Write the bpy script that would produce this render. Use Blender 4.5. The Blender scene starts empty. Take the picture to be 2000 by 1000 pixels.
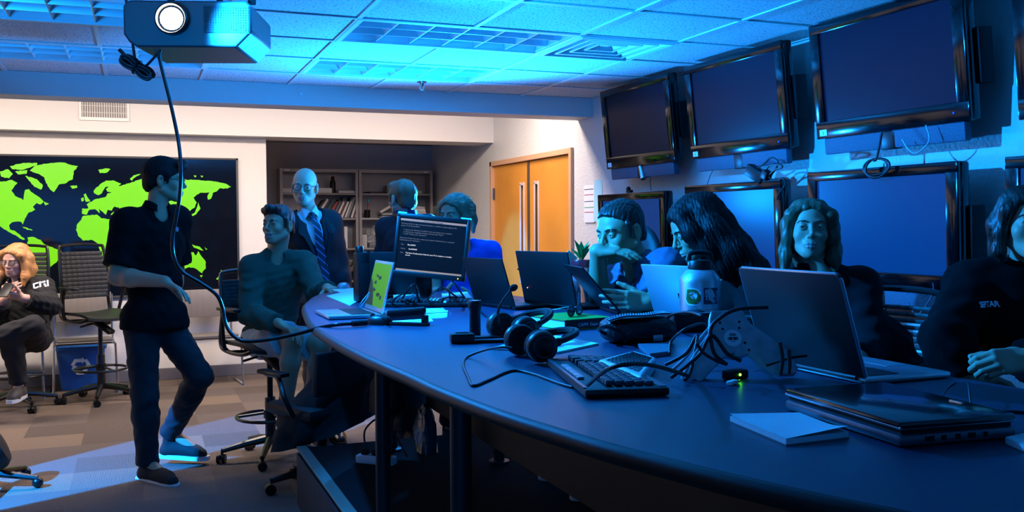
import bpy, bmesh, math, random
import numpy as np
from math import sin, cos, pi, radians, sqrt, atan2
from mathutils import Vector, Matrix, Euler, noise as mnoise
random.seed(7); rng = np.random.default_rng(7)
scene = bpy.context.scene
COL = scene.collection
V = Vector

# ------------------------------------------------------------------ camera
CAMH, FPX, YAW, PITCH, ROLL = 1.47, 1850.0, radians(21.5), radians(1.98), radians(.32)
_F = V((sin(YAW)*cos(PITCH), cos(YAW)*cos(PITCH), -sin(PITCH)))
_R = V((cos(YAW), -sin(YAW), 0)); _U = _R.cross(_F)
_R, _U = _R*cos(ROLL)-_U*sin(ROLL), _U*cos(ROLL)+_R*sin(ROLL)
CAM = V((0, 0, CAMH))
def _ray(u, v): return _F+_R*((u-1000)/FPX)-_U*((v-500)/FPX)
def at(u, v, d):
    "measured point of the room: sight line through photo point (u, v) at distance d"
    return CAM+_ray(u, v)*d
def on(ax, u, v, val):
    r = _ray(u, v); return CAM+r*((val-CAM[ax])/r[ax])
def onz(u, v, z): return on(2, u, v, z)
def onx(u, v, x): return on(0, u, v, x)
def ony(u, v, y): return on(1, u, v, y)
cd = bpy.data.cameras.new('camera'); cam = bpy.data.objects.new('camera', cd); COL.objects.link(cam)
cd.sensor_width = 36; cd.lens = 36*FPX/2000; cd.clip_start = .05
m = Matrix((_R, _U, -_F)).transposed().to_4x4(); m.translation = CAM; cam.matrix_world = m
scene.camera = cam
vs = scene.view_settings; vs.view_transform = 'Standard'; vs.look = 'None'; vs.gamma = 1; vs.exposure = .15; vs.use_curve_mapping = False

# ------------------------------------------------------------------ materials
MATS = {}
def srgb(c):
    if isinstance(c, str): c = [int(c[i:i+2], 16)/255 for i in (0, 2, 4)]
    return tuple((x/12.92 if x <= .04045 else ((x+.055)/1.055)**2.4) for x in c[:3])
def mat(name, col='808080', rough=.5, metal=0., emit=None, es=1., bump=None, var=None, spec=.5, trans=0., alpha=1., coat=0., sheen=0., sss=0.):
    """procedural material; bump=(scale,strength[,stretch]); var=(scale,amount) mottles the base colour"""
    if name in MATS: return MATS[name]
    M = bpy.data.materials.new(name); M.use_nodes = True; MATS[name] = M
    nt = M.node_tree; b = nt.nodes['Principled BSDF']; c = (*srgb(col), 1)
    b.inputs['Base Color'].default_value = c; b.inputs['Roughness'].default_value = rough; b.inputs['Metallic'].default_value = metal
    b.inputs['Specular IOR Level'].default_value = spec; b.inputs['Transmission Weight'].default_value = trans; b.inputs['Alpha'].default_value = alpha
    b.inputs['Coat Weight'].default_value = coat; b.inputs['Sheen Weight'].default_value = sheen
    if sss: b.inputs['Subsurface Weight'].default_value = sss; b.inputs['Subsurface Radius'].default_value = (.01, .004, .002); b.inputs['Subsurface Scale'].default_value = .5
    if emit: b.inputs['Emission Color'].default_value = (*srgb(emit), 1); b.inputs['Emission Strength'].default_value = es
    N = nt.nodes.new; L = nt.links.new
    if bump or var: tc = N('ShaderNodeTexCoord')
    if var:
        n = N('ShaderNodeTexNoise'); n.inputs['Scale'].default_value = var[0]; n.inputs['Detail'].default_value = 4; L(tc.outputs['Object'], n.inputs['Vector'])
        r = N('ShaderNodeMapRange'); r.inputs['From Min'].default_value = .3; r.inputs['From Max'].default_value = .7
        r.inputs['To Min'].default_value = 1-var[1]; r.inputs['To Max'].default_value = 1+var[1]; L(n.outputs['Fac'], r.inputs['Value'])
        x = N('ShaderNodeVectorMath'); x.operation = 'SCALE'; x.inputs[0].default_value = c[:3]; L(r.outputs['Result'], x.inputs['Scale']); L(x.outputs[0], b.inputs['Base Color'])
    if bump:
        n = N('ShaderNodeTexNoise'); n.inputs['Scale'].default_value = bump[0]; n.inputs['Detail'].default_value = 3
        if len(bump) > 2:
            mp = N('ShaderNodeMapping'); mp.inputs['Scale'].default_value = bump[2]; L(tc.outputs['Object'], mp.inputs['Vector']); L(mp.outputs[0], n.inputs['Vector'])
        else: L(tc.outputs['Object'], n.inputs['Vector'])
        bp = N('ShaderNodeBump'); bp.inputs['Strength'].default_value = bump[1]; bp.inputs['Distance'].default_value = .01; L(n.outputs['Fac'], bp.inputs['Height']); L(bp.outputs[0], b.inputs['Normal'])
    return M

# ------------------------------------------------------------------ scene tree
def props(o, label=None, cat=None, group=None, kind=None):
    if label: o['label'] = label
    if cat: o['category'] = cat
    if group: o['group'] = group
    if kind: o['kind'] = kind
    return o
def thing(name, label, cat, loc=(0, 0, 0), rz=0., group=None, rot=None):
    o = bpy.data.objects.new(name, None); COL.objects.link(o); o.location = loc; o.empty_display_size = .1
    o.rotation_euler = rot if rot is not None else (0, 0, rz)
    return props(o, label, cat, group)
def link(name, me, material, parent=None, world=False, smooth=None):
    o = bpy.data.objects.new(name, me); COL.objects.link(o)
    if material is not None: me.materials.clear(); me.materials.append(material)
    if parent is not None:
        o.parent = parent
        if world:
            q = parent; mw = Matrix()
            while q is not None: mw = q.matrix_basis @ mw; q = q.parent
            me.transform(mw.inverted())
    return o
def dup(root, label=None, loc=None, rz=None, group=None):
    r = root.copy(); COL.objects.link(r)
    if loc is not None: r.location = loc
    if rz is not None: r.rotation_euler = (0, 0, rz)
    if label: r['label'] = label
    if group: r['group'] = group
    for ch in list(root.children):
        c = ch.copy(); COL.objects.link(c); c.parent = r
        for g in list(ch.children):
            d = g.copy(); COL.objects.link(d); d.parent = c
    return r

class MB:
    "mesh collector: boxes, tubes, prisms, lathes joined into ONE mesh object"
    def __init__(s): s.v = []; s.f = []; s.mi = []
    def add(s, vs_, fs, M=None, mi=0):
        n = len(s.v); s.v += [tuple(M @ V(p)) if M is not None else tuple(p) for p in vs_]
        s.f += [tuple(i+n for i in f) for f in fs]; s.mi += [mi]*len(fs); return s
    def box(s, c, d, M=None, rot=None, mi=0, ch=0.):
        "box centre c, size d, chamfer ch"
        e = .00016*(len(s.f)//6 % 6)                       # keeps touching boxes from sharing a plane
        x, y, z = [(k+e)/2 for k in d]; T = Matrix.Translation(V(c))
        if rot is not None: T = T @ (Euler(rot).to_matrix().to_4x4() if not isinstance(rot, Matrix) else rot.to_4x4())
        if M is not None: T = M @ T
        if ch <= 0:
            vs_ = [(a*x, b*y, e*z) for a in (-1, 1) for b in (-1, 1) for e in (-1, 1)]
            fs = [(0, 1, 3, 2), (4, 6, 7, 5), (0, 4, 5, 1), (2, 3, 7, 6), (0, 2, 6, 4), (1, 5, 7, 3)]
            return s.add(vs_, fs, T, mi)
        ch = min(ch, x*.95, y*.95, z*.95)
        bm = bmesh.new(); bmesh.ops.create_cube(bm, size=1)
        for q in bm.verts: q.co = V((q.co.x*2*x, q.co.y*2*y, q.co.z*2*z))
        bmesh.ops.bevel(bm, geom=list(bm.edges), offset=ch, segments=2, profile=.5, affect='EDGES')
        bm.verts.index_update(); s.add([q.co[:] for q in bm.verts], [[q.index for q in f.verts] for f in bm.faces], T, mi); bm.free(); return s
    def tube(s, pts, r, seg=10, M=None, mi=0, closed=False, cap=True, flat=None):
        pts = [V(p) for p in pts]; n = len(pts); rs = r if isinstance(r, (list, tuple)) else [r]*n
        vs_, fs = [], []; up = None
        for i, p in enumerate(pts):
            a = pts[i-1] if (i > 0 or closed) else p; b = pts[(i+1) % n] if (i < n-1 or closed) else p
            t = (b-a).normalized() if (b-a).length > 1e-9 else V((0, 0, 1))
            if up is None:
                up = V((0, 0, 1)) if abs(t.z) < .9 else V((1, 0, 0))
                if flat is not None: up = V(flat)
            up = (up-t*up.dot(t)); up = up.normalized() if up.length > 1e-6 else t.orthogonal().normalized()
            side = t.cross(up)
            for k in range(seg):
                an = 2*pi*k/seg; vs_.append(p+(side*cos(an)+up*sin(an))*rs[i])
        m_ = n if closed else n-1
        for i in range(m_):
            for k in range(seg):
                a = i*seg+k; b = i*seg+(k+1) % seg; c = ((i+1) % n)*seg; fs.append((a, b, c+(k+1) % seg, c+k))
        if cap and not closed: fs.append(tuple(range(seg))[::-1]); fs.append(tuple((n-1)*seg+k for k in range(seg)))
        return s.add(vs_, fs, M, mi)
    def cyl(s, a, b, r, r2=None, seg=20, M=None, mi=0): return s.tube([a, b], [r, r if r2 is None else r2], seg, M, mi)
    def lathe(s, prof, seg=28, M=None, mi=0, cap=True):
        vs_, fs = [], []; n = len(prof)
        for (r, z) in prof:
            for k in range(seg): an = 2*pi*k/seg; vs_.append((r*cos(an), r*sin(an), z))
        for i in range(n-1):
            for k in range(seg): a = i*seg+k; b = i*seg+(k+1) % seg; fs.append((a, b, b+seg, a+seg))
        if cap: fs.append(tuple(range(seg))[::-1]); fs.append(tuple((n-1)*seg+k for k in range(seg)))
        return s.add(vs_, fs, M, mi)
    def prism(s, poly, z0, z1, M=None, mi=0):
        "polygon (x,y) extruded z0..z1"
        n = len(poly); vs_ = [(x, y, z0) for x, y in poly]+[(x, y, z1) for x, y in poly]
        fs = [tuple(range(n))[::-1], tuple(range(n, 2*n))]+[(i, (i+1) % n, (i+1) % n+n, i+n) for i in range(n)]
        return s.add(vs_, fs, M, mi)
    def quad(s, a, b, c, d, mi=0): return s.add([a, b, c, d], [(0, 1, 2, 3)], None, mi)
    def ball(s, c, r, seg=14, M=None, mi=0):
        r = (r, r, r) if not isinstance(r, (tuple, list)) else r; rings = seg//2+1
        T = Matrix.Translation(V(c)) @ Matrix.Diagonal((*r, 1)); T = M @ T if M is not None else T
        return s.lathe([(max(1e-4, sin(pi*i/rings)), -cos(pi*i/rings)) for i in range(rings+1)], seg, T, mi)
    def build(s, name, material, parent=None, bevel=0., smooth=35, world=False, mats=None):
        me = bpy.data.meshes.new(name); me.from_pydata(s.v, [], s.f)
        me.materials.append(material)
        for q in (mats or []): me.materials.append(q)
        if any(s.mi): me.polygons.foreach_set('material_index', s.mi)
        bm = bmesh.new(); bm.from_mesh(me); bmesh.ops.recalc_face_normals(bm, faces=bm.faces); bm.to_mesh(me); bm.free()
        o = bpy.data.objects.new(name, me); COL.objects.link(o)
        if smooth:
            me.polygons.foreach_set('use_smooth', [True]*len(me.polygons)); me.set_sharp_from_angle(angle=radians(smooth))
        if parent is not None:
            o.parent = parent
            if world:
                q = parent; mw = Matrix()
                while q is not None: mw = q.matrix_basis @ mw; q = q.parent
                me.transform(mw.inverted())
        if bevel:
            b = o.modifiers.new('bevel', 'BEVEL'); b.width = bevel; b.segments = 2; b.limit_method = 'ANGLE'; b.angle_limit = radians(40)
        me.update(); return o
def spline(pts, n=8, closed=False):
    "Catmull-Rom through points"
    P = [V(p) for p in pts]; out = []; N = len(P)
    rngi = range(N) if closed else range(N-1)
    for i in rngi:
        p0 = P[i-1] if (i > 0 or closed) else P[0]; p1 = P[i]; p2 = P[(i+1) % N]; p3 = P[(i+2) % N] if (i+2 < N or closed) else P[-1]
        for k in range(n):
            t = k/n; out.append(.5*((2*p1)+(p2-p0)*t+(2*p0-5*p1+4*p2-p3)*t*t+(3*p1-p0-3*p2+p3)*t**3))
    if not closed: out.append(P[-1])
    return out
def frame(o, x, z=None):
    "matrix with origin o, X along x, Z near z"
    x = V(x).normalized(); z = V(z or (0, 0, 1)); y = z.cross(x).normalized(); z = x.cross(y)
    M = Matrix((x, y, z)).transposed().to_4x4(); M.translation = V(o); return M
def text(name, body, size, M, material, parent, align='LEFT', ext=.0006, spacing=1., bold=0.):
    "lettering as a real mesh, local X right, local Y up, facing local Z"
    cu = bpy.data.curves.new(name, 'FONT'); cu.body = body; cu.size = size; cu.align_x = align; cu.extrude = ext; cu.resolution_u = 2; cu.space_character = spacing; cu.offset = bold
    t = bpy.data.objects.new(name, cu); COL.objects.link(t); dg = bpy.context.evaluated_depsgraph_get(); dg.update()
    me = bpy.data.meshes.new_from_object(t.evaluated_get(dg)); bpy.data.objects.remove(t); bpy.data.curves.remove(cu)
    me.transform(M); o = bpy.data.objects.new(name, me); COL.objects.link(o); me.materials.clear(); me.materials.append(material)
    if parent is not None: o.parent = parent
    return o
# ================================================================== ROOM
CEIL, XW, YB = 2.49, 3.5, 7.06          # ceiling height, right wall, bulkhead front face
WALL = mat('white_wall_paint', 'd6d2cc', .75, bump=(18, .25), var=(1.3, .03))
WALLT = mat('textured_white_wall_paint', 'cfcdca', .45, bump=(55, .55), var=(2, .03))
SOFF = mat('smooth_white_paint', 'dcd8d2', .8)
GRID = mat('white_grid_metal', 'd8dad8', .45)
def struct(mb, name, m_, parent=None, **k):
    o = mb.build(name, m_, parent, smooth=0, **k)
    if parent is None: props(o, kind='structure')
    return o
# carpet tiles: half-metre tiles, each with its own tone and grain direction
def carpet():
    M = bpy.data.materials.new('carpet_tiles'); M.use_nodes = True; nt = M.node_tree; N = nt.nodes.new; L = nt.links.new; b = nt.nodes['Principled BSDF']
    tc = N('ShaderNodeTexCoord'); sc = N('ShaderNodeVectorMath'); sc.operation = 'SCALE'; sc.inputs['Scale'].default_value = 2.6; L(tc.outputs['Object'], sc.inputs[0])
    fl = N('ShaderNodeVectorMath'); fl.operation = 'FLOOR'; L(sc.outputs[0], fl.inputs[0])
    wn = N('ShaderNodeTexWhiteNoise'); wn.noise_dimensions = '3D'; L(fl.outputs[0], wn.inputs['Vector'])
    cr = N('ShaderNodeValToRGB'); e = cr.color_ramp.elements; e[0].color = (*srgb('62574f'), 1); e[1].color = (*srgb('8a7a6c'), 1); cr.color_ramp.interpolation = 'CONSTANT'
    for p, c in ((.25, '73665c'), (.5, '6a5f59'), (.75, '7f6e5f')): q = e.new(p); q.color = (*srgb(c), 1)
    L(wn.outputs['Value'], cr.inputs['Fac'])
    n = N('ShaderNodeTexNoise'); n.inputs['Scale'].default_value = 90; n.inputs['Detail'].default_value = 3; L(tc.outputs['Object'], n.inputs['Vector'])
    wx = N('ShaderNodeTexWave'); wx.inputs['Scale'].default_value = 48; wx.inputs['Distortion'].default_value = 2.5; wx.bands_direction = 'X'; L(tc.outputs['Object'], wx.inputs['Vector'])
    wy = N('ShaderNodeTexWave'); wy.inputs['Scale'].default_value = 48; wy.inputs['Distortion'].default_value = 2.5; wy.bands_direction = 'Y'; L(tc.outputs['Object'], wy.inputs['Vector'])
    gt = N('ShaderNodeMath'); gt.operation = 'GREATER_THAN'; gt.inputs[1].default_value = .5; sx = N('ShaderNodeSeparateColor'); L(wn.outputs['Color'], sx.inputs[0]); L(sx.outputs[1], gt.inputs[0])
    mw = N('ShaderNodeMix'); L(gt.outputs[0], mw.inputs[0]); L(wx.outputs['Fac'], mw.inputs[2]); L(wy.outputs['Fac'], mw.inputs[3])
    ad = N('ShaderNodeMath'); ad.operation = 'ADD'; L(mw.outputs[0], ad.inputs[0]); L(n.outputs['Fac'], ad.inputs[1])
    mr = N('ShaderNodeMapRange'); mr.inputs['From Max'].default_value = 1.6; mr.inputs['To Min'].default_value = .55; mr.inputs['To Max'].default_value = 1.25; L(ad.outputs[0], mr.inputs['Value'])
    mx = N('ShaderNodeVectorMath'); mx.operation = 'SCALE'; L(cr.outputs['Color'], mx.inputs[0]); L(mr.outputs[0], mx.inputs['Scale']); L(mx.outputs[0], b.inputs['Base Color'])
    bp = N('ShaderNodeBump'); bp.inputs['Strength'].default_value = .6; bp.inputs['Distance'].default_value = .006; L(ad.outputs[0], bp.inputs['Height']); L(bp.outputs[0], b.inputs['Normal'])
    b.inputs['Roughness'].default_value = .95; b.inputs['Specular IOR Level'].default_value = .15
    return M
CARPET = carpet()
struct(MB().box((0, 4, -.05), (9.6, 17, .1)), 'floor', CARPET)
# raised platform under the table
PZ = .30; PXL = .77; PYF = 4.99
PLAT = mat('dark_platform_carpet', '1a1a1c', .95, bump=(300, .5), var=(120, .25), spec=.1)
plat = struct(MB().box(((PXL+XW)/2, (PYF-3)/2, PZ/2), (XW-PXL, PYF+3, PZ)), 'floor_platform', PLAT)
struct(MB().box((PXL-.012, (PYF-3)/2, PZ/2-.01), (.02, PYF+3, PZ-.03)).box(((PXL+XW)/2, PYF+.01, PZ/2-.01), (XW-PXL, .02, PZ-.03)), 'trim_1', mat('platform_riser_vinyl', '2c2e33', .6, bump=(30, .3, (1, 1, .1))))
struct(MB().box((PXL+.005, (PYF-3)/2, PZ+.003), (.055, PYF+3.02, .012), ch=.004), 'trim_2', mat('stair_nosing', '7b7468', .45, bump=(150, .3, (1, .05, 1))))
# walls
struct(MB().box((XW+.06, 2.215, 1.4), (.12, 10.43, 2.9)).box((XW+.06, 10.67, 1.4), (.12, 2.46, 2.9)).box((XW+.06, 8.435, 2.485), (.12, 2.01, .73)), 'wall_right', WALLT)
struct(MB().box((-4.56, 4, 1.4), (.12, 17, 2.9)), 'wall_left', WALL)
struct(MB().box((0, -3.06, 1.4), (9.2, .12, 2.9)), 'wall_rear', WALL)
struct(MB().box((-1.66, 9.66, 1.16), (5.68, .16, 2.32)), 'wall_back', WALL)                         # behind the world map
struct(MB().box((-.5, 9.62, 2.58), (8.0, .44, .52)), 'wall_soffit', SOFF)                         # pale band above map and alcove
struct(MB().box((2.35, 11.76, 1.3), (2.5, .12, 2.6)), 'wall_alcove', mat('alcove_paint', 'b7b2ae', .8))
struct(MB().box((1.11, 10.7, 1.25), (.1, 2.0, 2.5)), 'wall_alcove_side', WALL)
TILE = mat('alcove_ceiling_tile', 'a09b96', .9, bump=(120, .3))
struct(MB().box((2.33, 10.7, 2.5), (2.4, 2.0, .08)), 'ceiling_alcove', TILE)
struct(MB().box((0, 8.4, 2.87), (9.2, 2.7, .06)), 'ceiling_back', SOFF)
struct(MB().box((-.5, 7.195, 2.595), (8.06, .27, .51)), 'wall_bulkhead', SOFF)
BASE = mat('grey_vinyl_baseboard', '6e6a6b', .5)
struct(MB().box((-1.66, 9.57, .055), (5.68, .02, .11), ch=.004), 'baseboard_back', BASE)
struct(MB().box((XW-.01, 5.6, .055), (.02, 3.4, .11), ch=.004), 'baseboard_right', BASE)
# ceiling of lay-in tiles
def ceiling_mat():
    M = bpy.data.materials.new('mineral_fibre_tile'); M.use_nodes = True; nt = M.node_tree; N = nt.nodes.new; L = nt.links.new; b = nt.nodes['Principled BSDF']
    tc = N('ShaderNodeTexCoord'); v = N('ShaderNodeTexNoise'); v.inputs['Scale'].default_value = 85; v.inputs['Detail'].default_value = 4; v.inputs['Roughness'].default_value = .65; L(tc.outputs['Object'], v.inputs['Vector'])
    cr = N('ShaderNodeValToRGB'); e = cr.color_ramp.elements; e[0].position = .36; e[0].color = (.16, .16, .16, 1); e[1].position = .46; e[1].color = (.72, .72, .71, 1); L(v.outputs['Fac'], cr.inputs['Fac'])
    L(cr.outputs[0], b.inputs['Base Color']); bp = N('ShaderNodeBump'); bp.inputs['Strength'].default_value = .7; bp.inputs['Distance'].default_value = .004; L(cr.outputs[0], bp.inputs['Height']); L(bp.outputs[0], b.inputs['Normal'])
    b.inputs['Roughness'].default_value = .9; return M
GX0, GY0, GS = 1.035, 4.68, .61            # lay-in grid origin and module
LIGHTS = [(1.035, 4.68), (1.035, 5.90), (-.795, 4.68), (-.795, 5.90)]
def in_fixture(x, y):
    if any(a < x < a+1.22 and b < y < b+.61 for a, b in LIGHTS): return True
    return 2.255 < x < 2.865 and 4.68 < y < 5.29
cm = MB()
ys = [GY0+GS*k for k in range(-13, 4)]; ys = [-3.0]+[y for y in ys if y > -2.9]+[YB]
xs = [GX0+GS*k for k in range(-10, 5)]; xs = [-4.5]+[x for x in xs if -4.4 < x < 3.45]+[XW]
for i in range(len(xs)-1):
    for j in range(len(ys)-1):
        cx, cy = (xs[i]+xs[i+1])/2, (ys[j]+ys[j+1])/2
        if not in_fixture(cx, cy): cm.box((cx, cy, CEIL+.012), (xs[i+1]-xs[i]-.018, ys[j+1]-ys[j]-.018, .018), ch=.003)
ceil = struct(cm, 'ceiling', ceiling_mat())
gm = MB()
skipx = lambda x, y0, y1: any(a+.05 < x < a+1.17 and b < (y0+y1)/2 < b+.61 for a, b in LIGHTS)
for k, x in enumerate(xs[1:-1]):
    long_ = (k % 2 == (xs[1:-1].index(min(xs[1:-1], key=lambda q: abs(q-GX0))) % 2))
    for j in range(len(ys)-1):
        if not skipx(x, ys[j], ys[j+1]): gm.box((x, (ys[j]+ys[j+1])/2, CEIL-.001), (.024, ys[j+1]-ys[j], .006))
for y in ys[1:-1]: gm.box((-.5, y, CEIL-.0015), (8.0, .024, .006))
gm.box((XW-.012, 2, CEIL-.002), (.024, 10.1, .006)); gm.box((-.5, YB-.012, CEIL-.002), (8, .024, .006))
gm.build('ceiling_grid', GRID, ceil, smooth=0)
struct(MB().box((0, 2, CEIL+.36), (9, 10.2, .03)), 'ceiling_plenum', SOFF)
# troffers with parabolic louvres (switched off)
LOUV = mat('louvre_aluminium', 'dfe3e6', .33, .45)
def troffer(x, y, label):
    t = thing('ceiling_light', label, 'ceiling light', (x, y, CEIL), group='louvred ceiling lights')
    f = MB()
    for (c, d) in (((.61, .014, .0), (1.22, .028, .012)), ((.61, .596, 0), (1.22, .028, .012)), ((.014, .305, 0), (.028, .61, .012)), ((1.206, .305, 0), (.028, .61, .012))): f.box(c, d)
    for (c, d) in (((.61, .03, .06), (1.17, .004, .11)), ((.61, .58, .06), (1.17, .004, .11)), ((.03, .305, .06), (.004, .56, .11)), ((1.19, .305, .06), (.004, .56, .11)), ((.61, .305, .115), (1.2, .6, .006))): f.box(c, d)
    f.build('housing', mat('fixture_white_enamel', 'e0e2e2', .4), t, smooth=0)
    lv = MB()
    def vane(p0, p1, n, h=.055):      # parabolic vane: thick at the top, sharp at the bottom
        p0, p1, n = V(p0), V(p1), V(n)
        prof = [(.0025, 0), (.007, .015), (.014, .032), (.026, h), (-.026, h), (-.014, .032), (-.007, .015), (-.0025, 0)]
        a = [p0+n*w+V((0, 0, z)) for w, z in prof]; b = [p1+n*w+V((0, 0, z)) for w, z in prof]; k = len(prof)
        lv.add(a+b, [tuple(range(k)), tuple(range(k, 2*k))]+[(i, (i+1) % k, (i+1) % k+k, i+k) for i in range(k)])
    for k in range(1, 6): vane((.03+1.16*k/6, .03, .004), (.03+1.16*k/6, .58, .004), (1, 0, 0))
    for k in range(1, 3): vane((.03, .03+.55*k/3, .004), (1.19, .03+.55*k/3, .004), (0, 1, 0))
    lv.build('louvre', LOUV, t, smooth=40)
    tb = MB()
    for k in range(3): tb.cyl((.05, .03+.55*(k+.5)/3, .085), (1.17, .03+.55*(k+.5)/3, .085), .0125, seg=12)
    tb.build('tube', mat('unlit_fluorescent_tube', 'e6e8e6', .3), t)
    return t
troffer(*LIGHTS[0], 'louvred ceiling light with bright cells beside the square air diffuser')
troffer(*LIGHTS[1], 'louvred ceiling light next to the bulkhead, beyond the one by the air diffuser')
troffer(*LIGHTS[2], 'louvred ceiling light at the upper left photo corner, behind the projector')
troffer(*LIGHTS[3], 'louvred ceiling light above the world map, against the bulkhead at left')
# square air diffuser
t = thing('air_diffuser', 'square white ceiling air diffuser with stepped cones beside the light', 'vent', (2.56, 4.985, CEIL))
d = MB()
for k in range(4):
    a = .29-.065*k; b = a-.045; z0, z1 = -.012+.004*k, .03+.004*k
    for s in range(4):
        Rm = Matrix.Rotation(s*pi/2, 4, 'Z')
        d.add([(-a, -a, z0), (a, -a, z0), (b, -b, z1), (-b, -b, z1), (-a, -a, z0+.004), (a, -a, z0+.004), (b, -b, z1+.004), (-b, -b, z1+.004)], [(0, 1, 2, 3), (7, 6, 5, 4), (0, 4, 5, 1), (2, 6, 7, 3), (0, 3, 7, 4), (1, 5, 6, 2)], Rm)
for k in range(4):
    a = .29-.065*k
    for s in range(4): d.box((0, -a+.005, -.013+.004*k), (2*a, .011, .004), Matrix.Rotation(s*pi/2, 4, 'Z'))
d.box((0, 0, .02), (.05, .05, .01)); d.build('cones', mat('diffuser_white', 'dde0e0', .4), t, smooth=0)
fr = MB()
for s in range(4): fr.box((0, -.297, -.004), (.605, .018, .014), Matrix.Rotation(s*pi/2, 4, 'Z'))
fr.box((0, 0, .1), (.6, .6, .01)); fr.build('frame', MATS['diffuser_white'], t, smooth=0)
# wall air grille on the pale band
p = V((-.27, 9.4, 2.525)); t = thing('air_grille', 'white slatted air grille on pale band above world map', 'vent', p)
g = MB()
for (c, dd) in (((0, -.006, .09), (.42, .012, .02)), ((0, -.006, -.09), (.42, .012, .03)), ((-.2, -.006, 0), (.022, .014, .203)), ((.2, -.006, 0), (.022, .014, .203))): g.box(c, dd, ch=.002)
g.build('frame', mat('grille_white', 'e6e2dc', .5), t)
g = MB()
for k in range(19): g.box((-.18+.02*k, -.004, 0), (.004, .012, .17), rot=(0, 0, .5))
for k in range(2): g.box((0, -.001, -.03+.06*k), (.38, .004, .004))
g.build('slats', MATS['grille_white'], t); MB().box((0, .0, 0), (.38, .002, .17)).build('duct', mat('grille_dark', '8a8680', .8), t)
# sprinkler head and sensor
q = on(2, 824, 160, CEIL)
t = thing('sprinkler_head', 'small sprinkler head hanging from ceiling tile near bulkhead', 'sprinkler', (q.x, q.y, CEIL))
MB().lathe([(.035, 0), (.034, -.006), (.016, -.01), (.012, -.03)], 20).build('escutcheon', mat('chrome', 'c8cdd2', .2, 1), t)
s = MB().tube([(-.012, 0, -.03), (-.016, 0, -.045), (0, 0, -.06)], .003, 6).tube([(.012, 0, -.03), (.016, 0, -.045), (0, 0, -.06)], .003, 6).lathe([(.004, -.058), (.02, -.06), (.02, -.063)], 16)
s.build('deflector', MATS['chrome'], t)
q = ony(587, 184, YB-.006)
t = MB().lathe([(.012, 0), (.011, .008), (.004, .012)], 14, Matrix.Rotation(pi/2, 4, 'X')).build('sensor_button', mat('white_plastic', 'e8e8e8', .35)); t.location = q
props(t, 'tiny white sensor button on the blue bulkhead', 'sensor')
# double door
WOOD = mat('maple_veneer', 'd08a35', .42, bump=(30, .06, (1, 1, .06)), var=(2.2, .10)); JAMB = mat('painted_door_frame', 'c79a76', .45)
for (nm, y0, y1) in (('door_1', 8.445, 9.40), ('door_2', 7.47, 8.425)):
    yc = (y0+y1)/2; gy = y0+.17 if nm == 'door_1' else y1-.17
    dm = MB(); X = XW+.03
    lo, hi = gy-.05, gy+.05; a, b = .9, 1.85
    dm.box((X, (y0+lo)/2, 1.04), (.045, lo-y0, 2.05)); dm.box((X, (hi+y1)/2, 1.04), (.045, y1-hi, 2.05)); dm.box((X, gy, .46), (.045, hi-lo, .88)); dm.box((X, gy, (b+2.065)/2), (.045, hi-lo, 2.065-b))
    do = dm.build(nm, WOOD, smooth=0); props(do, kind='structure')
    f = MB()
    for c, dd in (((X-.026, lo+.004, (a+b)/2), (.012, .024, b-a+.04)), ((X-.026, hi-.004, (a+b)/2), (.012, .024, b-a+.04)), ((X-.026, gy, a), (.012, .1, .024)), ((X-.026, gy, b), (.012, .1, .024))): f.box(c, dd, ch=.003)
    f.build('glazing_frame', mat('vision_frame', 'c8b2ac', .5), do)
    MB().box((X+.005, gy, (a+b)/2), (.006, hi-lo, b-a)).build('pane', mat('dark_door_glass', '15110f', .12, spec=.8), do, smooth=0)
    hy = y1+.004 if nm == 'door_1' else y0-.004
    for z in (.3, 1.78):
        MB().cyl((X-.04, hy, z-.06), (X-.04, hy, z+.06), .011, seg=10).box((X-.028, hy, z), (.008, .05, .12)).build('hinge', mat('dull_steel', '8f8a86', .35, 1), do)
    hz = 1.02; hh = y0+.06 if nm == 'door_1' else y1-.06
    MB().box((X-.03, hh, hz), (.015, .05, .16), ch=.005).cyl((X-.03, hh, hz), (X-.075, hh, hz), .011, seg=10).tube([(X-.075, hh, hz), (X-.078, hh+(.1 if nm == 'door_1' else -.1), hz)], .01, 8).build('handle', MATS['dull_steel'], do)
f = MB()
f.box((XW-.005, 9.425, 1.06), (.05, .05, 2.12), ch=.004); f.box((XW-.005, 7.445, 1.06), (.05, .05, 2.12), ch=.004); f.box((XW-.005, 8.435, 2.095), (.05, 2.03, .05), ch=.004)
struct(f, 'trim_3', JAMB)
struct(MB().box((XW+.012, 8.435, 1.04), (.05, .022, 2.04)), 'trim_4', mat('astragal_strip', '4d463c', .5))
struct(MB().box((XW+.09, 8.4, 1.4), (.02, 2.3, 2.9)), 'wall_corridor', mat('corridor_dark', '3a332e', .9))
# ================================================================== TABLE
TZ = 1.10                                                        # table top height
BLK = mat('black_plastic', '08080a', .4, spec=.35); BLKM = mat('matt_black_plastic', '060607', .65, spec=.25); CHROME = MATS['chrome']
TOP = mat('dark_laminate', '27314c', .38, bump=(240, .03), spec=.55)
edge = [(1.5, -.4), (1.17, .3), (1.0, .72), (.908, .93), (.861, 1.03), (.801, 1.185), (.738, 1.39), (.707, 1.525), (.664, 1.75), (.632, 2.05), (.622, 2.26), (.596, 2.64), (.587, 3.05), (.592, 3.39), (.614, 3.69), (.687, 4.27), (.746, 4.55), (.848, 4.92), (.96, 5.14),
        (1.15, 5.25), (1.34, 5.2), (1.55, 5.02), (1.73, 4.7), (1.81, 4.3), (1.86, 3.85), (1.89, 3.3), (1.88, 2.8), (1.83, 2.3), (1.79, 1.7), (1.9, 1.0), (2.15, .2), (2.4, -.4)]
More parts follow.
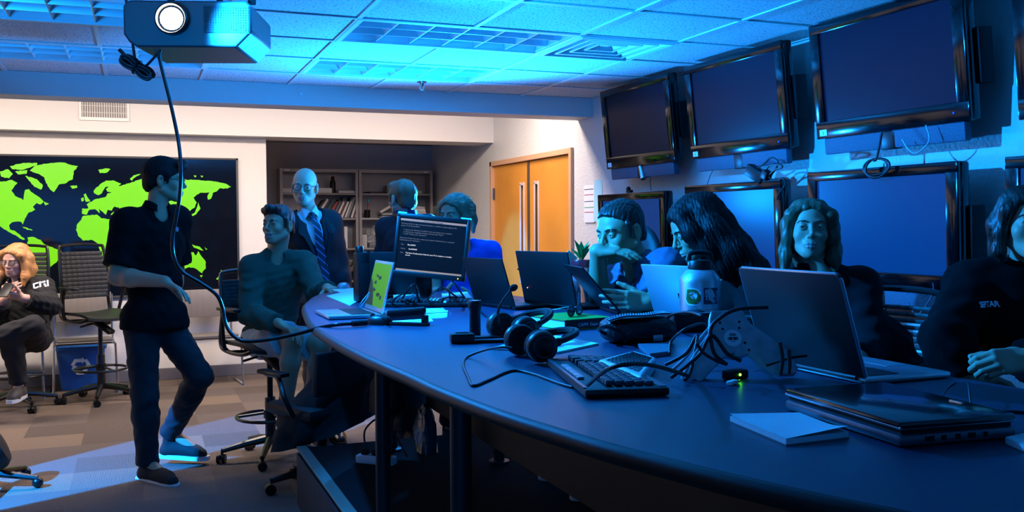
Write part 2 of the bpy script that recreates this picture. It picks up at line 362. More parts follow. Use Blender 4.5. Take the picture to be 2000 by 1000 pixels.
out = [(p.x, p.y) for p in spline([(x, y, 0) for x, y in edge], 5)]
table = thing('conference_table', 'long curved dark conference table carrying the laptops and headsets', 'table', (1.4, 2.8, PZ))
tb = MB(); tb.prism(out, TZ-.030, TZ); tb.build('tabletop', TOP, table, smooth=30, world=True)
MB().tube([(x, y, TZ-.0172) for x, y in out], .017, 12, closed=True).build('edge_band', mat('dark_rubber_edge', '131419', .5, spec=.4), table, world=True)
for (x, y) in ((.80, 3.3), (.735, 2.22), (1.62, 4.3), (1.75, 3.2), (1.6, 1.9), (1.2, 4.75), (1.0, .9), (1.75, .6)):
    lg = MB().lathe([(.05, 0), (.05, .012), (.027, .016), (.027, TZ-PZ-.05), (.06, TZ-PZ-.046), (.06, TZ-PZ-.032)], 22, Matrix.Translation((x, y, PZ)))
    lg.build('leg', mat('dark_steel_leg', '2a2c33', .4, .3), table, world=True)
MB().box((1.35, 3.0, PZ+.5), (.02, 3.2, .5)).build('modesty_panel', mat('black_panel', '0b0b0d', .6), table, world=True)

# ================================================================== WORLD MAP
mp = thing('world_map_display', 'large dark glossy world map panel with bright green continents', 'map', (-.6, 9.575, .81))
Y0 = 9.572
MB().box((-.52, 9.570, 1.455), (2.82, .02, 1.29)).build('panel', mat('dark_glossy_panel', '0a0f1a', .09, spec=.35), mp, world=True, smooth=0)
f = MB()
for c, d in (((-.52, 9.567, 2.105), (2.86, .034, .02)), ((-.52, 9.567, .805), (2.86, .034, .02)), ((.90, 9.567, 1.455), (.02, .034, 1.32)), ((-1.94, 9.567, 1.455), (.02, .034, 1.32))): f.box(c, d, ch=.003)
f.build('frame', mat('map_frame_grey', '35373c', .5), mp, world=True)
LAND = [[(195, 145), (230, 110), (330, 95), (420, 92), (470, 110), (510, 115), (480, 150), (475, 200), (420, 230), (385, 235), (360, 275), (350, 285), (325, 265), (300, 225), (290, 190), (250, 165)],
 [(65, 115), (150, 95), (245, 95), (240, 110), (150, 140), (80, 135)], [(100, 150), (180, 140), (175, 165), (120, 170)], [(0, 150), (50, 135), (85, 165), (60, 195), (10, 185)], [(165, 178), (240, 200), (280, 240), (270, 268), (225, 250), (190, 210)],
 [(-330, 230), (-300, 170), (-220, 165), (-100, 190), (0, 215), (40, 215), (80, 205), (115, 225), (90, 255), (75, 275), (100, 310), (140, 325), (152, 338), (158, 300), (165, 270), (190, 265), (215, 290), (260, 320), (285, 345), (265, 365), (240, 355), (215, 380), (230, 400), (185, 420), (165, 455), (150, 495), (140, 478), (120, 475), (80, 480), (60, 500), (65, 525), (95, 535), (130, 560), (165, 592), (150, 595), (110, 570), (60, 545), (20, 520), (0, 505), (-40, 450), (-110, 380), (-140, 320), (-180, 280), (-260, 270)],
 [(135, 505), (175, 515), (215, 532), (180, 530)], [(285, 345), (320, 360), (295, 370)],
 [(180, 580), (215, 575), (265, 595), (285, 620), (330, 640), (400, 665), (395, 690), (370, 740), (330, 770), (300, 810), (285, 850), (240, 880), (225, 960), (200, 960), (205, 850), (215, 790), (190, 730), (165, 690), (170, 640), (185, 600)],
 [(455, 245), (500, 240), (505, 255), (470, 262)], [(640, 140), (690, 130), (720, 135), (695, 158), (650, 162)], [(845, 200), (870, 175), (918, 165), (900, 178), (870, 195), (860, 210)],
 [(545, 300), (560, 293), (575, 325), (588, 345), (560, 348), (552, 320)], [(528, 325), (545, 318), (546, 342), (532, 346)],
 [(535, 425), (535, 390), (575, 390), (565, 365), (600, 345), (628, 328), (660, 322), (690, 315), (700, 292), (728, 287), (700, 282), (690, 265), (708, 248), (685, 253), (665, 290), (640, 305), (612, 290), (610, 275), (650, 235), (690, 210), (740, 208), (790, 230), (770, 245), (800, 238), (850, 225), (930, 195), (950, 215), (1000, 185), (1060, 165), (1120, 180), (1200, 205), (1290, 205), (1400, 215), (1470, 230), (1505, 250), (1480, 262), (1430, 260), (1410, 280), (1385, 290), (1375, 325), (1355, 335), (1350, 310), (1365, 285), (1300, 290), (1260, 320), (1280, 350), (1270, 380), (1230, 410), (1210, 430), (1200, 460), (1180, 490), (1150, 540), (1130, 520), (1120, 500), (1100, 520), (1110, 560), (1090, 540), (1070, 500), (1045, 480), (1010, 540), (985, 500), (960, 470), (900, 465), (880, 490), (850, 520), (830, 540), (800, 500), (770, 465), (720, 430), (735, 415), (782, 405), (775, 385), (745, 378), (728, 405), (700, 400), (690, 432), (668, 412), (645, 392), (652, 422), (618, 395), (580, 402), (565, 432)],
 [(540, 440), (600, 432), (630, 430), (660, 455), (720, 460), (750, 465), (790, 560), (830, 600), (870, 600), (850, 650), (810, 700), (800, 760), (770, 820), (740, 880), (700, 880), (690, 800), (660, 710), (650, 660), (640, 620), (600, 595), (540, 600), (515, 575), (495, 530), (505, 490), (530, 465)],
 [(1290, 350), (1305, 390), (1280, 425), (1240, 447), (1230, 440), (1270, 415), (1283, 380)], [(1182, 450), (1196, 480), (1190, 510)], [(1190, 530), (1205, 545), (1215, 585), (1200, 580)], [(1180, 610), (1225, 620), (1240, 645), (1195, 635)],
 [(1250, 625), (1300, 640), (1325, 665), (1290, 655), (1262, 645)], [(1330, 640), (1350, 655), (1340, 660)], [(1260, 175), (1280, 178), (1270, 190)], [(1305, 176), (1325, 180), (1312, 190)],
 [(1185, 760), (1190, 700), (1235, 675), (1260, 675), (1275, 697), (1290, 668), (1310, 700), (1340, 740), (1340, 780), (1315, 812), (1270, 780), (1230, 772), (1200, 785)], [(1300, 825), (1320, 825), (1310, 840)], [(1437, 788), (1457, 810), (1425, 857), (1405, 850), (1440, 815)], [(1060, 560), (1110, 575), (1120, 640), (1080, 650)]]
lm = MB()
def coast(poly):
    r = random.Random(len(poly)+int(poly[0][0])); o = []
    for i, a in enumerate(poly):
        b = poly[(i+1) % len(poly)]; L = math.hypot(b[0]-a[0], b[1]-a[1]); k = max(1, int(L/11))
        for j in range(k): t = j/k; w = 2.6 if j else 0; o.append((a[0]+(b[0]-a[0])*t+r.uniform(-w, w), a[1]+(b[1]-a[1])*t+r.uniform(-w, w)))
    return o
for poly in LAND:
    pts = [ony(x/3.334, 290+y/3.334, Y0) for x, y in coast(poly)]
    pl = [(p.x, p.z) for p in pts]
    # flat cut vinyl, a millimetre proud of the panel
    lm.prism(pl, -.0015, .0015, Matrix.Translation((0, 9.558, 0)) @ Matrix.Rotation(pi/2, 4, 'X'))
lm.build('continents', mat('lime_green_vinyl', '6fd60a', .35), mp, world=True, smooth=0)

# ================================================================== BOOKCASES
STEEL = mat('grey_steel_shelving', '8d8884', .45, .25)
SH = [.08, .44, .79, 1.18, 1.545, 1.845]; YS = 11.38
def bookcase(x0, label):
    t = thing('bookcase', label, 'bookcase', (x0+.465, YS+.15, 0))
    c = MB().box((-.4575, 0, 1.065), (.015, .3, 2.13)).box((.4575, 0, 1.065), (.015, .3, 2.13)).box((0, .145, 1.065), (.92, .008, 2.12)).box((0, 0, 2.112), (.93, .3, .036)).box((0, 0, .04), (.9, .29, .08))
    c.box((-.447, -.146, 1.065), (.03, .008, 2.1)).box((.447, -.146, 1.065), (.03, .008, 2.1))
    c.build('carcass', STEEL, t, smooth=0)
    for z in SH: MB().box((0, 0, z-.012), (.9, .285, .024), ch=.003).build('shelf', STEEL, t)
    MB().box((-.38 if x0 < 2 else .38, -.152, 2.112), (.06, .002, .016)).build('label_plate', mat('paper_label', 'd8d6d0', .6), t, smooth=0)
bookcase(1.555, 'grey steel bookcase behind the bald man, with row of leaning books')
bookcase(2.495, 'grey steel bookcase beside the alcove side wall, holding fanned white binders')
BK = [mat('book_'+n, c, .55) for n, c in (('black', '17181b'), ('navy', '1d2740'), ('white', 'cfcdc8'), ('grey', '7a7a7c'), ('maroon', '5c1e20'), ('teal', '1f4a52'), ('red', 'a8301c'), ('brown', '5a4334'))]
PAGE = mat('page_edges', 'd9d4c8', .8)
def book(loc, w, h, d, rot, cov, label, group=None, name='book', cat='book'):
    "w spine thickness (X), h height (Z), d depth (Y); cover with separate page block"
    t = thing(name, label, cat, loc, rot=rot, group=group); c = .0025
    cv = MB().box((-w/2+c/2, 0, h/2), (c, d, h)).box((w/2-c/2, 0, h/2), (c, d, h)).box((0, -d/2+c/2, h/2), (w, c, h))
    cv.build('cover', cov, t, smooth=0)
    MB().box((0, .003, h/2), (max(.002, w-2*c), d-.01, h-.008)).build('pages', PAGE, t, smooth=0)
    return t
# leaning row on the second shelf of the left bookcase
x = 1.93; i = 0; r5 = random.Random(5)
tints = [0, 2, 1, 0, 5, 0, 6, 1, 3, 0, 2, 4, 2, 0, 2, 3, 0, 2, 4, 2, 0, 3]
for k in range(20):
    w = r5.uniform(.014, .03); h = r5.uniform(.2, .27); lean = .62-.018*k
    lab, gr = 'thin book leaning in the crowded second shelf row behind the bald man', 'books leaning in a row on the second shelf'
    if tints[k] == 6: lab, gr = 'book with bright red spine in the leaning second shelf row', None
    if k == 18: lab, gr = 'maroon book leaning near the right end of the second shelf row', None
    if k == 19: lab, gr, h = 'tallest pale book at the right end of the leaning second shelf row', None, .285
    book((x+w/2, YS+.13, SH[4]+.001+.5*w*sin(lean)), w, h, .19, (0, lean, 0), BK[tints[k]], lab, gr)
    x += w/cos(lean)+.002
def flat(name, label, cat, x, y, z, dx, dy, dz, m_, rz=0., ry=0.):
    t = MB().box((0, 0, dz/2), (dx, dy, dz), ch=.003).build(name, m_); t.location = (x, y, z); t.rotation_euler = (0, ry, rz); return props(t, label, cat)
PAPER = mat('white_paper', 'dcdcd8', .7); CARD = mat('white_card', 'c4c2bd', .6)
flat('binder', 'pale binder lying on top shelf behind the bald man', 'binder', 1.72, YS+.14, SH[5], .28, .24, .055, CARD)
flat('binder', 'white ring binder lying on top shelf right of the bald man', 'binder', 2.06, YS+.14, SH[5], .22, .25, .06, PAPER)
flat('paper_stack', 'low stack of loose papers at the right of the top left shelf', 'paper', 2.33, YS+.13, SH[5], .2, .24, .03, CARD, .15)
t = thing('thermos_bottle', 'dark upright bottle standing on the top left shelf', 'bottle', (2.20, YS+.12, SH[5])); MB().lathe([(.034, 0), (.034, .13), (.02, .17)], 20).build('body', BLK, t); MB().lathe([(.02, .17), (.02, .2), (.012, .205)], 16).build('cap', BLKM, t)
flat('folder', 'dark sagging folder on the top shelf of the right bookcase', 'folder', 2.72, YS+.12, SH[5], .22, .22, .02, BK[0], .2)
flat('box', 'small grey box on the top right shelf behind the man seen from behind', 'box', 2.93, YS+.15, SH[5], .14, .16, .1, BK[3])
flat('paper_stack', 'short stack of papers at the far right of the top shelf', 'paper', 3.2, YS+.14, SH[5], .2, .22, .035, CARD, -.1)
t = thing('pen_cup', 'dark pen cup holding a teal topped brush on second right shelf', 'cup', (2.62, YS+.12, SH[4])); MB().lathe([(.035, 0), (.037, .1), (.033, .1), (.03, .01)], 20).build('cup', BLKM, t); MB().cyl((0, 0, .01), (.01, 0, .2), .006, seg=8).build('brush_handle', BK[6], t); MB().ball((.012, 0, .215), (.018, .018, .024)).build('brush_head', mat('teal_bristle', '2f9aa0', .6), t)
for k in range(5): flat('folder', ['lowest folder of the splayed pile on second right shelf', 'second folder up in the splayed pile on second right shelf', 'middle folder of the splayed pile on second right shelf', 'fourth folder up in the splayed pile on second right shelf', 'topmost folder of the splayed pile on second right shelf'][k], 'folder', 2.90+.008*k, YS+.13, SH[4]+.013*k, .26, .22, .012, [BK[3], CARD, BK[0], PAPER, BK[3]][k], .12*(k % 3)-.1)
for k in range(4): flat('binder', ['white binder at the bottom of the fanned stack on second right shelf', 'second white binder up in the fanned stack on second right shelf', 'third white binder up in the fanned stack on second right shelf', 'topmost white binder of the fanned stack on second right shelf'][k], 'binder', 3.22-.012*k, YS+.13, SH[4]+.034*k+.02, .27, .23, .03, [PAPER, CARD][k % 2], .06*k-.1, .05+.03*k)
book((2.77, YS+.13, SH[4]+.07), .03, .2, .16, (0, 1.05, 0), CARD, 'pale binder tipped against the splayed pile on the second right shelf', name='binder', cat='binder')
for k in range(3): flat('box', ['lowest white box of the small stack on third left shelf', 'middle white box of the small stack on third left shelf', 'top white box of the small stack on third left shelf'][k], 'box', 2.2, YS+.13, SH[3]+.045*k*1.4, .17, .2, .045, [CARD, BK[3], PAPER][k])
book((2.335, YS+.13, SH[3]), .035, .26, .2, (0, 0, 0), PAPER, 'white book standing alone on the third left shelf')
book((1.75, YS+.13, SH[3]), .05, .25, .2, (0, 0, 0), BK[1], 'navy book standing behind the bald man on the third shelf')
t = MB().cyl((-.11, 0, .03), (.11, 0, .03), .03, seg=18).build('paper_roll', PAPER); t.location = (2.2, YS+.12, SH[2]+.24); props(t, 'pale paper roll lying on the tipped binders, fourth left shelf', 'roll')
book((2.16, YS+.13, SH[2]+.02), .05, .3, .22, (0, .85, 0), BK[7], 'brown binder tipped over on the fourth left shelf, front of two', name='binder', cat='binder')
book((2.27, YS+.14, SH[2]+.02), .05, .3, .22, (0, .85, 0), BK[7], 'brown binder lying against its twin on the fourth left shelf', name='binder', cat='binder')
flat('box', 'pale box under the paper roll on the fourth left shelf', 'box', 1.9, YS+.14, SH[2], .26, .22, .2, BK[3])
# crumpled clear bag on the third right shelf
bm = bmesh.new(); bmesh.ops.create_icosphere(bm, subdivisions=4, radius=1)
for q in bm.verts:
    n = 1+.32*mnoise.noise(q.co*2.3)+.16*mnoise.noise(q.co*6); q.co = V((q.co.x*.17*n, q.co.y*.1*n, max(0, .13+q.co.z*.14*n)))
me = bpy.data.meshes.new('plastic_bag'); bm.to_mesh(me); bm.free(); t = link('plastic_bag', me, mat('crinkled_clear_plastic', 'b9bcc0', .18, alpha=.45, bump=(40, .6), spec=.8)); t.location = (2.78, YS+.14, SH[3]); props(t, 'crumpled clear plastic bag on the third right shelf', 'bag')
flat('carton', 'small white carton beside the plastic bag on third right shelf', 'carton', 2.57, YS+.13, SH[3], .07, .1, .16, CARD)
book((2.98, YS+.13, SH[3]), .03, .22, .18, (0, -.15, 0), BK[4], 'maroon book standing right of the plastic bag on third shelf')
# ================================================================== TELEVISIONS
BEZ = mat('glossy_black_bezel', '07080b', .12, spec=.45); SCRU = mat('dark_screen_glass', '061626', .3, spec=.12); SCRL = mat('blank_lit_screen', '0a1c38', .3, spec=.15, emit='0052b4', es=.34)
SPK = mat('speckled_speaker_cloth', '4a5468', .6, var=(260, .7), bump=(200, .5)); STK = mat('white_sticker', 'e6e8ea', .5); INK = mat('black_ink', '0a0a0a', .6)
def tv(y, zc, label, tilt, sc=SCRU, W=.98, H_=.585, xf=3.29, bar=True, extra=None):
    "local: X along the set's width, -Y out of the screen, Z up"
    t = thing('wall_television', label, 'television', (xf, y, zc), rot=(Matrix.Rotation(-pi/2, 3, 'Z') @ Matrix.Rotation(tilt, 3, 'X')).to_euler())
    hw, hh = W/2, H_/2; bw = .066; bt, bb = .05, .085
    b = MB().box((0, .035, 0), (W, .06, H_), ch=.012).box((0, .075, 0), (W*.72, .05, H_*.7), ch=.01); b.build('housing', BEZ, t)
    f = MB(); y0 = .0
    for c, d in (((0, y0, hh-bt/2), (W, .022, bt)), ((0, y0, -hh+bb/2), (W, .022, bb)), ((-hw+bw/2, y0, (bb-bt)/2), (bw, .022, H_-bt-bb+.01)), ((hw-bw/2, y0, (bb-bt)/2), (bw, .022, H_-bt-bb+.01))): f.box(c, d, ch=.005)
    f.build('bezel', BEZ, t)
    MB().box((0, .004, (bb-bt)/2), (W-2*bw+.01, .008, H_-bt-bb+.01)).build('screen', sc, t, smooth=0)
    if bar:
        MB().box((-.235, .02, -hh-.042), (.43, .04, .085), ch=.008).box((.235, .02, -hh-.042), (.43, .04, .085), ch=.008).build('speaker_bar', SPK, t)
        MB().box((0, .022, -hh-.045), (.1, .045, .09), ch=.008).build('speaker_bracket', BLK, t)
    MB().box((0, .12, 0), (.22, .03, .26), ch=.004).box((0, .155, 0), (.06, .05, .12)).box((.06, .17, .0), (.3, .03, .05), ch=.004).build('wall_bracket', BLKM, t); MB().box((.45, .09, -.02), (.12, .08, .24), ch=.006).build('side_box', BLKM, t)
    MB().ball((.41, -.013, -hh+.04), .006).build('indicator', mat('indicator_blue', '2a6ad0', .3), t)
    if extra: extra(t, hw, hh)
    return t
def sticker(t, hw, hh):
    s = MB().box((-hw+.055, -.0125, -hh+.03), (.055, .002, .032)).build('label_sticker', STK, t, smooth=0)
    text('numeral', '1', .022, Matrix.Translation((-hw+.05, -.0142, -hh+.022)) @ Matrix.Rotation(pi/2, 4, 'X'), INK, s)
def webcam(t, hw, hh): MB().box((0, 0, hh+.012), (.06, .03, .02), ch=.006).ball((0, -.008, hh+.03), .017).build('webcam', BLK, t)
TV_Y = [5.94, 4.76, 3.55, 2.33]
tv(TV_Y[0], 2.165, 'upper wall television nearest the door, above the blank blue one', radians(6), extra=sticker)
tv(TV_Y[1], 2.165, 'upper wall television second from the door, adapter cable dangling under it', radians(6), extra=sticker)
tv(TV_Y[2], 2.19, 'largest looking upper television with white sticker, coiled cable below', radians(6), extra=sticker)
tv(TV_Y[3], 2.165, 'upper television cut off by the right photo edge', radians(6))
tv(6.02, 1.39, 'lower wall television with blue blank screen behind the man with chin in hand', radians(2), SCRL, bar=True, extra=webcam)
tv(4.78, 1.41, 'lower wall television with blue screen behind the dark haired woman', radians(2), SCRL)
tv(3.58, 1.435, 'lower wall television behind the fair haired woman facing the camera', radians(2), SCRL)
tv(2.36, 1.435, 'lower television behind the woman at the right photo edge', radians(2), SCRL)
# cables hanging from the sets
CABM = mat('black_cable', '08090b', .45)
def cable(name, pts, r, label, cat='cable', m_=None, n=10, group=None):
    o = MB().tube(spline(pts, n), r, 8).build(name, m_ or CABM, smooth=60); return props(o, label, cat, group)
p = onx(1722, 285, 3.26); c = [p+V((0, 0, .06))]
for k in range(46):
    a = -pi/2+k*2*pi/15; c.append(p+V((-.03-.012*sin(k*.4), .066*cos(a)*(1+.12*sin(k*.27)), -.06-.075*(1+.12*cos(k*.31))*(1+sin(a))*.55)))
cable('cable_coil', c, .0055, 'black cable coil hanging under the largest looking upper television', n=5)
q = onx(1727, 318, 3.34); cable('thin_cable', [q, q+V((0, .01, -.06)), q+V((0, -.01, -.12)), q+V((0.02, 0, -.2))], .0025, 'thin dark wire dropping from the cable coil to lower television')
p = onx(1478, 340, 3.28)
t = thing('power_adapter', 'black power adapter brick dangling in cables above the lower television', 'adapter', p)
MB().box((0, 0, 0), (.06, .14, .07), rot=(.5, 0, .2), ch=.01).box((0, -.09, -.01), (.045, .05, .05), rot=(.5, 0, 0), ch=.006).build('brick', BLK, t)
pts = [onx(u, v, 3.27) for u, v in ((1478, 330), (1495, 320), (1510, 308), (1520, 318), (1505, 340), (1490, 350), (1500, 325), (1525, 322), (1531, 327), (1515, 332), (1500, 345), (1510, 352), (1528, 348), (1534, 362), (1525, 378), (1520, 390))]
MB().tube(spline([q+V((-.012*sin(i), 0, 0))-p for i, q in enumerate(pts)], 6), .005, 8).build('cord', CABM, t)
for (u0, v0, u1, v1, lab) in ((1273, 330, 1272, 372, 'thin black wire hanging between the door side televisions'), (1405, 310, 1378, 372, 'thin wire running down the textured wall under the second upper television')):
    a = onx(u0, v0, 3.44); b = onx(u1, v1, 3.44); cable('thin_cable', [a, (a+b)/2+V((0, .02, 0)), b], .0022, lab)
p = onx(1808, 262, 3.26); cable('clear_cable', [p+V((0, .0, .04)), p+V((0, -.02, -.03)), p+V((0, .05, -.08)), p+V((0, .1, -.06)), p+V((0, .14, -.01))], .003, 'clear looped wire hanging below the largest looking upper television', m_=mat('clear_wire', '9fb3c8', .25))
p = onx(1822, 552, 3.26); cable('clear_cable', [p, p+V((0, .0, -.05)), p+V((0, .06, -.13)), p+V((0, .1, -.15)), p+V((0, .14, -.1))], .003, 'clear wire looping down from lower television beside seated women', m_=MATS['clear_wire'])
# small silver wall camera under the first television
p = onx(1256, 325, 3.33); t = thing('tube_camera', 'small silver tube camera hanging under the television nearest the door', 'camera', p)
MB().box((0, 0, .03), (.03, .03, .06), ch=.004).build('mount', BLK, t); MB().cyl((0, .03, .0), (-.01, -.02, -.09), .02, seg=18).build('barrel', mat('brushed_aluminium', 'b8bcc2', .3, .9), t)
# calendar sheets on the wall
p = onx(1153, 398, 3.49); t = thing('wall_calendar', 'white schedule sheet with coloured rules pinned beside the door frame', 'calendar', p)
MB().box((0, .02, .0), (.006, .19, .31)).build('sheet', mat('calendar_paper', 'dfe3ea', .6), t, smooth=0)
for k, (z, c) in enumerate(((.12, '20242c'), (.075, 'b03030'), (.02, '30343c'), (-.03, '2f9a50'), (-.07, 'b03030'))): MB().box((-.0035, .02, z), (.001, .17, .006)).build('rule', mat('rule_'+c, c, .6), t, smooth=0)
p = onx(1168, 392, 3.485); t = MB().box((0, 0, 0), (.004, .1, .34), rot=(0, .03, .22)).build('wall_paper_sheet', mat('teal_paper', 'a9dfe4', .6)); t.location = p; props(t, 'curled blue paper sheet stuck to wall between calendar and television', 'paper')
# ================================================================== CHAIRS
SEATM = mat('black_seat_plastic', '121315', .55, bump=(60, .1)); FRM = mat('black_chair_frame', '0e0f11', .3)
def draft_chair(loc, rz, label, seat_z=.74, group=None, back=.46, arms=True, rib=.0335):
    "five-star drafting stool: local -Y is the front"
    t = thing('drafting_chair', label, 'chair', loc, rz, group)
    s = MB()
    for i in range(9):
        for j in range(9): pass
    n = 10; vs_, fs = [], []
    for j in range(n+1):
        for i in range(n+1):
            x = (i/n-.5)*.47; y = (j/n-.5)*.44; e = max(abs(x)/.235, abs(y)/.22); z = seat_z+.02*(x/.235)**2-.03*max(0, -y/.22)**3-.006
            k = 1-.10*((abs(x)/.235)*(abs(y)/.22))**3; vs_.append((x*k, y*k, z))
    m0 = len(vs_); vs_ += [(a, b, c-.022) for a, b, c in vs_]
    for j in range(n):
        for i in range(n): a = j*(n+1)+i; fs.append((a, a+1, a+n+2, a+n+1)); fs.append((a+m0+n+1, a+m0+n+2, a+m0+1, a+m0))
    rim = [i for i in range(n+1)]+[(j*(n+1)+n) for j in range(1, n+1)]+[n*(n+1)+i for i in range(n-1, -1, -1)]+[j*(n+1) for j in range(n-1, 0, -1)]
    for k in range(len(rim)): a, b = rim[k], rim[(k+1) % len(rim)]; fs.append((a, a+m0, b+m0, b))
    s.add(vs_, fs); s.build('seat', SEATM, t)
    bk = MB(); z0 = seat_z+.10
    for k in range(11):                                            # ribbed flexible back
        z = z0+.032+k*(back-.1)/10; yy = .235+.05*(k/10)-.02*sin(pi*k/10)
        pts = [(x*(1-.1*(k/10)**4), yy-.035*(1-(x/.2)**2)*-1*.6-.02, z) for x in np.linspace(-.2, .2, 9)]
        for a, b in zip(pts[:-1], pts[1:]): bk.box(((a[0]+b[0])/2, (a[1]+b[1])/2, (a[2]+b[2])/2), (.052, .012, rib), rot=(-.12, 0, atan2(b[1]-a[1], b[0]-a[0])), ch=.003)
    bk.build('backrest', SEATM, t)
    fr = MB().tube(spline([(-.205, .22, z0), (-.21, .225, z0+.2), (-.195, .265, z0+back-.03), (-.16, .275, z0+back), (0, .29, z0+back+.01), (.16, .275, z0+back), (.195, .265, z0+back-.03), (.21, .225, z0+.2), (.205, .22, z0)], 5), .013, 8)
    fr.build('back_frame', FRM, t)
    sf = MB()
    for sx in (-1, 1):
        sf.tube(spline([(sx*.205, .225, z0+.05), (sx*.22, .22, seat_z+.0), (sx*.225, .15, seat_z-.05), (sx*.225, -.08, seat_z-.055), (sx*.2, -.17, seat_z-.03)], 5), .014, 8).tube([(sx*.225, .05, seat_z-.055), (0, .04, seat_z-.065)], .014, 8)
    sf.build('seat_frame', FRM, t)
    if arms:
        for sx in (-1, 1):
            a = MB().box((sx*.265, .0, seat_z+.215), (.055, .25, .022), ch=.009).tube(spline([(sx*.265, .06, seat_z+.21), (sx*.262, .1, seat_z+.12), (sx*.24, .13, seat_z-.02), (sx*.225, .12, seat_z-.05)], 5), .014, 8); a.build('armrest', FRM, t)
    MB().box((0, .03, seat_z-.075), (.12, .2, .05), ch=.012).box((-.04, -.13, seat_z-.11), (.07, .18, .035), rot=(.5, 0, .3), ch=.008).tube([(-.06, -.02, seat_z-.08), (-.2, -.05, seat_z-.1)], .008, 8).build('tilt_mechanism', FRM, t)
    MB().lathe([(.033, .1), (.033, .38), (.03, .39), (.018, .392), (.018, seat_z-.08)], 18).build('column', FRM, t)
    rg = MB().tube([(.205*cos(a), .205*sin(a), .27) for a in np.linspace(0, 2*pi, 37)[:-1]], .011, 8, closed=True)
    for k in range(3): a = k*2*pi/3+.5; rg.tube([(.03*cos(a), .03*sin(a), .29), (.2*cos(a), .2*sin(a), .27)], .009, 8)
    rg.lathe([(.042, .26), (.042, .31)], 18); rg.build('foot_ring', FRM, t)
    for k in range(5):
        a = k*2*pi/5+.3; e = V((cos(a), sin(a), 0))
        l = MB().tube([e*.03+V((0, 0, .125)), e*.16+V((0, 0, .105)), e*.30+V((0, 0, .075))], [.026, .021, .015], 8).cyl(e*.295+V((0, 0, .09)), e*.295+V((0, 0, .04)), .009, seg=8).build('leg', FRM, t)
        w = Matrix.Translation(e*.30+V((0, 0, .028))) @ Matrix.Rotation(a+.6*k, 4, 'Z')
        MB().cyl((0, -.026, 0), (0, -.006, 0), .028, seg=16, M=w).cyl((0, .006, 0), (0, .026, 0), .028, seg=16, M=w).box((0, 0, .012), (.03, .03, .03), w, ch=.005).build('caster', BLK, l)
    return t
p = at(197, 700, 7.95); draft_chair((p.x, p.y, 0), radians(32), 'empty black ribbed drafting chair in front of the recycling bin')
p = at(30, 700, 7.62); GIRL_CH = (p.x, p.y); draft_chair((p.x, p.y, 0), radians(-8), 'black drafting chair under the seated person with glasses and phone')
p = at(528, 800, 5.95); BOY_CH = (p.x, p.y); draft_chair((p.x, p.y, 0), radians(20), 'black drafting chair under the smiling man in green sweater', back=.33)
# stacking chairs against the wall
GSEAT = mat('grey_brown_seat_plastic', '6e6761', .45)
def sled_chair(loc, rz, label):
    t = thing('stacking_chair', label, 'chair', loc, rz, 'stacking chairs along the map wall'); 
    MB().box((0, .0, .455), (.45, .42, .022), rot=(-.05, 0, 0), ch=.01).build('seat', GSEAT, t)
    b = MB(); n = 8; P = []
    for i in range(n+1):
        x = (i/n-.5)*.46; P.append((x, .24-.04*(1-(x/.23)**2)*-1, .0))
    for a, c in zip(P[:-1], P[1:]): b.box(((a[0]+c[0])/2, (a[1]+c[1])/2, .73), (.062, .014, .26), rot=(-.15, 0, atan2(c[1]-a[1], c[0]-a[0])), ch=.004)
    b.build('backrest', GSEAT, t)
    for sx in (-1, 1):
        MB().tube(spline([(sx*.24, .26, .84), (sx*.24, .22, .48), (sx*.24, .2, .44), (sx*.24, -.17, .43), (sx*.245, -.2, .4), (sx*.255, -.22, .03), (sx*.255, -.2, .012), (sx*.255, .2, .012)], 4), .011, 8).build('leg', CHROME, t)
    MB().tube([(-.24, .12, .435), (.24, .12, .435)], .009, 8).tube([(-.24, -.12, .432), (.24, -.12, .432)], .009, 8).build('stretcher', CHROME, t)
    return t
p = at(410, 700, 8.75); sled_chair((p.x, p.y, 0), radians(6), 'grey stacking chair behind the standing man, right of his legs')
p = at(172, 700, 8.55); sled_chair((p.x-.02, p.y-.12, 0), radians(4), 'grey stacking chair hidden behind the empty drafting chair')
p = at(26, 700, 8.9); sled_chair((p.x+.1, 9.2, 0), radians(-4), 'grey stacking chair behind the seated person with glasses')
# recycling bin
p = at(164, 720, 8.95); t = thing('recycling_bin', 'blue recycling bin with white arrows beside the map wall', 'bin', (p.x, min(p.y, 9.40), 0))
def rr(w, d, r, z, n=5):
    o = []
    for cx, cy, a0 in ((w/2-r, d/2-r, 0), (-w/2+r, d/2-r, pi/2), (-w/2+r, -d/2+r, pi), (w/2-r, -d/2+r, 3*pi/2)):
        for k in range(n+1): a = a0+k*pi/2/n; o.append((cx+r*cos(a), cy+r*sin(a), z))
    return o
b = MB(); L_ = [rr(.33, .22, .03, 0), rr(.40, .27, .035, .36), rr(.43, .3, .04, .362), rr(.43, .3, .04, .385), rr(.405, .275, .035, .387), rr(.39, .26, .03, .3), rr(.325, .21, .03, .01)]
k = len(L_[0]); b.add([q for l in L_ for q in l], [(i*k+j, i*k+(j+1) % k, (i+1)*k+(j+1) % k, (i+1)*k+j) for i in range(len(L_)-1) for j in range(k)]+[tuple(range(k))[::-1], tuple((len(L_)-1)*k+j for j in range(k))])
b.build('tub', mat('blue_bin_plastic', '1f62b4', .4), t)
ar = MB()
for q in range(3):
    R_ = Matrix.Rotation(q*2*pi/3, 4, 'Z'); T = Matrix.Translation((.0, -.138, .215)) @ Matrix.Rotation(pi/2-.09, 4, 'X') @ R_
    ar.prism([(-.035, .035), (.012, .035), (.012, .02), (.04, .05), (.012, .08), (.012, .065), (-.05, .065)], 0, .002, T); ar.prism([(-.05, .065), (-.035, .035), (-.055, .0), (-.08, .014)], 0, .002, T)
ar.build('recycling_symbol', mat('white_print', 'dfe6ee', .5), t, smooth=0)
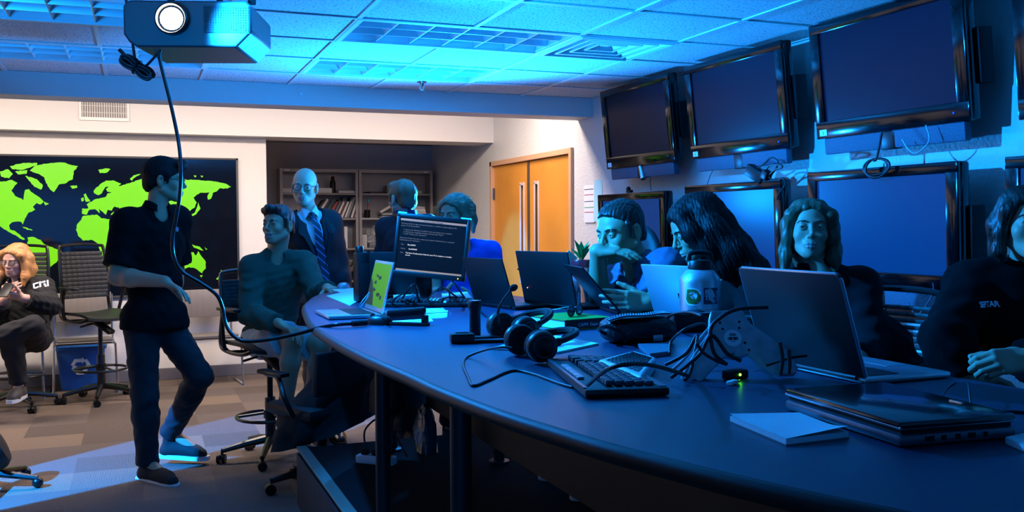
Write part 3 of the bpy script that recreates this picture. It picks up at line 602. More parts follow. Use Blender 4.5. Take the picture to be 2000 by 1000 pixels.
# dark office chair edge cut by the left photo edge
p = at(-14, 880, 5.3); t = thing('office_chair', 'black curved chair cut off by the left photo edge near the floor', 'chair', (p.x, p.y, 0))
MB().tube([(0, 0, .06), (0, 0, .2)], .03, 12).build('column', FRM, t)
q = p.z; s = MB().lathe([(.001, q-.02), (.10, q-.02), (.118, q-.0), (.115, q+.03), (.09, q+.06), (.001, q+.07)], 28, Matrix.Translation((0, 0, q)) @ Matrix.Rotation(1.15, 4, 'Y') @ Matrix.Translation((0, 0, -q))); s.build('seat', SEATM, t)
for k in range(5): a = k*2*pi/5+2.2; MB().tube([(0, 0, .09), (.24*cos(a), .24*sin(a), .055)], [.024, .015], 8).ball((.24*cos(a), .24*sin(a), .03), .03).build('leg', FRM, t)
# ================================================================== THINGS ON THE TABLE
ALU = mat('silver_aluminium', 'aeb4ba', .32, .85); DARKALU = mat('dark_grey_lid', '07080a', .5, spec=.3); SCRB = mat('dim_laptop_screen', '05070b', .2)
KEYM = mat('black_keycap', '121317', .45); TRACK = mat('trackpad_grey', '8d949c', .35, .5); LEDW = mat('white_led', 'ffffff', .3, emit='ffd8c8', es=3)
Q = TZ+.0005
def ground(u, v, z=TZ): p = onz(u, v, z); return p
def yaw_of(a, b): return atan2(b[1]-a[1], b[0]-a[0])
def laptop(hinge, rz, label, W=.34, D=.235, ang=112, shell=DARKALU, scr=SCRB, lid_h=None, group=None, rim=False, logo=None, base=None):
    "local +X along the hinge, user sits at -Y; ang is the opening angle"
    t = thing('laptop', label, 'laptop', (hinge[0], hinge[1], TZ), rz, group)
    b = MB().box((0, -D/2, .009), (W, D, .014), ch=.005); b.build('base', base or shell, t)
    k = MB(); nx, ny = 14, 5
    for j in range(ny):
        for i in range(nx): k.box(((i-nx/2+.5)*W*.88/nx, -.035-j*.0185, .0168), (W*.88/nx*.86, .0155, .002))
    k.build('keyboard', KEYM, t, smooth=0)
    MB().box((0, -D+.045, .0163), (W*.34, .065, .0008)).build('trackpad', TRACK if shell is ALU or base else mat('dark_trackpad', '15171b', .35), t, smooth=0)
    H_ = lid_h or D*.98; a = pi-radians(ang)
    L = Matrix.Translation((0, 0, .016)) @ Matrix.Rotation(a, 4, 'X')       # lid local: +Y up along the lid once opened
    lid = MB().box((0, H_/2, 0), (W, H_, .008), L @ Matrix.Rotation(0, 4, 'X'), ch=.0035)
    lid = lid.build('lid', shell, t)
    MB().box((0, H_/2+.004, .0043), (W-.02, H_-.03, .0008), L).build('screen', scr, lid, smooth=0)
    MB().cyl((-W*.42, 0, .014), (W*.42, 0, .014), .0065, seg=10).build('hinge', BLK, t)
    if logo: logo(lid, L, W, H_)
    if rim: MB().tube([L @ V((sx*(W/2-.001), y, 0)) for sx, y in ((-1, .004), (-1, H_-.012), (-.94, H_-.001), (.94, H_-.001), (1, H_-.012), (1, .004))], .0042, 8).build('edge_rim', mat('bright_rim', 'a9b2bd', .25, .9), lid)
    for s in (-1, 1): MB().box((s*W*.38, -.03, .001), (.03, .012, .002)).box((s*W*.38, -D+.03, .001), (.03, .012, .002)).build('rubber_foot', BLKM, t, smooth=0)
    return t
def lap(h0, h1, label, **k):
    "hinge ends measured on the table top, first the end on the user's right"
    a, b = ground(*h1), ground(*h0); c = (a+b)/2
    return laptop(c, yaw_of(a, b), label, **k)
# open silver laptop with the map picture, facing the aisle
def green_screen(lid, L, W, H_):
    g = MB(); r = random.Random(3)
    for k in range(7):
        cx, cy = r.uniform(-.1, .1), r.uniform(.05, .17); pts = [(cx+r.uniform(.008, .03)*cos(a), cy+r.uniform(.004, .012)*sin(a)) for a in np.linspace(0, 2*pi, 9)[:-1]]
        g.prism(pts, 0.0050, .0056, L)
    g.prism([(-.14, .02), (-.02, .02), (-.06, .08), (-.11, .12), (-.14, .13)], 0.0050, .0056, L)
    g.build('picture_marks', mat('dark_picture', '1c1a12', .4, emit='1c1a12', es=.3), lid, smooth=0)
lap((746, 621), (714, 609), 'open silver laptop showing a bright green picture at table end', W=.30, D=.212, ang=104, shell=ALU, scr=mat('green_lit_screen', '1c3a06', .35, emit='5fb80c', es=.42), logo=green_screen)
# dark laptops turned towards the people on the far side
lap((932, 597), (1002, 606), 'dark laptop seen from behind, left of the tallest black lid', W=.32, D=.22, ang=108)
def led(lid, L, W, H_): MB().ball((W*.38, .07, -.0045), .0022, 8, L).build('indicator', mat('red_white_led', 'ffd0c0', .3, emit='ff9a80', es=6), lid)
lap((1030, 597), (1122, 606), 'tallest black laptop lid with tiny lit star, in front of the doors', W=.34, D=.235, ang=103, lid_h=.238, logo=led)
lap((1164, 603), (1222, 622), 'dark laptop tipped far back in front of the man with chin in hand', W=.31, D=.22, ang=131, lid_h=.24)
def dark_logo(lid, L, W, H_): MB().box((0.0, H_*.42, -.0045), (.012, .02, .0006), L).build('logo', BLKM, lid, smooth=0)
lap((1290, 622), (1392, 632), 'shiny silver laptop lid behind the steel bottle', W=.31, D=.215, ang=112, shell=mat('polished_silver', 'd4d9de', .36, .85), logo=dark_logo)
lap((1500, 712), (1681, 751), 'big dark grey laptop with silver rim facing the fair haired woman', W=.37, D=.255, ang=108, base=ALU, shell=mat('space_grey_aluminium', '12151a', .45, .4), rim=True)
# black laptop and leaning tablet behind the desktop monitor
p = ground(770, 583); laptop(p, radians(160), 'black laptop partly hidden between tower speaker and monitor', W=.30, D=.2, ang=100, lid_h=.22)
# ---------------------------------------------------------------- desktop monitor
p = ground(826, 592); t = thing('computer_monitor', 'black tilted computer monitor showing white error text on black', 'monitor', (p.x, p.y, TZ), radians(-24.5))
RM = Matrix.Translation((.045, -.03, .262)) @ Matrix.Rotation(radians(6), 4, 'Y') @ Matrix.Rotation(radians(-4), 4, 'X') @ Matrix.Scale(.9, 4)
MB().box((0, .03, 0), (.38, .05, .318), RM, ch=.01).build('housing', BLK, t)
f = MB()
for c, d in (((0, 0, .149), (.38, .02, .022)), ((0, 0, -.147), (.38, .02, .026)), ((-.181, 0, 0), (.018, .02, .318)), ((.181, 0, 0), (.018, .02, .318))): f.box(c, d, RM, ch=.003)
f.build('bezel', BLK, t)
s = MB().box((0, -.002, 0), (.35, .006, .28), RM).build('screen', mat('black_lit_screen', '020202', .6, emit='060505', es=1, spec=.08), t, smooth=0)
TXT = mat('screen_text_white', '202020', .5, emit='d8d0c6', es=.8); TXB = mat('screen_text_bar', '2a251c', .5, emit='a89272', es=.72)
SC = RM @ Matrix.Translation((0, -.0052, 0)) @ Matrix.Rotation(pi/2, 4, 'X')
MB().box((0, .128, 0), (.34, .011, .0006), SC).build('title_bar', TXB, s, smooth=0); MB().box((0, -.131, 0), (.34, .012, .0006), SC).build('status_bar', TXB, s, smooth=0)
text('title_text', 'Windows Boot Manager', .0105, SC @ Matrix.Translation((0, .1245, .0006)), mat('screen_text_dark', '0a0a0a', .6), s, 'CENTER')
ROWS = [(.105, -.165, 'Windows failed to start. A recent hardware or software change might be the', 0), (.094, -.165, 'cause. To fix the problem:', 0),
        (.074, -.15, '1. Insert your Windows installation disc and restart your computer.', 0), (.063, -.15, '2. Choose your language settings, and then click "Next."', 0), (.052, -.15, '3. Click "Repair your computer."', 0),
        (.031, -.165, 'If you do not have this disc, contact your system administrator or computer', 0), (.020, -.165, 'manufacturer for assistance.', 0),
        (-.003, -.155, 'File:', 0), (-.003, -.122, '\\Boot\\BCD', 1), (-.024, -.155, 'Status:', 0), (-.024, -.114, '0xc000000f', 1),
        (-.045, -.155, 'Info:', 0), (-.045, -.128, 'The Boot Configuration Data for your PC is missing or contains', 1), (-.056, -.128, 'errors.', 1)]
TXD = mat('screen_text_grey', '181818', .5, emit='8a867e', es=.6)
for y, x, st, b in ROWS: text('screen_text', st, .0092, SC @ Matrix.Translation((x, y, .0004)), TXT if b else TXD, s, bold=.0003 if b else 0)
STB = mat('pale_blue_sticker', 'c2d2e2', .5)
MB().box((-.165, .1605, -.004), (.045, .012, .003), SC).box((.165, .1605, -.004), (.055, .012, .003), SC).build('label_sticker', STB, t, smooth=0)
MB().box((0, .045, .1), (.075, .03, .2), ch=.008).box((0, .06, .22), (.06, .04, .14), ch=.006).build('stand_neck', BLK, t); MB().lathe([(.12, 0), (.12, .012), (.05, .022)], 28, Matrix.Translation((0, .04, 0))).build('stand_base', BLK, t)
MB().box((0, .0285, .145), (.014, .003, .03), rot=(0, .2, 0), ch=.001).build('stand_badge', mat('silver_badge', 'c8ccd0', .3, .8), t); MB().ball((.155, -.012, -.148), .0028, 8, RM).build('power_light', mat('amber_led', 'ffc83c', .3, emit='ffb020', es=5), t)
# tower speaker / flask pair
p = ground(722, 592); t = thing('tower_speaker', 'tall black tower speaker beside the silver laptop', 'speaker', (p.x-.02, p.y+.08, TZ), .2); t.scale = (.8, .8, .8)
MB().box((0, 0, .15), (.082, .09, .3), ch=.02).build('body', BLK, t); MB().lathe([(.024, .3), (.024, .325), (.02, .332), (.001, .333)], 20, Matrix.Translation((-.012, 0, 0))).build('top_knob', BLK, t); MB().box((.0, -.046, .13), (.06, .004, .2), ch=.001).build('grille', BLKM, t); MB().box((.036, -.02, .3), (.012, .02, .02), ch=.003).build('button', BLKM, t)
# ---------------------------------------------------------------- papers
def sheet(quad, th, label, m_=PAPER, z=TZ, name='paper_sheet', cat='paper', curl=0.):
    ps = [ground(u, v, z) for u, v in quad]; c = sum(ps, V())/4; c.z = z; n = 10; vs_ = []
    for j in range(n+1):
        for i in range(n+1):
            a, b = i/n, j/n; p = ps[0]*(1-a)*(1-b)+ps[1]*a*(1-b)+ps[2]*a*b+ps[3]*(1-a)*b; vs_.append((p.x-c.x, p.y-c.y, th+curl*(max(0, abs(a-.5)*2-.5)**2+.4*max(0, b-.7)**2*4)))
    m0 = len(vs_); vs_ += [(a, b, z_-th*.9) for a, b, z_ in vs_]; fs = []
    for j in range(n):
        for i in range(n): k = j*(n+1)+i; fs += [(k, k+1, k+n+2, k+n+1), (k+m0, k+n+1+m0, k+n+2+m0, k+1+m0)]
    rim = list(range(n+1))+[j*(n+1)+n for j in range(1, n+1)]+[n*(n+1)+i for i in range(n-1, -1, -1)]+[j*(n+1) for j in range(n-1, 0, -1)]
    fs += [(rim[k], rim[(k+1) % len(rim)], rim[(k+1) % len(rim)]+m0, rim[k]+m0) for k in range(len(rim))]
    t = MB().add(vs_, fs).build(name, m_, smooth=40); t.location = c; return props(t, label, cat)
sheet([(637, 579), (688, 568), (706, 585), (684, 598)], .004, 'white paper stack on the table end by the man in green')
sheet([(648, 566), (690, 563), (705, 569), (668, 573)], .002, 'loose white sheet beyond the paper stack, near the mouse')
sheet([(765, 577), (812, 574), (818, 583), (770, 588)], .02, 'thick cyan lit paper pad left of the monitor stand', name='paper_pad', cat='paper')
sheet([(862, 577), (912, 574), (922, 586), (868, 590)], .012, 'white papers right of monitor stand, under the cables')
sheet([(745, 607), (865, 602), (874, 610), (756, 616)], .002, 'white sheet in front of the desktop keyboard')
sheet([(730, 622), (838, 616), (846, 628), (752, 636)], .0015, 'white card lying under the black stapler')
sheet([(960, 683), (1066, 655), (1169, 674), (1090, 691)], .006, 'white writing pad under the front headset', name='writing_pad', cat='notepad')
# ---------------------------------------------------------------- keyboards and mice
def keyboard(c, rz, W, D, label, big=False):
    t = thing('keyboard', label, 'keyboard', (c[0], c[1], TZ), rz)
    MB().box((0, 0, .011), (W, D, .018), ch=.006).build('case', BLK, t)
    k = MB(); nx, ny = 20, 5; x0, x1 = -W/2+.03, W/2-.03; y1 = D/2-(.05 if big else .022); dy = (D-(.075 if big else .04))/ny; dx = (x1-x0)/nx
    for j in range(ny):
        for i in range(nx):
            if i == 14 or i == 16 and j == 0: continue
            k.box((x0+(i+.5)*dx, y1-(j+.5)*dy, .0255+.002*(2-j)*.5), (dx*.80, dy*.80, .011), ch=.002)
    k.build('keys', mat('dark_blue_grey_keycap', '30363f', .4) if big else KEYM, t, smooth=40)
    if big:
        m2 = MB()
        for i in range(9): m2.box((-W*.2+i*.022, D/2-.02, .0235), (.019, .016, .006), ch=.002)
        m2.build('media_keys', mat('silver_media_key', 'b9bec6', .25, .6), t); MB().box((-.0, D/2-.0055, .0205), (W*.92, .008, .002)).box((0, -D/2+.013, .0205), (W*.94, .018, .002)).build('trim_strip', mat('grey_trim', '5d6672', .3, .4), t, smooth=0)
        MB().box((W/2-.025, 0, .0205), (.03, D*.7, .0015)).build('end_plate', mat('dark_trim', '2b3038', .35), t, smooth=0)
    for sx in (-1, 1): MB().box((sx*W*.42, D/2-.02, .0015), (.03, .012, .003)).build('foot', BLKM, t, smooth=0)
    return t
a, b = ground(1086, 718), ground(1168, 784); c = (a+b)/2; dirv = (b-a).normalized(); side = V((-dirv.y, dirv.x, 0)); c2 = (ground(1170, 706)+ground(1298, 775))/2
kc = (c+c2)/2; keyboard(kc, yaw_of(b, a), .47, .185, 'black full keyboard with silver media keys near the table edge', True)
p = ground(835, 598); keyboard(p, radians(-24), .42, .13, 'slim black keyboard lying under the error text monitor')
def mouse(c, rz, label, m_=BLK, s=1.):
    t = thing('mouse', label, 'mouse', (c[0], c[1], TZ), rz); n = 14; vs_, fs = [], []
    m0 = MB().lathe([(max(1e-3, cos(a)**.7), sin(a)) for a in np.linspace(0, pi/2, 9)], 28, Matrix.Diagonal((.032*s, .054*s, .036*s, 1))); m0.build('shell', m_, t, smooth=60)
    MB().cyl((-.004, .026, .031*s), (.004, .026, .031*s), .009, seg=14).build('scroll_wheel', BLKM, t); return t
mouse(ground(741, 634), radians(50), 'black computer mouse beside the silver laptop')
mouse(ground(664, 564)+V((.02, 0, 0)), radians(-40), 'mouse under the hand of the man in green', mat('silver_mouse', '9aa2aa', .3, .4))
# stapler
p = ground(800, 636); t = thing('stapler', 'black stapler on a white card near the silver laptop', 'stapler', (p.x, p.y, TZ), radians(-38))
MB().box((0, 0, .006), (.15, .034, .012), ch=.004).build('base', BLK, t); MB().box((-.01, 0, .03), (.13, .02, .018), rot=(0, -.08, 0), ch=.004).build('magazine', mat('stapler_steel', '5a6068', .3, .8), t); MB().box((-.012, 0, .05), (.15, .032, .026), rot=(0, -.1, 0), ch=.01).build('arm', BLK, t); MB().box((.06, 0, .024), (.02, .03, .03), ch=.004).build('pivot', BLK, t)
# microphones
p = ground(928, 655); t = thing('flashlight', 'black flashlight standing upright by the headsets', 'flashlight', (p.x, p.y, TZ))
MB().lathe([(.018, 0), (.019, .004), (.0185, .08), (.023, .095), (.023, .113), (.021, .116)], 24).build('barrel', BLK, t); MB().lathe([(.0205, .1155), (.0, .1165)], 24, cap=False).build('lens', mat('flashlight_lens', 'd8dde2', .15), t)
a, b = ground(882, 671), ground(985, 668); t = thing('handset', 'flat black handset lying left of the front headset', 'handset', ((a.x+b.x)/2, (a.y+b.y)/2, TZ), yaw_of(a, b))
MB().box((-.05, 0, .016), (.075, .045, .032), ch=.008).box((.03, 0, .011), (.12, .032, .02), ch=.007).build('body', BLK, t); MB().box((.03, -.0165, .012), (.1, .001, .004)).build('trim', ALU, t, smooth=0); MB().box((-.05, 0, .033), (.04, .02, .003), ch=.001).build('button', BLKM, t)
# ---------------------------------------------------------------- headsets
PADM = mat('black_foam', '0b0b0d', .9, bump=(200, .4))
def headset(M, label, boom=None, spread=.085):
    "local: cups face each other along X, band arches to +Z; M places it"
    t = thing('headset', label, 'headset', M.translation, rot=M.to_euler())
    MB().tube(spline([(spread*1.02*cos(a)*1.0, 0, .11*sin(a)+.02) for a in np.linspace(0.0, pi, 13)], 4), .009, 8, flat=(0, 1, 0)).build('headband', BLK, t)
    MB().tube(spline([(spread*.92*cos(a), 0, .1*sin(a)+.022) for a in np.linspace(.5, pi-.5, 9)], 4), .011, 8).build('band_padding', PADM, t)
    for s in (-1, 1):
        T = Matrix.Translation((s*spread, 0, -.005)) @ Matrix.Rotation(s*pi/2, 4, 'Y')
        c = MB().lathe([(.001, .024), (.03, .024), (.040, .016), (.043, 0), (.041, -.006)], 28, T).build('ear_cup', BLK, t, smooth=50)
        MB().lathe([(.041, -.006), (.044, -.014), (.04, -.024), (.026, -.026), (.022, -.016)], 28, T).build('ear_pad', PADM, c, smooth=60)
        MB().lathe([(.025, .0245), (.027, .026), (.029, .0245)], 28, T, cap=False).build('ring', mat('dark_steel_ring', '3a404a', .3, .6), c)
        MB().box((s*spread*1.02, 0, .035), (.012, .022, .03), ch=.004).build('slider', BLK, t)
    if boom:
        b = MB().tube(spline(boom, 6), .0045, 8).build('microphone_boom', BLK, t); MB().ball(boom[-1], (.011, .011, .015)).build('foam_tip', PADM, b)
    return t
yv = radians(-21.5)
M = Matrix.Translation(ground(1040, 706)+V((0, .02, .044))) @ Matrix.Rotation(yv+1.15, 4, 'Z') @ Matrix.Rotation(radians(82), 4, 'X') @ Matrix.Rotation(0.0, 4, 'Y')
M = Matrix.Translation(at(1038, 678, 2.57)) @ Matrix.Rotation(yv-radians(70), 4, 'Z') @ Matrix.Rotation(radians(-78), 4, 'X'); M.translation.z = TZ+.047
headset(M, 'front black headset with big round ear cup on the white pad')
M = Matrix.Translation(at(1003, 640, 2.92)) @ Matrix.Rotation(yv-radians(62), 4, 'Z') @ Matrix.Rotation(radians(-70), 4, 'X'); M.translation.z = TZ+.05
inv = M.inverted(); headset(M, 'rear black headset with raised microphone boom beside the flashlight', [inv @ at(u, v, d) for u, v, d in ((975, 632, 2.94), (973, 608, 2.93), (982, 588, 2.93), (994, 572, 2.93), (1003, 562, 2.93))])
def tcable(name, pts, r, label, cat='cable', lift=0., m_=None):
    "pts: (u, v) on the table, or (u, v, height above table)"
    return cable(name, [ground(p[0], p[1], TZ+r+(p[2] if len(p) > 2 else 0)) for p in pts], r, label, cat, m_)
tcable('headset_wire', [(1000, 680, .04), (975, 678, .04), (940, 686, .02), (912, 698), (905, 712), (915, 738), (925, 753), (955, 742), (1000, 724), (1040, 730), (1090, 748), (1118, 756)], .0032, 'thin black headset cord looping over the table towards keyboard', 'wire')
tcable('keyboard_wire', [(1148, 752, .03), (1185, 722, .085), (1230, 711, .10), (1275, 714, .08), (1320, 726, .04), (1345, 735, .01)], .0045, 'black cord arching above the keyboard', 'wire')
# ---------------------------------------------------------------- book with glasses
a, b = ground(1103, 646), ground(1179, 640); d = (b-a); ln = .20; c = a+d.normalized()*ln/2; rz = yaw_of(a, b); back = V((-d.y, d.x, 0)).normalized(); c = c+back*.115
t = thing('exam_book', 'thick green topped exam book under the sunglasses', 'book', (c.x, c.y, TZ), rz)
MB().box((0, 0, .035), (.20, .235, .003)).box((0, 0, .0015), (.20, .235, .003)).build('cover', mat('green_cover', '3c9628', .35), t, smooth=0); MB().box((0, -.116, .018), (.20, .003, .035)).build('spine', mat('black_spine', '0e1013', .4), t, smooth=0); MB().box((0, .0, .018), (.192, .228, .03)).build('pages', PAGE, t, smooth=0)
text('spine_title', 'CAPM  Exam Prep', .016, Matrix.Translation((-.045, -.118, .011)) @ Matrix.Rotation(pi/2, 4, 'X'), mat('white_print', 'dfe6ee', .5), t)
bz = TZ+.0367
t = thing('sunglasses', 'dark sunglasses resting on the green exam book', 'glasses', (c.x+.02, c.y-.01, bz), rz+.5)
for s in (-1, 1):
    MB().tube([(s*.034+.027*cos(q), 0, .02+.019*sin(q)) for q in np.linspace(0, 2*pi, 21)[:-1]], .0026, 6, closed=True).build('rim', BLK, t); MB().lathe([(.001, 0), (.026, 0)], 20, Matrix.Translation((s*.034, 0, .02)) @ Matrix.Rotation(pi/2, 4, 'X') @ Matrix.Diagonal((1, .7, 1, 1)), cap=False).build('lens', mat('dark_lens', '050608', .08, spec=.9), t)
    MB().tube([(s*.061, 0, .026), (s*.064, .06, .024), (s*.062, .12, .012), (s*.06, .135, .002)], .0022, 6).build('temple', BLK, t)
MB().tube([(-.009, 0, .026), (0, -.002, .029), (.009, 0, .026)], .0024, 6).build('bridge', BLK, t)
# ---------------------------------------------------------------- studded pouch
p = ground(1246, 668); t = thing('leather_pouch', 'black leather camera pouch with white stitched edging', 'pouch', (p.x, p.y, TZ), radians(-12))
bm = bmesh.new(); bmesh.ops.create_icosphere(bm, subdivisions=4, radius=1)
for q in bm.verts:
    s = lambda w, e: math.copysign(abs(w)**e, w); n = 1+.05*mnoise.noise(q.co*3); q.co = V((s(q.co.x, .6)*.115*n, s(q.co.y, .6)*.07*n, max(0, .04+s(q.co.z, .6)*.042*n)))
me = bpy.data.meshes.new('body'); bm.to_mesh(me); bm.free(); link('body', me, mat('black_leather', '0c0c0f', .4, bump=(90, .4)), t)
def dots(pts, par, r=.0024):
    m_ = MB()
    for q in spline(pts, 7): m_.ball(q, r, 6)
    return m_.build('stitching', mat('white_print', 'dfe6ee', .5), par, smooth=60)
st = MB(); pa = [(-.11, -.05, .075), (-.06, -.055, .088), (0, -.05, .088), (.06, -.02, .09), (.1, .01, .085)]
for a, b in zip(spline(pa, 6)[:-1], spline(pa, 6)[1:]): st.box((a+b)/2, ((b-a).length*1.15, .04, .004), rot=(0, 0, atan2((b-a).y, (b-a).x)))
st.build('strap', mat('blue_grey_strap', '3c4550', .5), t); dots([(x, y-.017, z+.003) for x, y, z in pa], t); dots([(x, y+.017, z+.003) for x, y, z in pa], t)
MB().tube(spline([(-.11, -.03, .03), (-.14, -.06, .05), (-.12, -.09, .06), (-.07, -.085, .03), (-.06, -.07, .01)], 5), .006, 6).build('handle', BLK, t); MB().box((.04, -.075, .02), (.03, .006, .02), ch=.002).build('buckle', ALU, t)
# small black hub behind the cable tangle
a, b = ground(1303, 650), ground(1378, 642); p = (a+b)/2
t = thing('docking_hub', 'black docking hub with pale top edge behind the cables', 'hub', (p.x, p.y, TZ), yaw_of(a, b)-.25); MB().box((0, 0, .032), (.16, .09, .06), ch=.006).build('case', BLK, t); MB().box((0, -.04, .0625), (.15, .012, .002)).build('edge_trim', mat('pale_trim', '9aa4b0', .3, .5), t, smooth=0)
# ---------------------------------------------------------------- steel bottle with stickers
p = at(1367, 560, 3.3); bx, by = p.x, p.y; t = thing('steel_bottle', 'big brushed steel bottle with stickers and black handled lid', 'bottle', (bx, by, TZ), radians(-21.5-9))
BR = .071; MB().lathe([(.062, 0), (BR, .006), (BR, .165), (.066, .18), (.05, .2), (.038, .207), (.037, .212)], 40).build('body', mat('brushed_steel', 'b4bdc6', .34, .9, bump=(6, .03, (1, 1, 30))), t, smooth=50)
MB().lathe([(.042, .208), (.042, .232), (.038, .238), (.001, .24)], 28).build('lid', BLK, t); MB().tube(spline([(-.036, 0, .225), (-.037, 0, .25), (-.03, 0, .262), (.0, 0, .266), (.03, 0, .262), (.037, 0, .25), (.036, 0, .225)], 5), .0085, 8).build('handle', BLK, t)
def bend(o):
    for q in o.data.vertices: a = q.co.x/BR-pi/2; r = BR+.0004+q.co.z; q.co = V((r*cos(a), r*sin(a), q.co.y))
    return o
def sub(mb, n):       # finely cut flat shape so it can follow the curve
    bm = bmesh.new(); me = bpy.data.meshes.new('x'); me.from_pydata(mb.v, [], mb.f); bm.from_mesh(me); bmesh.ops.triangulate(bm, faces=bm.faces)
    for _ in range(n): bmesh.ops.subdivide_edges(bm, edges=[e for e in bm.edges if e.calc_length() > .006], cuts=1)
    mb.v = [v.co[:] for v in bm.verts]; mb.f = [[v.index for v in f.verts] for f in bm.faces]; bm.free(); return mb
def blob(cx, cy, rx, ry, s, w=.12): r = random.Random(s); ph = [r.uniform(0, 6.3) for _ in range(4)]; return [(cx+rx*cos(a)*(1+w*sin(3*a+ph[0])+w*.6*sin(5*a+ph[1])), cy+ry*sin(a)*(1+w*sin(2*a+ph[2])+w*.5*sin(4*a+ph[3]))) for a in np.linspace(0, 2*pi, 33)[:-1]]
bend(sub(MB().prism(blob(-.028, .115, .031, .034, 3), 0, .0003), 4).build('sticker_border', mat('sticker_white', 'cfd6de', .4), t)); bend(sub(MB().prism(blob(-.028, .115, .026, .029, 3), .0002, .0006), 4).build('green_sticker', mat('sticker_green', '2f5a1c', .4, var=(60, .5)), t))
bend(sub(MB().box((.038, .118, .0002), (.056, .055, .0004)), 4).build('text_sticker', mat('sticker_navy', '20304e', .4), t))
for st, y in (('FEL', .124), ('TEL', .105)):
    o = text('sticker_lettering', st, .021, Matrix.Translation((.014, y, .0006)), MATS['sticker_white'], t, bold=.0008); bend(o)
sm = MB()
for k in range(5): sm.box((.062, .1+.008*k, .0008), (.008, .003, .0003))
for k in range(2): sm.box((.038, .088+.007*k-.01, .0008), (.058, .003, .0003))
bend(sub(sm, 3).build('sticker_stripes', MATS['sticker_white'], t)); bend(sub(MB().prism(blob(-.02, .055, .034, .02, 8), 0, .0004), 4).build('badge_sticker', mat('sticker_teal', '3d5560', .4), t)); bend(sub(MB().prism(blob(.045, .045, .022, .022, 5), 0, .0004), 4).build('script_sticker', MATS['sticker_white'], t))
# ---------------------------------------------------------------- upturned conference phone
D0 = 2.24; o0 = ground(1440, 748); PHM = mat('grey_phone_metal', 'a8b0b8', .45, .1, var=(40, .2))
poly = [(930, 215), (1060, 207), (1195, 210), (1215, 260), (1250, 320), (1330, 380), (1415, 440), (1440, 470), (1480, 490), (1515, 530), (1590, 670), (1565, 720), (1430, 725), (1330, 655), (1195, 560), (1130, 590), (1075, 590), (1010, 578), (895, 680), (780, 790), (740, 755), (690, 795), (635, 730), (760, 550), (900, 380), (912, 280)]
cx, cy = 1085, 760; sc_ = D0/FPX/4.167
pp = [((x-cx)*sc_, (cy-y)*sc_*1.09) for x, y in poly]
p = ground(1180+cx/4.167, 560+cy/4.167)
t = thing('conference_phone', 'upturned grey three armed conference phone base with round label', 'phone', (p.x, p.y, TZ+.003), rot=(Matrix.Rotation(-YAW, 3, 'Z') @ Matrix.Rotation(radians(62), 3, 'X')).to_euler())
MB().prism(pp, -.024, 0).build('body', PHM, t, bevel=.003, smooth=0)
lx, ly = (1085-cx)*sc_, (cy-440)*sc_*1.09
MB().lathe([(.021, 0), (.021, .0012)], 28, Matrix.Translation((lx, ly, 0))).build('round_label', mat('label_white', 'dfe4ea', .5), t)
lb = MB(); r = random.Random(2)
for k in range(16): lb.box((lx-.0125+k*.0016, ly-.001, .0014), (r.choice((.0006, .001)), .007, .0003))
for k in range(3): lb.box((lx, ly+.007+.0035*k-(0 if k < 2 else .022), .0014), (.016-.003*k, .0012, .0003))
lb.build('label_print', INK, t, smooth=0)
sm = MB()
for x, y in ((993, 315), (1153, 308), (1010, 365), (1147, 357), (1205, 535), (1180, 478)): sm.lathe([(.0032, 0), (.0032, .0008)], 10, Matrix.Translation(((x-cx)*sc_, (cy-y)*sc_*1.09, 0)))
sm.build('screw_hole', BLKM, t)
# hub with the green light, and white connectors
p = ground(1412, 735); t = thing('usb_hub', 'small black hub glowing green under the conference phone', 'hub', (p.x, p.y-.05, TZ), .3); MB().box((0, 0, .012), (.06, .035, .022), ch=.005).build('case', BLK, t); MB().ball((-.005, -.018, .014), .003, 8).build('power_light', mat('green_led', '60ff30', .3, emit='50ff20', es=25), t)
p = ground(1430, 752); t = thing('usb_plug', 'white plug lying beside the small black hub', 'plug', (p.x, p.y, TZ), .2); MB().box((0, 0, .006), (.035, .014, .01), rot=(0, 0, .3), ch=.003).build('plug_body', mat('white_plastic', 'e8e8e8', .35), t); MB().box((.022, .007, .006), (.014, .01, .005), rot=(0, 0, .3)).build('contact', CHROME, t, smooth=0)
# tangle of black cables
TG = [[(1298, 628, .03), (1310, 616, .08), (1340, 610, .10), (1372, 618, .10), (1392, 638, .06), (1400, 650, .05)], [(1500, 600, .06), (1440, 604, .10), (1405, 622, .09), (1388, 645, .05), (1395, 690, .04), (1420, 712, .02)],
      [(1308, 690, .02), (1312, 665, .05), (1340, 642, .09), (1375, 632, .09), (1390, 650, .06), (1440, 700, .05)], [(1300, 712, .02), (1340, 690, .05), (1362, 655, .09), (1350, 720, .02), (1338, 742, .0)],
      [(1310, 738, .01), (1340, 715, .04), (1368, 690, .06), (1390, 655, .07), (1420, 690, .06), (1447, 705, .03)], [(1360, 670, .06), (1375, 690, .05), (1400, 705, .03), (1420, 712, .02)], [(1497, 714, .03), (1540, 700, .05), (1575, 695, .05)], [(1523, 668, .06), (1528, 700, .03), (1524, 732, .01)], [(1540, 682, .05), (1542, 710, .03), (1540, 730, .01)]]
LB = ['thick black cable arching in front of the steel bottle', 'black cable dropping across the conference phone from the upper right', 'black cable loop left of the conference phone', 'black cable sagging down left of the conference phone', 'black cable crossing the left arm of the conference phone', 'short black cable over the left arm of conference phone', 'thin black cable leaving the right arm of conference phone', 'black cable wrapped round right arm of the phone, inner one', 'black cable wrapped round right arm of the phone, outer one']
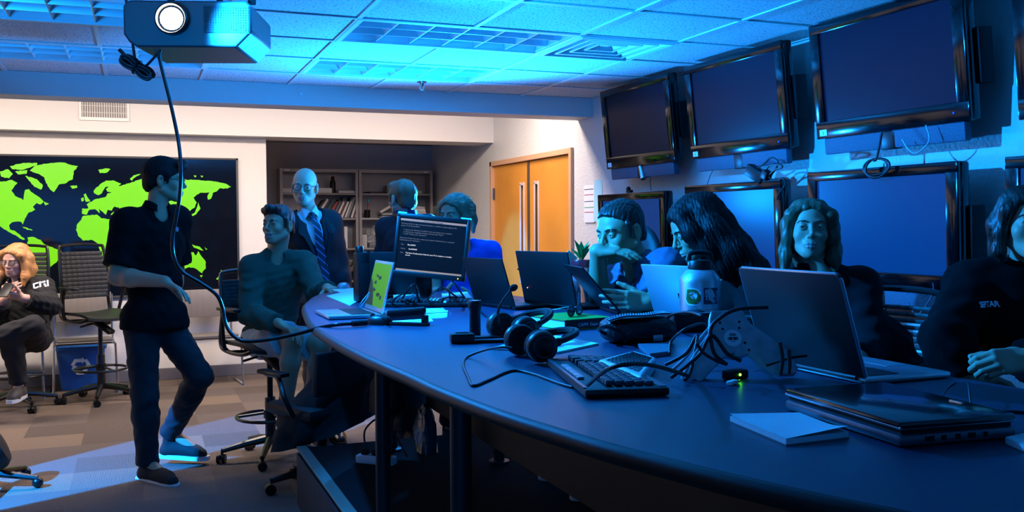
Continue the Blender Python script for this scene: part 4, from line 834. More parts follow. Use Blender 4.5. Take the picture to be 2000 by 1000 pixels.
for k, (pts, lab) in enumerate(zip(TG, LB)):
    P = [ground(u, v, TZ+.006+h) for u, v, h in pts]
    P = [CAM+(q-CAM)*((2.22-.05*(k % 3))/max(.1, (q-CAM).dot(_F)))*1.0 if k in (1, 5, 7, 8, 4) else q for q in P]
    for q in P: q.z = max(q.z, TZ+.006)
    cable('cable', P, [.0046, .0046, .0036, .0046, .0046, .0036, .003, .0046, .0046][k], lab)
cable('silver_cable', [ground(1310, 725, TZ+.01), ground(1335, 702, TZ+.03), ground(1362, 668, TZ+.06), ground(1385, 640, TZ+.09)], .004, 'silver banded cable running through the black cable tangle', m_=ALU)
# white perforated speaker panel
qd = [ground(u, v, TZ+.035) for u, v in ((1168, 701), (1238, 683), (1281, 696), (1253, 733))]
t = thing('speaker_panel', 'pale perforated speaker panel behind the keyboard', 'speaker', sum(qd, V())/4-V((0, 0, .035)))
o = t.location; b = MB(); pl = [(q.x-o.x, q.y-o.y) for q in qd]; b.prism(pl, .0, .033); b.build('case', mat('pale_grey_plastic', 'e0e6ec', .4), t, bevel=.006)
g = MB(); n = 22; IN = .09
for j in range(n):
    for i in range(n):
        a, c = IN+(1-2*IN)*(i+.5)/n, IN+(1-2*IN)*(j+.5)/n; q = qd[0]*(1-a)*(1-c)+qd[1]*a*(1-c)+qd[2]*a*c+qd[3]*(1-a)*c; g.box((q.x-o.x, q.y-o.y, .0337), (.0030, .0017, .0012), rot=(0, 0, yaw_of(qd[0], qd[1])))
g.build('perforations', mat('dark_hole', '0e141d', .8), t, smooth=0)
sheet([(1246, 679), (1306, 676), (1310, 694), (1270, 699)], .012, 'closed grey notebook behind the pale speaker panel', mat('grey_notebook', '5a6674', .5), name='notebook', cat='notebook')
# ---------------------------------------------------------------- foreground: closed laptop and note pads
a, b, c = ground(1532, 801), ground(1758, 877), ground(1938, 853); e = (b-a); L1 = e.length; nrm = V((-e.y, e.x, 0)).normalized(); Wd = .235; cen = (a+b)/2+nrm*Wd/2
t = thing('closed_laptop', 'scuffed closed black laptop with silver edges in the foreground', 'laptop', (cen.x, cen.y, TZ), yaw_of(a, b))
MB().box((0, 0, .012), (L1, Wd, .02), ch=.007).build('base', mat('dark_silver_laptop_base', '5b636e', .35, .6), t); MB().box((0, 0, .037), (L1, Wd, .014), ch=.006).build('lid', mat('glossy_black_lid', '0c0f14', .16, spec=.7, coat=.3, bump=(9, .02)), t)
MB().tube([(x*(L1/2-.004), y*(Wd/2-.004), .033) for x, y in ((-1, -1), (1, -1), (1, 1), (-1, 1))], .004, 8, closed=True).build('rim', mat('bright_rim', 'a9b2bd', .25, .9), t)
MB().box((0, 0, .026), (L1*.96, Wd*.94, .008)).build('gap', BLKM, t, smooth=0)
pt = MB()
for k, w in enumerate((.018, .009, .009, .014, .006)): pt.box((L1/2-.0, -.06+.028*k, .013), (.002, w, .008))
pt.build('port', BLKM, t, smooth=0); MB().box((.05, Wd/2-.02, .0445), (.03, .006, .001)).build('latch', CHROME, t, smooth=0)
for sx in (-1, 1): MB().box((sx*L1*.4, 0, .001), (.03, Wd*.8, .002)).build('rubber_foot', BLKM, t, smooth=0)
PADC = mat('note_paper', 'cfe0e6', .7)
def notepad(quad, label, curl=.012):
    ps = [ground(u, v) for u, v in quad]; c = sum(ps, V())/4
    t = thing('notepad', label, 'notepad', (c.x, c.y, TZ)); pl = [(q.x-c.x, q.y-c.y) for q in ps]
    MB().prism(pl, 0, .002).build('card_back', mat('pad_card', '6a6f70', .7), t, smooth=0); MB().prism([(x*.985, y*.985) for x, y in pl], .002, .011).build('page_block', PADC, t, smooth=0)
    n = 12; vs_ = []; q4 = [V((x*.98, y*.98, 0)) for x, y in pl]
    for j in range(n+1):
        for i in range(n+1): a, b = i/n, j/n; p = q4[0]*(1-a)*(1-b)+q4[1]*a*(1-b)+q4[2]*a*b+q4[3]*(1-a)*b; vs_.append((p.x, p.y, .0115+curl*(max(0, a-.55)**2*4*b+.7*max(0, .25-a)**2*8*(1-b))))
    m0 = len(vs_); vs_ += [(x, y, z-.0006) for x, y, z in vs_]
    fs = [(j*(n+1)+i, j*(n+1)+i+1, j*(n+1)+i+n+2, j*(n+1)+i+n+1) for j in range(n) for i in range(n)]; fs += [tuple(k+m0 for k in f[::-1]) for f in fs]
    MB().add(vs_, fs).build('top_page', PADC, t, smooth=60); return t
notepad([(1424, 824), (1535, 871), (1659, 856), (1562, 817)], 'small white notepad with curled pages left of the closed laptop')
notepad([(1962, 868), (2045, 905), (2140, 880), (2040, 850)], 'white notepad cut off by the right photo edge', .003)
tcable('charging_cable', [(1640, 768), (1662, 758), (1700, 746), (1735, 757), (1762, 782)], .0035, 'thin black cable behind the closed laptop, from the big grey laptop')
cable('earphone_cable', [ground(1866, 748, TZ+.03), ground(1850, 760, TZ+.02), ground(1836, 782, TZ+.01), ground(1828, 800, TZ+.004)], .002, 'left one of two thin cords below the right hand woman\'s hand', 'cord')
cable('earphone_cable', [ground(1890, 745, TZ+.03), ground(1893, 760, TZ+.03), ground(1896, 790, TZ+.01), ground(1897, 806, TZ+.012)], .002, 'right one of two thin cords below the right hand woman\'s hand', 'cord')
tcable('charging_cable', [(1912, 822), (1935, 808), (1970, 804), (2010, 806)], .003, 'dark cable curving off the table at the right photo edge')
# ---------------------------------------------------------------- far things: jar with plant, cables behind the monitor
p = at(1136, 540, 4.25); t = thing('candy_jar', 'red lidded glass jar with small plant on table near the doors', 'jar', (p.x, p.y, TZ))
MB().lathe([(.045, 0), (.05, .01), (.05, .16), (.042, .175)], 26).build('glass', mat('jar_glass', 'b9c4cf', .08, trans=.8), t); MB().lathe([(.046, .172), (.048, .2), (.046, .205), (.03, .206)], 26).build('lid', mat('red_lid', 'c01824', .3), t)
pl = MB(); r = random.Random(4)
for k in range(11):
    a = k*2.4; e = V((cos(a), sin(a), 0)); h = r.uniform(.05, .1); pl.add([e*.004+V((0, 0, .2)), e*.025+V((-e.y*.012, e.x*.012, .2+h*.7)), e*.05+V((0, 0, .2+h)), e*.025+V((e.y*.012, -e.x*.012, .2+h*.7))], [(0, 1, 2, 3)])
pl.build('plant', mat('plant_green', '2e7a34', .5), t)
t = MB().lathe([(.03, 0), (.038, .11), (.036, .11), (.028, .01)], 22).build('paper_cup', mat('red_paper_cup', 'a83040', .5)); p = at(1152, 540, 4.3); t.location = (p.x, p.y, TZ); props(t, 'red paper cup standing behind the dark tipped laptop', 'cup')
p = at(1113, 500, 4.28); t = thing('card_stand', 'small white card on clear stand beside the red lidded jar', 'card', (p.x, p.y, TZ), .3); MB().box((0, 0, .2), (.065, .003, .07), rot=(.0, .55, 0)).build('card', PAPER, t, smooth=0); MB().box((0, .004, .1), (.008, .004, .2)).box((0, 0, .003), (.06, .05, .006)).build('stand', mat('clear_acrylic', 'c8d2da', .1, trans=.7), t)
MC = [[(760, 596), (775, 580, .05), (800, 572, .06), (818, 585, .03), (830, 590)], [(780, 592), (800, 562, .09), (812, 556, .1), (820, 580, .05)], [(835, 588, .02), (850, 570, .08), (875, 566, .08), (880, 585, .02), (895, 592)], [(838, 584, .05), (860, 562, .1), (885, 575, .05), (905, 590)], [(842, 592), (862, 584, .03), (884, 580, .03), (910, 586)], [(765, 590), (790, 586, .03), (815, 592)], [(880, 545, .15), (892, 560, .1), (905, 578, .04), (912, 590)]]
ML = ['black cable loop low at the left of the monitor stand', 'black cable rising to the back of the monitor, left of stand', 'black cable loop right of the monitor stand', 'second black cable loop right of the monitor stand, higher', 'black cable lying flat right of the monitor stand', 'black cable lying flat left of the monitor stand', 'straight black cable slanting from the monitor corner to the table']
for pts, lab in zip(MC, ML): tcable('cable', pts, .004, lab)
tcable('earphone_wire', [(700, 606), (705, 592, .05), (716, 578, .1), (722, 572, .12), (712, 590, .05), (702, 603)], .0022, 'pale teal cord looped beside the tower speaker', 'cord', m_=mat('teal_wire', '6fb8b4', .4))
p = ground(894, 590); t = MB().box((0, 0, .015), (.07, .04, .028), ch=.008).build('power_brick', BLK); t.location = (p.x, p.y, TZ); t.rotation_euler = (0, 0, .3); props(t, 'small black power brick on the papers right of monitor stand', 'adapter')
# ================================================================== PROJECTOR AND HANGING CABLES
pf = at(365, 40, 3.72); PC = at(392, 38, 3.86); ry = -YAW+radians(3)
t = thing('ceiling_projector', 'bright shining projector hanging under the ceiling tiles', 'projector', (PC.x, PC.y, 2.16), ry)
PJ = mat('projector_grey', '282a2c', .45); PW, PD, PH = .49, .38, .18
b = MB(); pr_ = [(-PW/2+.02, .02), (-PW/2+.05, 0), (PW/2-.06, 0), (PW/2, .06), (PW/2, PH-.02), (PW/2-.02, PH), (-PW/2+.02, PH), (-PW/2, PH-.02), (-PW/2, .05)]
b.prism(pr_, -PD/2, PD/2, Matrix.Rotation(pi/2, 4, 'X')); b.build('case', PJ, t, bevel=.008, smooth=30)
g = MB()
for k in range(11): g.box((.15, -PD/2-.002, .06+k*.0095), (.17, .004, .003))
for k in range(18): g.box((.07+k*.0095, -PD/2-.0025, .107), (.0022, .004, .1))
MB().box((.15, -PD/2-.0005, .107), (.175, .002, .106)).build('vent_recess', mat('vent_dark', '1a1416', .7), t, smooth=0); g.build('vent_mesh', mat('vent_mesh_grey', '2c2628', .8), t, smooth=0)
MB().lathe([(.062, -.01), (.062, .03), (.056, .034), (.05, .02)], 32, Matrix.Translation((-.055, -PD/2, .105)) @ Matrix.Rotation(pi/2, 4, 'X')).build('lens_barrel', BLK, t)
MB().ball((-.055, -PD/2-.012, .105), (.05, .016, .05), 24).build('lens', mat('lit_projector_lens', 'ffffff', .2, emit='fff6e0', es=60), t)
for sx in (-.15, .1): MB().cyl((sx, .0, PH), (sx*.4, 0, PH+.12), .012, seg=10).build('mount_arm', BLK, t)
MB().lathe([(.07, PH+.12), (.07, PH+.135), (.025, PH+.14), (.025, CEIL-2.16)], 20).build('ceiling_mount', BLK, t)
MB().cyl((.235, -PD/2+.06, PH), (.235, -PD/2+.06, PH+.03), .016, seg=14).build('knob', BLKM, t)
c0 = at(243, -30, 3.85); cab = [c0, at(250, 30, 3.85), at(257, 70, 3.85), at(263, 112, 3.85), at(268, 128, 3.84), at(280, 132, 3.84), at(296, 118, 3.82), at(313, 98, 3.8)]
cable('hanging_cable', cab, .0055, 'dark cable dropping from the ceiling into the tied bundle under projector')
bt = thing('cable_bundle', 'tied bundle of dark cable hanging beneath the projector', 'cable', at(268, 132, 3.84))
r = random.Random(9); o0 = bt.location; u1 = (at(295, 152, 3.84)-at(236, 112, 3.84)).normalized(); u2 = _F.cross(u1).normalized(); lp = MB()
for k in range(7):
    L0 = .055+.012*r.random(); w = .014+.006*r.random(); off = _F*r.uniform(-.02, .02)+u2*r.uniform(-.012, .012)
    lp.tube(spline([u1*L0*1.15*cos(a)+u2*w*sin(a)*(.5+abs(cos(a)))+off for a in np.linspace(0, 2*pi, 13)[:-1]], 4, True), .0055, 7, closed=True)
lp.build('loops', CABM, bt); MB().tube([u2*.026*cos(a)+_F*.028*sin(a) for a in np.linspace(0, 2*pi, 17)[:-1]], .006, 7, closed=True).build('tie_wrap', BLKM, bt)
MB().tube([at(262, 128, 3.84)-o0, at(248, 112, 3.84)-o0, at(233, 97, 3.84)-o0], [.006, .007, .008], 8).build('loose_end', CABM, bt)
LC = [(313, 96, 3.5), (311, 110, 3.5), (320, 150, 3.5), (336, 215, 3.5), (349, 280, 3.5), (353, 330, 3.5), (351, 380, 3.5), (344, 425, 3.5), (337, 465, 3.5), (339, 500, 3.5), (355, 530, 3.5), (390, 552, 3.5), (422, 575, 3.5), (434, 600, 3.5), (440, 630, 3.48), (452, 652, 3.46), (475, 666, 3.45), (520, 664, 3.44), (580, 652, 3.43), (625, 640, 3.41)]
P = [at(*q) for q in LC]+[ground(660, 634, TZ+.012), ground(690, 632, TZ+.012)]
hc = thing('long_hanging_cable', 'long dark cable hanging from projector across standing man to table', 'cable', P[0])
MB().tube(spline([q-P[0] for q in P], 8), .0068, 10).build('cord', mat('glossy_black_cable', '07080a', .25), hc, smooth=60)
a, b = ground(688, 632, TZ+.013), ground(716, 630, TZ+.013); MB().cyl(a-P[0], b-P[0], .011, seg=12).build('plug', BLK, hc)
# ================================================================== UNDER THE TABLE
p = onz(735, 905, PZ); t = thing('power_strip', 'pale blue lit power strip on the dark platform under table', 'power strip', (p.x, p.y, PZ), -.75); MB().box((0, 0, .02), (.2, .06, .04), ch=.006).build('case', mat('white_plastic', 'e8e8e8', .35), t)
for k in range(3): MB().box((-.06+.06*k, 0, .055), (.035, .035, .03), ch=.005).build('plug', BLK, t)
MB().tube(spline([(-.06, 0, .07), (-.07, .02, .16), (.0, .08, .2), (.12, .1, .02)], 6), .005, 8).build('cord', CABM, t)
def crumple(dims, seed, amp=.18, fr=2.2, sub_=4, flat=0.):
    bm = bmesh.new(); bmesh.ops.create_icosphere(bm, subdivisions=sub_, radius=1)
    for q in bm.verts:
        n = 1+amp*mnoise.noise(q.co*fr+V((seed, 0, 0)))+amp*.45*mnoise.noise(q.co*fr*2.7+V((seed, 3, 0))); c = q.co
        sx = math.copysign(abs(c.x)**.75, c.x); sy = math.copysign(abs(c.y)**.75, c.y); sz = math.copysign(abs(c.z)**.75, c.z)
        q.co = V((sx*dims[0]*n, sy*dims[1]*n, max(flat, sz*dims[2]*n)))
    me = bpy.data.meshes.new('m'); bm.to_mesh(me); bm.free(); me.polygons.foreach_set('use_smooth', [True]*len(me.polygons)); return me
p = onz(832, 965, PZ); me = crumple((.04, .09, .19), 3.3); me.transform(Matrix.Translation((0, 0, .19))); t = link('plastic_bag', me, mat('grey_bag_plastic', '3a4554', .2, bump=(25, .5))); t.location = (p.x, p.y, PZ); props(t, 'tall crinkled grey bag beside the nearer table leg', 'bag')
p = at(770, 860, 4.6); t = thing('backpack', 'black backpack on the platform behind the power strip', 'bag', (p.x+.1, p.y+.25, PZ), .4); me = crumple((.17, .11, .23), 5.1, .1); me.transform(Matrix.Translation((0, 0, .22))); link('body', me, mat('black_nylon', '0b0c0e', .6, bump=(160, .3)), t)
me = crumple((.12, .05, .12), 8.1, .08); me.transform(Matrix.Translation((0, -.11, .14))); link('front_pocket', me, MATS['black_nylon'], t)
MB().tube(spline([(-.06, .05, .42), (-.04, .05, .48), (.04, .05, .48), (.06, .05, .42)], 5), .009, 8).build('handle', MATS['black_nylon'], t)
# dark office chair with coat at the table corner
oc = (.93, 5.26); t = thing('coat_chair', 'black office chair pushed under the table corner by the aisle', 'chair', (oc[0], oc[1], 0), radians(205))
MB().box((0, 0, .46), (.46, .44, .07), ch=.03).build('seat', SEATM, t); MB().box((0, .23, .68), (.42, .05, .24), rot=(-.1, 0, 0), ch=.02).build('backrest', SEATM, t)
MB().tube(spline([(.25, .1, .45), (.29, .08, .55), (.28, .0, .655), (.27, -.12, .66)], 5), .015, 8).box((.27, -.06, .67), (.06, .24, .025), ch=.01).build('armrest', FRM, t); MB().tube(spline([(-.25, .1, .45), (-.29, .08, .55), (-.28, .0, .655), (-.27, -.12, .66)], 5), .015, 8).box((-.27, -.06, .67), (.06, .24, .025), ch=.01).build('armrest', FRM, t)
MB().lathe([(.035, .1), (.035, .3), (.02, .31), (.02, .44)], 16).build('column', FRM, t)
for k in range(5):
    a = k*2*pi/5+.9; e = V((cos(a), sin(a), 0)); l = MB().tube([e*.03+V((0, 0, .12)), e*.29+V((0, 0, .075))], [.025, .016], 8).build('leg', FRM, t); MB().cyl(e*.29+V((-e.y*.022, e.x*.022, .03)), e*.29+V((e.y*.022, -e.x*.022, .03)), .03, seg=16).build('caster', BLK, l)
p = V((oc[0]-.02, oc[1]-.02, 0)); me = crumple((.27, .22, .40), 11.7, .16); me.transform(Matrix.Translation((0, 0, .44)))
for q in me.vertices: q.co.z *= .78+.9*q.co.x
c = link('black_coat', me, mat('black_coat_cloth', '060608', .85, bump=(12, .6))); c.location = p; c.rotation_euler = (0, .08, 0); props(c, 'black coat heaped over the chair at the table corner', 'coat')
# office chair of the fair haired woman and the man with chin in hand
p = at(1755, 640, 3.75); draft_chair((p.x-.12, p.y+.06, PZ), radians(-72), 'black ribbed chair behind the fair haired woman by lower television', .42, back=.36, arms=False, rib=.017)
p = at(1160, 470, 4.75); t = thing('task_chair', 'black high backed chair behind the man with chin in hand', 'chair', (p.x+.02, p.y, PZ), radians(-80))
MB().box((0, 0, .46), (.48, .46, .08), ch=.03).build('seat', SEATM, t); me = crumple((.2, .045, .30), 2.2, .04); me.transform(Matrix.Translation((0, .25, .86))); link('backrest', me, SEATM, t); MB().box((0, .24, .55), (.08, .03, .3)).build('back_support', FRM, t); MB().cyl((0, 0, .1), (0, 0, .43), .03, seg=14).build('column', FRM, t)
for k in range(5):
    a = k*2*pi/5; e = V((cos(a), sin(a), 0)); l = MB().tube([e*.03+V((0, 0, .12)), e*.29+V((0, 0, .075))], [.025, .016], 8).build('leg', FRM, t); MB().cyl(e*.29+V((-e.y*.022, e.x*.022, .03)), e*.29+V((e.y*.022, -e.x*.022, .03)), .03, seg=16).build('caster', BLK, l)
# wall outlet strip and wires low on the right wall
p = onx(1770, 690, 3.47); t = thing('wall_outlet_strip', 'white outlet strip with wires on right wall below the televisions', 'power strip', p, -pi/2); MB().box((0, 0, 0), (.36, .05, .06), ch=.008).build('case', MATS['white_plastic'], t); MB().box((.05, -.045, 0), (.05, .05, .05), ch=.006).build('plug', BLK, t); MB().tube(spline([(.05, -.07, 0), (.0, -.1, .05), (-.08, -.06, .12), (-.1, -.03, .3)], 6), .005, 8).build('cord', CABM, t)
# ================================================================== PEOPLE: smooth implicit bodies turned into single meshes
def smin(a, b, k):
    if k <= 0: return np.minimum(a, b)
    h = np.clip(.5+.5*(b-a)/k, 0, 1); return b*(1-h)+a*h-k*h*(1-h)
class Sdf:
    def __init__(s, lo, hi, h, fine=()):
        s.ax = []
        for a in range(3):
            x = lo[a]; o = [x]
            while x < hi[a]:
                st = h
                for fl, fh, fs in fine:
                    if fl[a] <= x <= fh[a]: st = min(st, fs)
                x += st; o.append(x)
            s.ax.append(np.array(o, np.float32))
        s.v = np.full([len(a) for a in s.ax], 1., np.float32); s.h = h
    def win(s, lo, hi):
        return tuple(slice(max(0, int(np.searchsorted(a, l))-1), int(np.searchsorted(a, h_))+1) for a, l, h_ in zip(s.ax, lo, hi))
    def apply(s, fn, lo, hi, k, mode):
        m_ = max(k, 2.2*s.h); w = s.win([x-m_ for x in lo], [x+m_ for x in hi])
        if any(q.stop-q.start < 2 for q in w): return
        X = s.ax[0][w[0]][:, None, None]; Y = s.ax[1][w[1]][None, :, None]; Z = s.ax[2][w[2]][None, None, :]
        d = fn(X, Y, Z); c = s.v[w]
        if mode == 'u': s.v[w] = smin(c, d, k)
        elif mode == 's': s.v[w] = -smin(-c, d, k)
        elif mode == 'i': s.v[w] = -smin(-c, -d, k)
        elif mode == 'add': s.v[w] = c+d
    def rc(s, a, b, ra, rb=None, k=.02, mode='u'):
        a = np.array(a, np.float32); b = np.array(b, np.float32); rb = ra if rb is None else rb; ba = b-a; L2 = max(1e-9, float(ba@ba)); r = max(ra, rb)
        def fn(X, Y, Z):
            x, y, z = X-a[0], Y-a[1], Z-a[2]; t = np.clip((x*ba[0]+y*ba[1]+z*ba[2])/L2, 0, 1)
            return np.sqrt((x-t*ba[0])**2+(y-t*ba[1])**2+(z-t*ba[2])**2)-(ra+(rb-ra)*t)
        s.apply(fn, np.minimum(a, b)-r, np.maximum(a, b)+r, k, mode); return s
    def chain(s, pts, rs, k=.02, mode='u'):
        for i in range(len(pts)-1): s.rc(pts[i], pts[i+1], rs[i], rs[i+1], k, mode)
        return s
    def ell(s, c, r, R=None, k=.02, mode='u'):
        c = np.array(c, np.float32); R = np.eye(3) if R is None else np.array(R); m_ = max(r)
        def fn(X, Y, Z):
            x, y, z = X-c[0], Y-c[1], Z-c[2]
            q = [(x*R[0, i]+y*R[1, i]+z*R[2, i]) for i in range(3)]
            k0 = np.sqrt(sum((q[i]/r[i])**2 for i in range(3))); k1 = np.sqrt(sum((q[i]/r[i]**2)**2 for i in range(3)))
            return k0*(k0-1)/np.maximum(k1, 1e-6)
        s.apply(fn, c-m_, c+m_, k, mode); return s
    def plane(s, p, n, k=.004):
        "keep the side the normal points away from"
        n = np.array(V(n).normalized()); p = np.array(p)
        s.apply(lambda X, Y, Z: (X-p[0])*n[0]+(Y-p[1])*n[1]+(Z-p[2])*n[2], [a[0] for a in s.ax], [a[-1] for a in s.ax], k, 'i'); return s
    def folds(s, amp, wl, seed=0, d=(0, 0, 1)):
        r = np.random.default_rng(seed); w = 2*pi/wl
        A = [(r.normal(size=3)*w*.6+np.array(d)*w*.7, r.uniform(0, 6.3)) for _ in range(4)]
        def fn(X, Y, Z):
            o = 0
            for i, (q, ph) in enumerate(A): o = o+np.sin(q[0]*X+q[1]*Y+q[2]*Z+ph+1.1*np.sin(A[i-1][0][0]*.5*X+A[i-1][0][2]*.5*Z+A[i-1][0][1]*.4*Y))
            return amp*o/2.2
        s.apply(fn, [a[0] for a in s.ax], [a[-1] for a in s.ax], 0, 'add'); return s
    def mesh(s, name):
        v = s.v; neg = v < 0; n = neg.astype(np.int8)
        c = n[:-1, :-1, :-1]+n[1:, :-1, :-1]+n[:-1, 1:, :-1]+n[:-1, :-1, 1:]+n[1:, 1:, :-1]+n[1:, :-1, 1:]+n[:-1, 1:, 1:]+n[1:, 1:, 1:]
        act = (c > 0) & (c < 8); ids = np.argwhere(act); idx = np.full(act.shape, -1, np.int32); idx[act] = np.arange(len(ids))
        acc = np.zeros((len(ids), 3)); cnt = np.zeros(len(ids)); ax = s.ax
        cor = [(i, j, k) for i in (0, 1) for j in (0, 1) for k in (0, 1)]
        for a in cor:
            for b in cor:
                if sum(b)-sum(a) != 1 or sum(abs(x-y) for x, y in zip(a, b)) != 1: continue
                ia = ids+np.array(a); ib = ids+np.array(b); va = v[tuple(ia.T)]; vb = v[tuple(ib.T)]; m_ = (va < 0) != (vb < 0)
                t = np.where(m_, va/np.where(m_, va-vb, 1), 0)
                for q in range(3): pa = ax[q][ia[:, q]]; pb = ax[q][ib[:, q]]; acc[:, q] += np.where(m_, pa+t*(pb-pa), 0)
                cnt += m_
        P = acc/cnt[:, None]; F = []
        for q in range(3):
            e = [slice(None)]*3; f = [slice(None)]*3; e[q] = slice(None, -1); f[q] = slice(1, None)
            ch = neg[tuple(e)] != neg[tuple(f)]; a, b = [x for x in range(3) if x != q]
            g = np.argwhere(ch); g = g[(g[:, a] > 0) & (g[:, b] > 0) & (g[:, a] < act.shape[a]) & (g[:, b] < act.shape[b])]
            if not len(g): continue
            def cell(da, db): h = g.copy(); h[:, a] -= da; h[:, b] -= db; return idx[tuple(h.T)]
            qd = np.stack([cell(1, 1), cell(0, 1), cell(0, 0), cell(1, 0)], 1); fl = neg[tuple(g.T)]
            if q == 1: fl = ~fl
            qd[~fl] = qd[~fl][:, ::-1]; F.append(qd[(qd >= 0).all(1)])
        F = np.concatenate(F); a, b, d = P[F[:, 0]], P[F[:, 1]], P[F[:, 2]]
        if np.einsum('ij,ij->i', a, np.cross(b, d)).sum() < 0: F = F[:, ::-1].copy()
        me = bpy.data.meshes.new(name)
        me.vertices.add(len(P)); me.vertices.foreach_set('co', P.astype(np.float32).ravel()); me.loops.add(F.size); me.loops.foreach_set('vertex_index', F.ravel().astype(np.int32))
        me.polygons.add(len(F)); me.polygons.foreach_set('loop_start', np.arange(0, F.size, 4, dtype=np.int32)); me.polygons.foreach_set('use_smooth', np.ones(len(F), bool)); me.update(calc_edges=True); me.validate(); return me
CR = V((cos(YAW), -sin(YAW), 0)); CFW = V((sin(YAW), cos(YAW), 0)); ZUP = V((0, 0, 1))
def vdir(right, toward, up=0.): return (CR*right-CFW*toward+ZUP*up).normalized()
class Fr:
    "body frame: x to the person's left, y backwards, z up"
    def __init__(s, o, face, up=(0, 0, 1), sc=1.):
        s.o = V(o); s.s = sc; y = -V(face).normalized(); z = V(up); z = (z-y*z.dot(y)).normalized(); x = y.cross(z); s.x, s.y, s.z = x, y, z
        s.R = np.array(Matrix((x, y, z)).transposed())
    def p(s, x, y, z): return s.o+(s.x*x+s.y*y+s.z*z)*s.s
    def M(s): m_ = Matrix((s.x, s.y, s.z)).transposed().to_4x4() @ Matrix.Scale(s.s, 4); m_.translation = s.o; return m_
def head_prims(S, f, fem=False, wide=1., jaw=1., smile=0.):
    s = f.s; E = lambda c, r, k=.02, mode='u': S.ell(f.p(*c), [q*s for q in r], f.R, k*s, mode)
    C = lambda a, b, ra, rb=None, k=.012, mode='u': S.rc(f.p(*a), f.p(*b), ra*s, (ra if rb is None else rb)*s, k*s, mode)
    w = wide
    E((0, .018, .035), (.074*w, .094, .082)); E((0, -.02, .03), (.066*w, .072, .066), .02)
    E((0, -.030, -.035), (.056*w, .058, .072), .03); E((0, -.062, -.072), (.036*w*jaw, .030, .040), .025); C((0, -.078, -.099), (0, -.076, -.092), .017*jaw, .02*jaw, .022)
    for q in (-1, 1):
        C((q*.054*w*jaw, .0, -.055), (q*.02*jaw, -.066, -.096), .019*jaw, .015*jaw, .02)              # jaw line
        E((q*.040*w, -.062, -.028), (.022, .022, .022), .02)                                # cheek
    C((-.034*w, -.083, .018), (.034*w, -.083, .018), .0105 if not fem else .008, k=.016)   # brow
    for q in (-1, 1): E((q*.032*w, -.098, .001), (.019, .016, .0115), .012, 's')            # sockets
    C((0, -.089, .012), (0, -.113, -.028), .0065, .0095, .008); C((0, -.111, -.030), (0, -.100, -.037), .0095, .0075, .006)
    for q in (-1, 1): C((q*.011, -.1, -.036), (q*.013, -.094, -.037), .0062, .005, .005)
    E((0, -.086, -.062), (.026, .014, .018), .012)                                          # muzzle
    mw = .023+.009*smile
    C((-mw, -.087+.006*smile, -.067+.010*smile), (0, -.0985, -.0635), .0045, .0062, .005); C((mw, -.087+.006*smile, -.067+.010*smile), (0, -.0985, -.0635), .0045, .0062, .005)
    C((-mw*.8, -.088, -.074-.004*smile), (0, -.097, -.077-.007*smile), .005, .0068, .005); C((mw*.8, -.088, -.074-.004*smile), (0, -.097, -.077-.007*smile), .005, .0068, .005)
    if smile: E((0, -.098, -.069-.001*smile), (.024, .014, .0055*smile+.001), .003, 's')
    else: C((-.022, -.094, -.0695), (.022, -.094, -.0695), .0014, k=.003, mode='s')
    for q in (-1, 1):
        E((q*.032*w, -.080, .0), (.0145, .0145, .0135), .004); E((q*.032*w, -.098, -.0015), (.0128, .0125, .0034 if not fem else .0041), .002, 's')     # lids with an almond slit
        E((q*.079*w, .012, -.008), (.009, .019, .032), .008); E((q*.085*w, .006, -.004), (.006, .010, .019), .004, 's'); E((q*.076*w, .008, -.036), (.007, .009, .011), .006)
def eyes(f, root, look=(0, -1, 0), col='3a2a20', wide=1.):
    for q in (-1, 1):
        c = f.p(q*.032*wide, -.0782, -.001); m_ = MB(); d = (f.x*look[0]+f.y*-look[1]*-1+f.z*look[2]).normalized()
        T = Matrix.Translation(c) @ d.to_track_quat('Z', 'Y').to_matrix().to_4x4() @ Matrix.Scale(f.s, 4)
        r = .0122; m_.lathe([(max(1e-4, r*sin(a)), -r*cos(a)) for a in np.linspace(0, pi-.48, 10)], 20, T, 0, cap=False)
        m_.lathe([(r*sin(a), -r*cos(a)+.0003) for a in np.linspace(pi-.48, pi-.2, 3)], 20, T, 1, cap=False); m_.lathe([(r*sin(a), -r*cos(a)+.0004) for a in np.linspace(pi-.2, pi-.001, 3)], 20, T, 2, cap=False)
        m_.build('eye', mat('eye_white', 'd8d4cf', .15, spec=.6), root, world=True, smooth=80, mats=[mat('iris_'+col, col, .12, spec=.7), mat('pupil_black', '040404', .08, spec=.8)])
def brows(f, root, m_, th=.0036, wide=1., ang=0.):
    for q in (-1, 1):
        b = MB().tube([f.p(q*.013*wide, -.0955, .0175), f.p(q*.028*wide, -.0955, .0225+ang), f.p(q*.043*wide, -.084, .0215+ang), f.p(q*.051*wide, -.070, .016)], [th*.8*f.s, th*f.s, th*.85*f.s, th*.3*f.s], 6); b.build('eyebrow', m_, root, world=True)
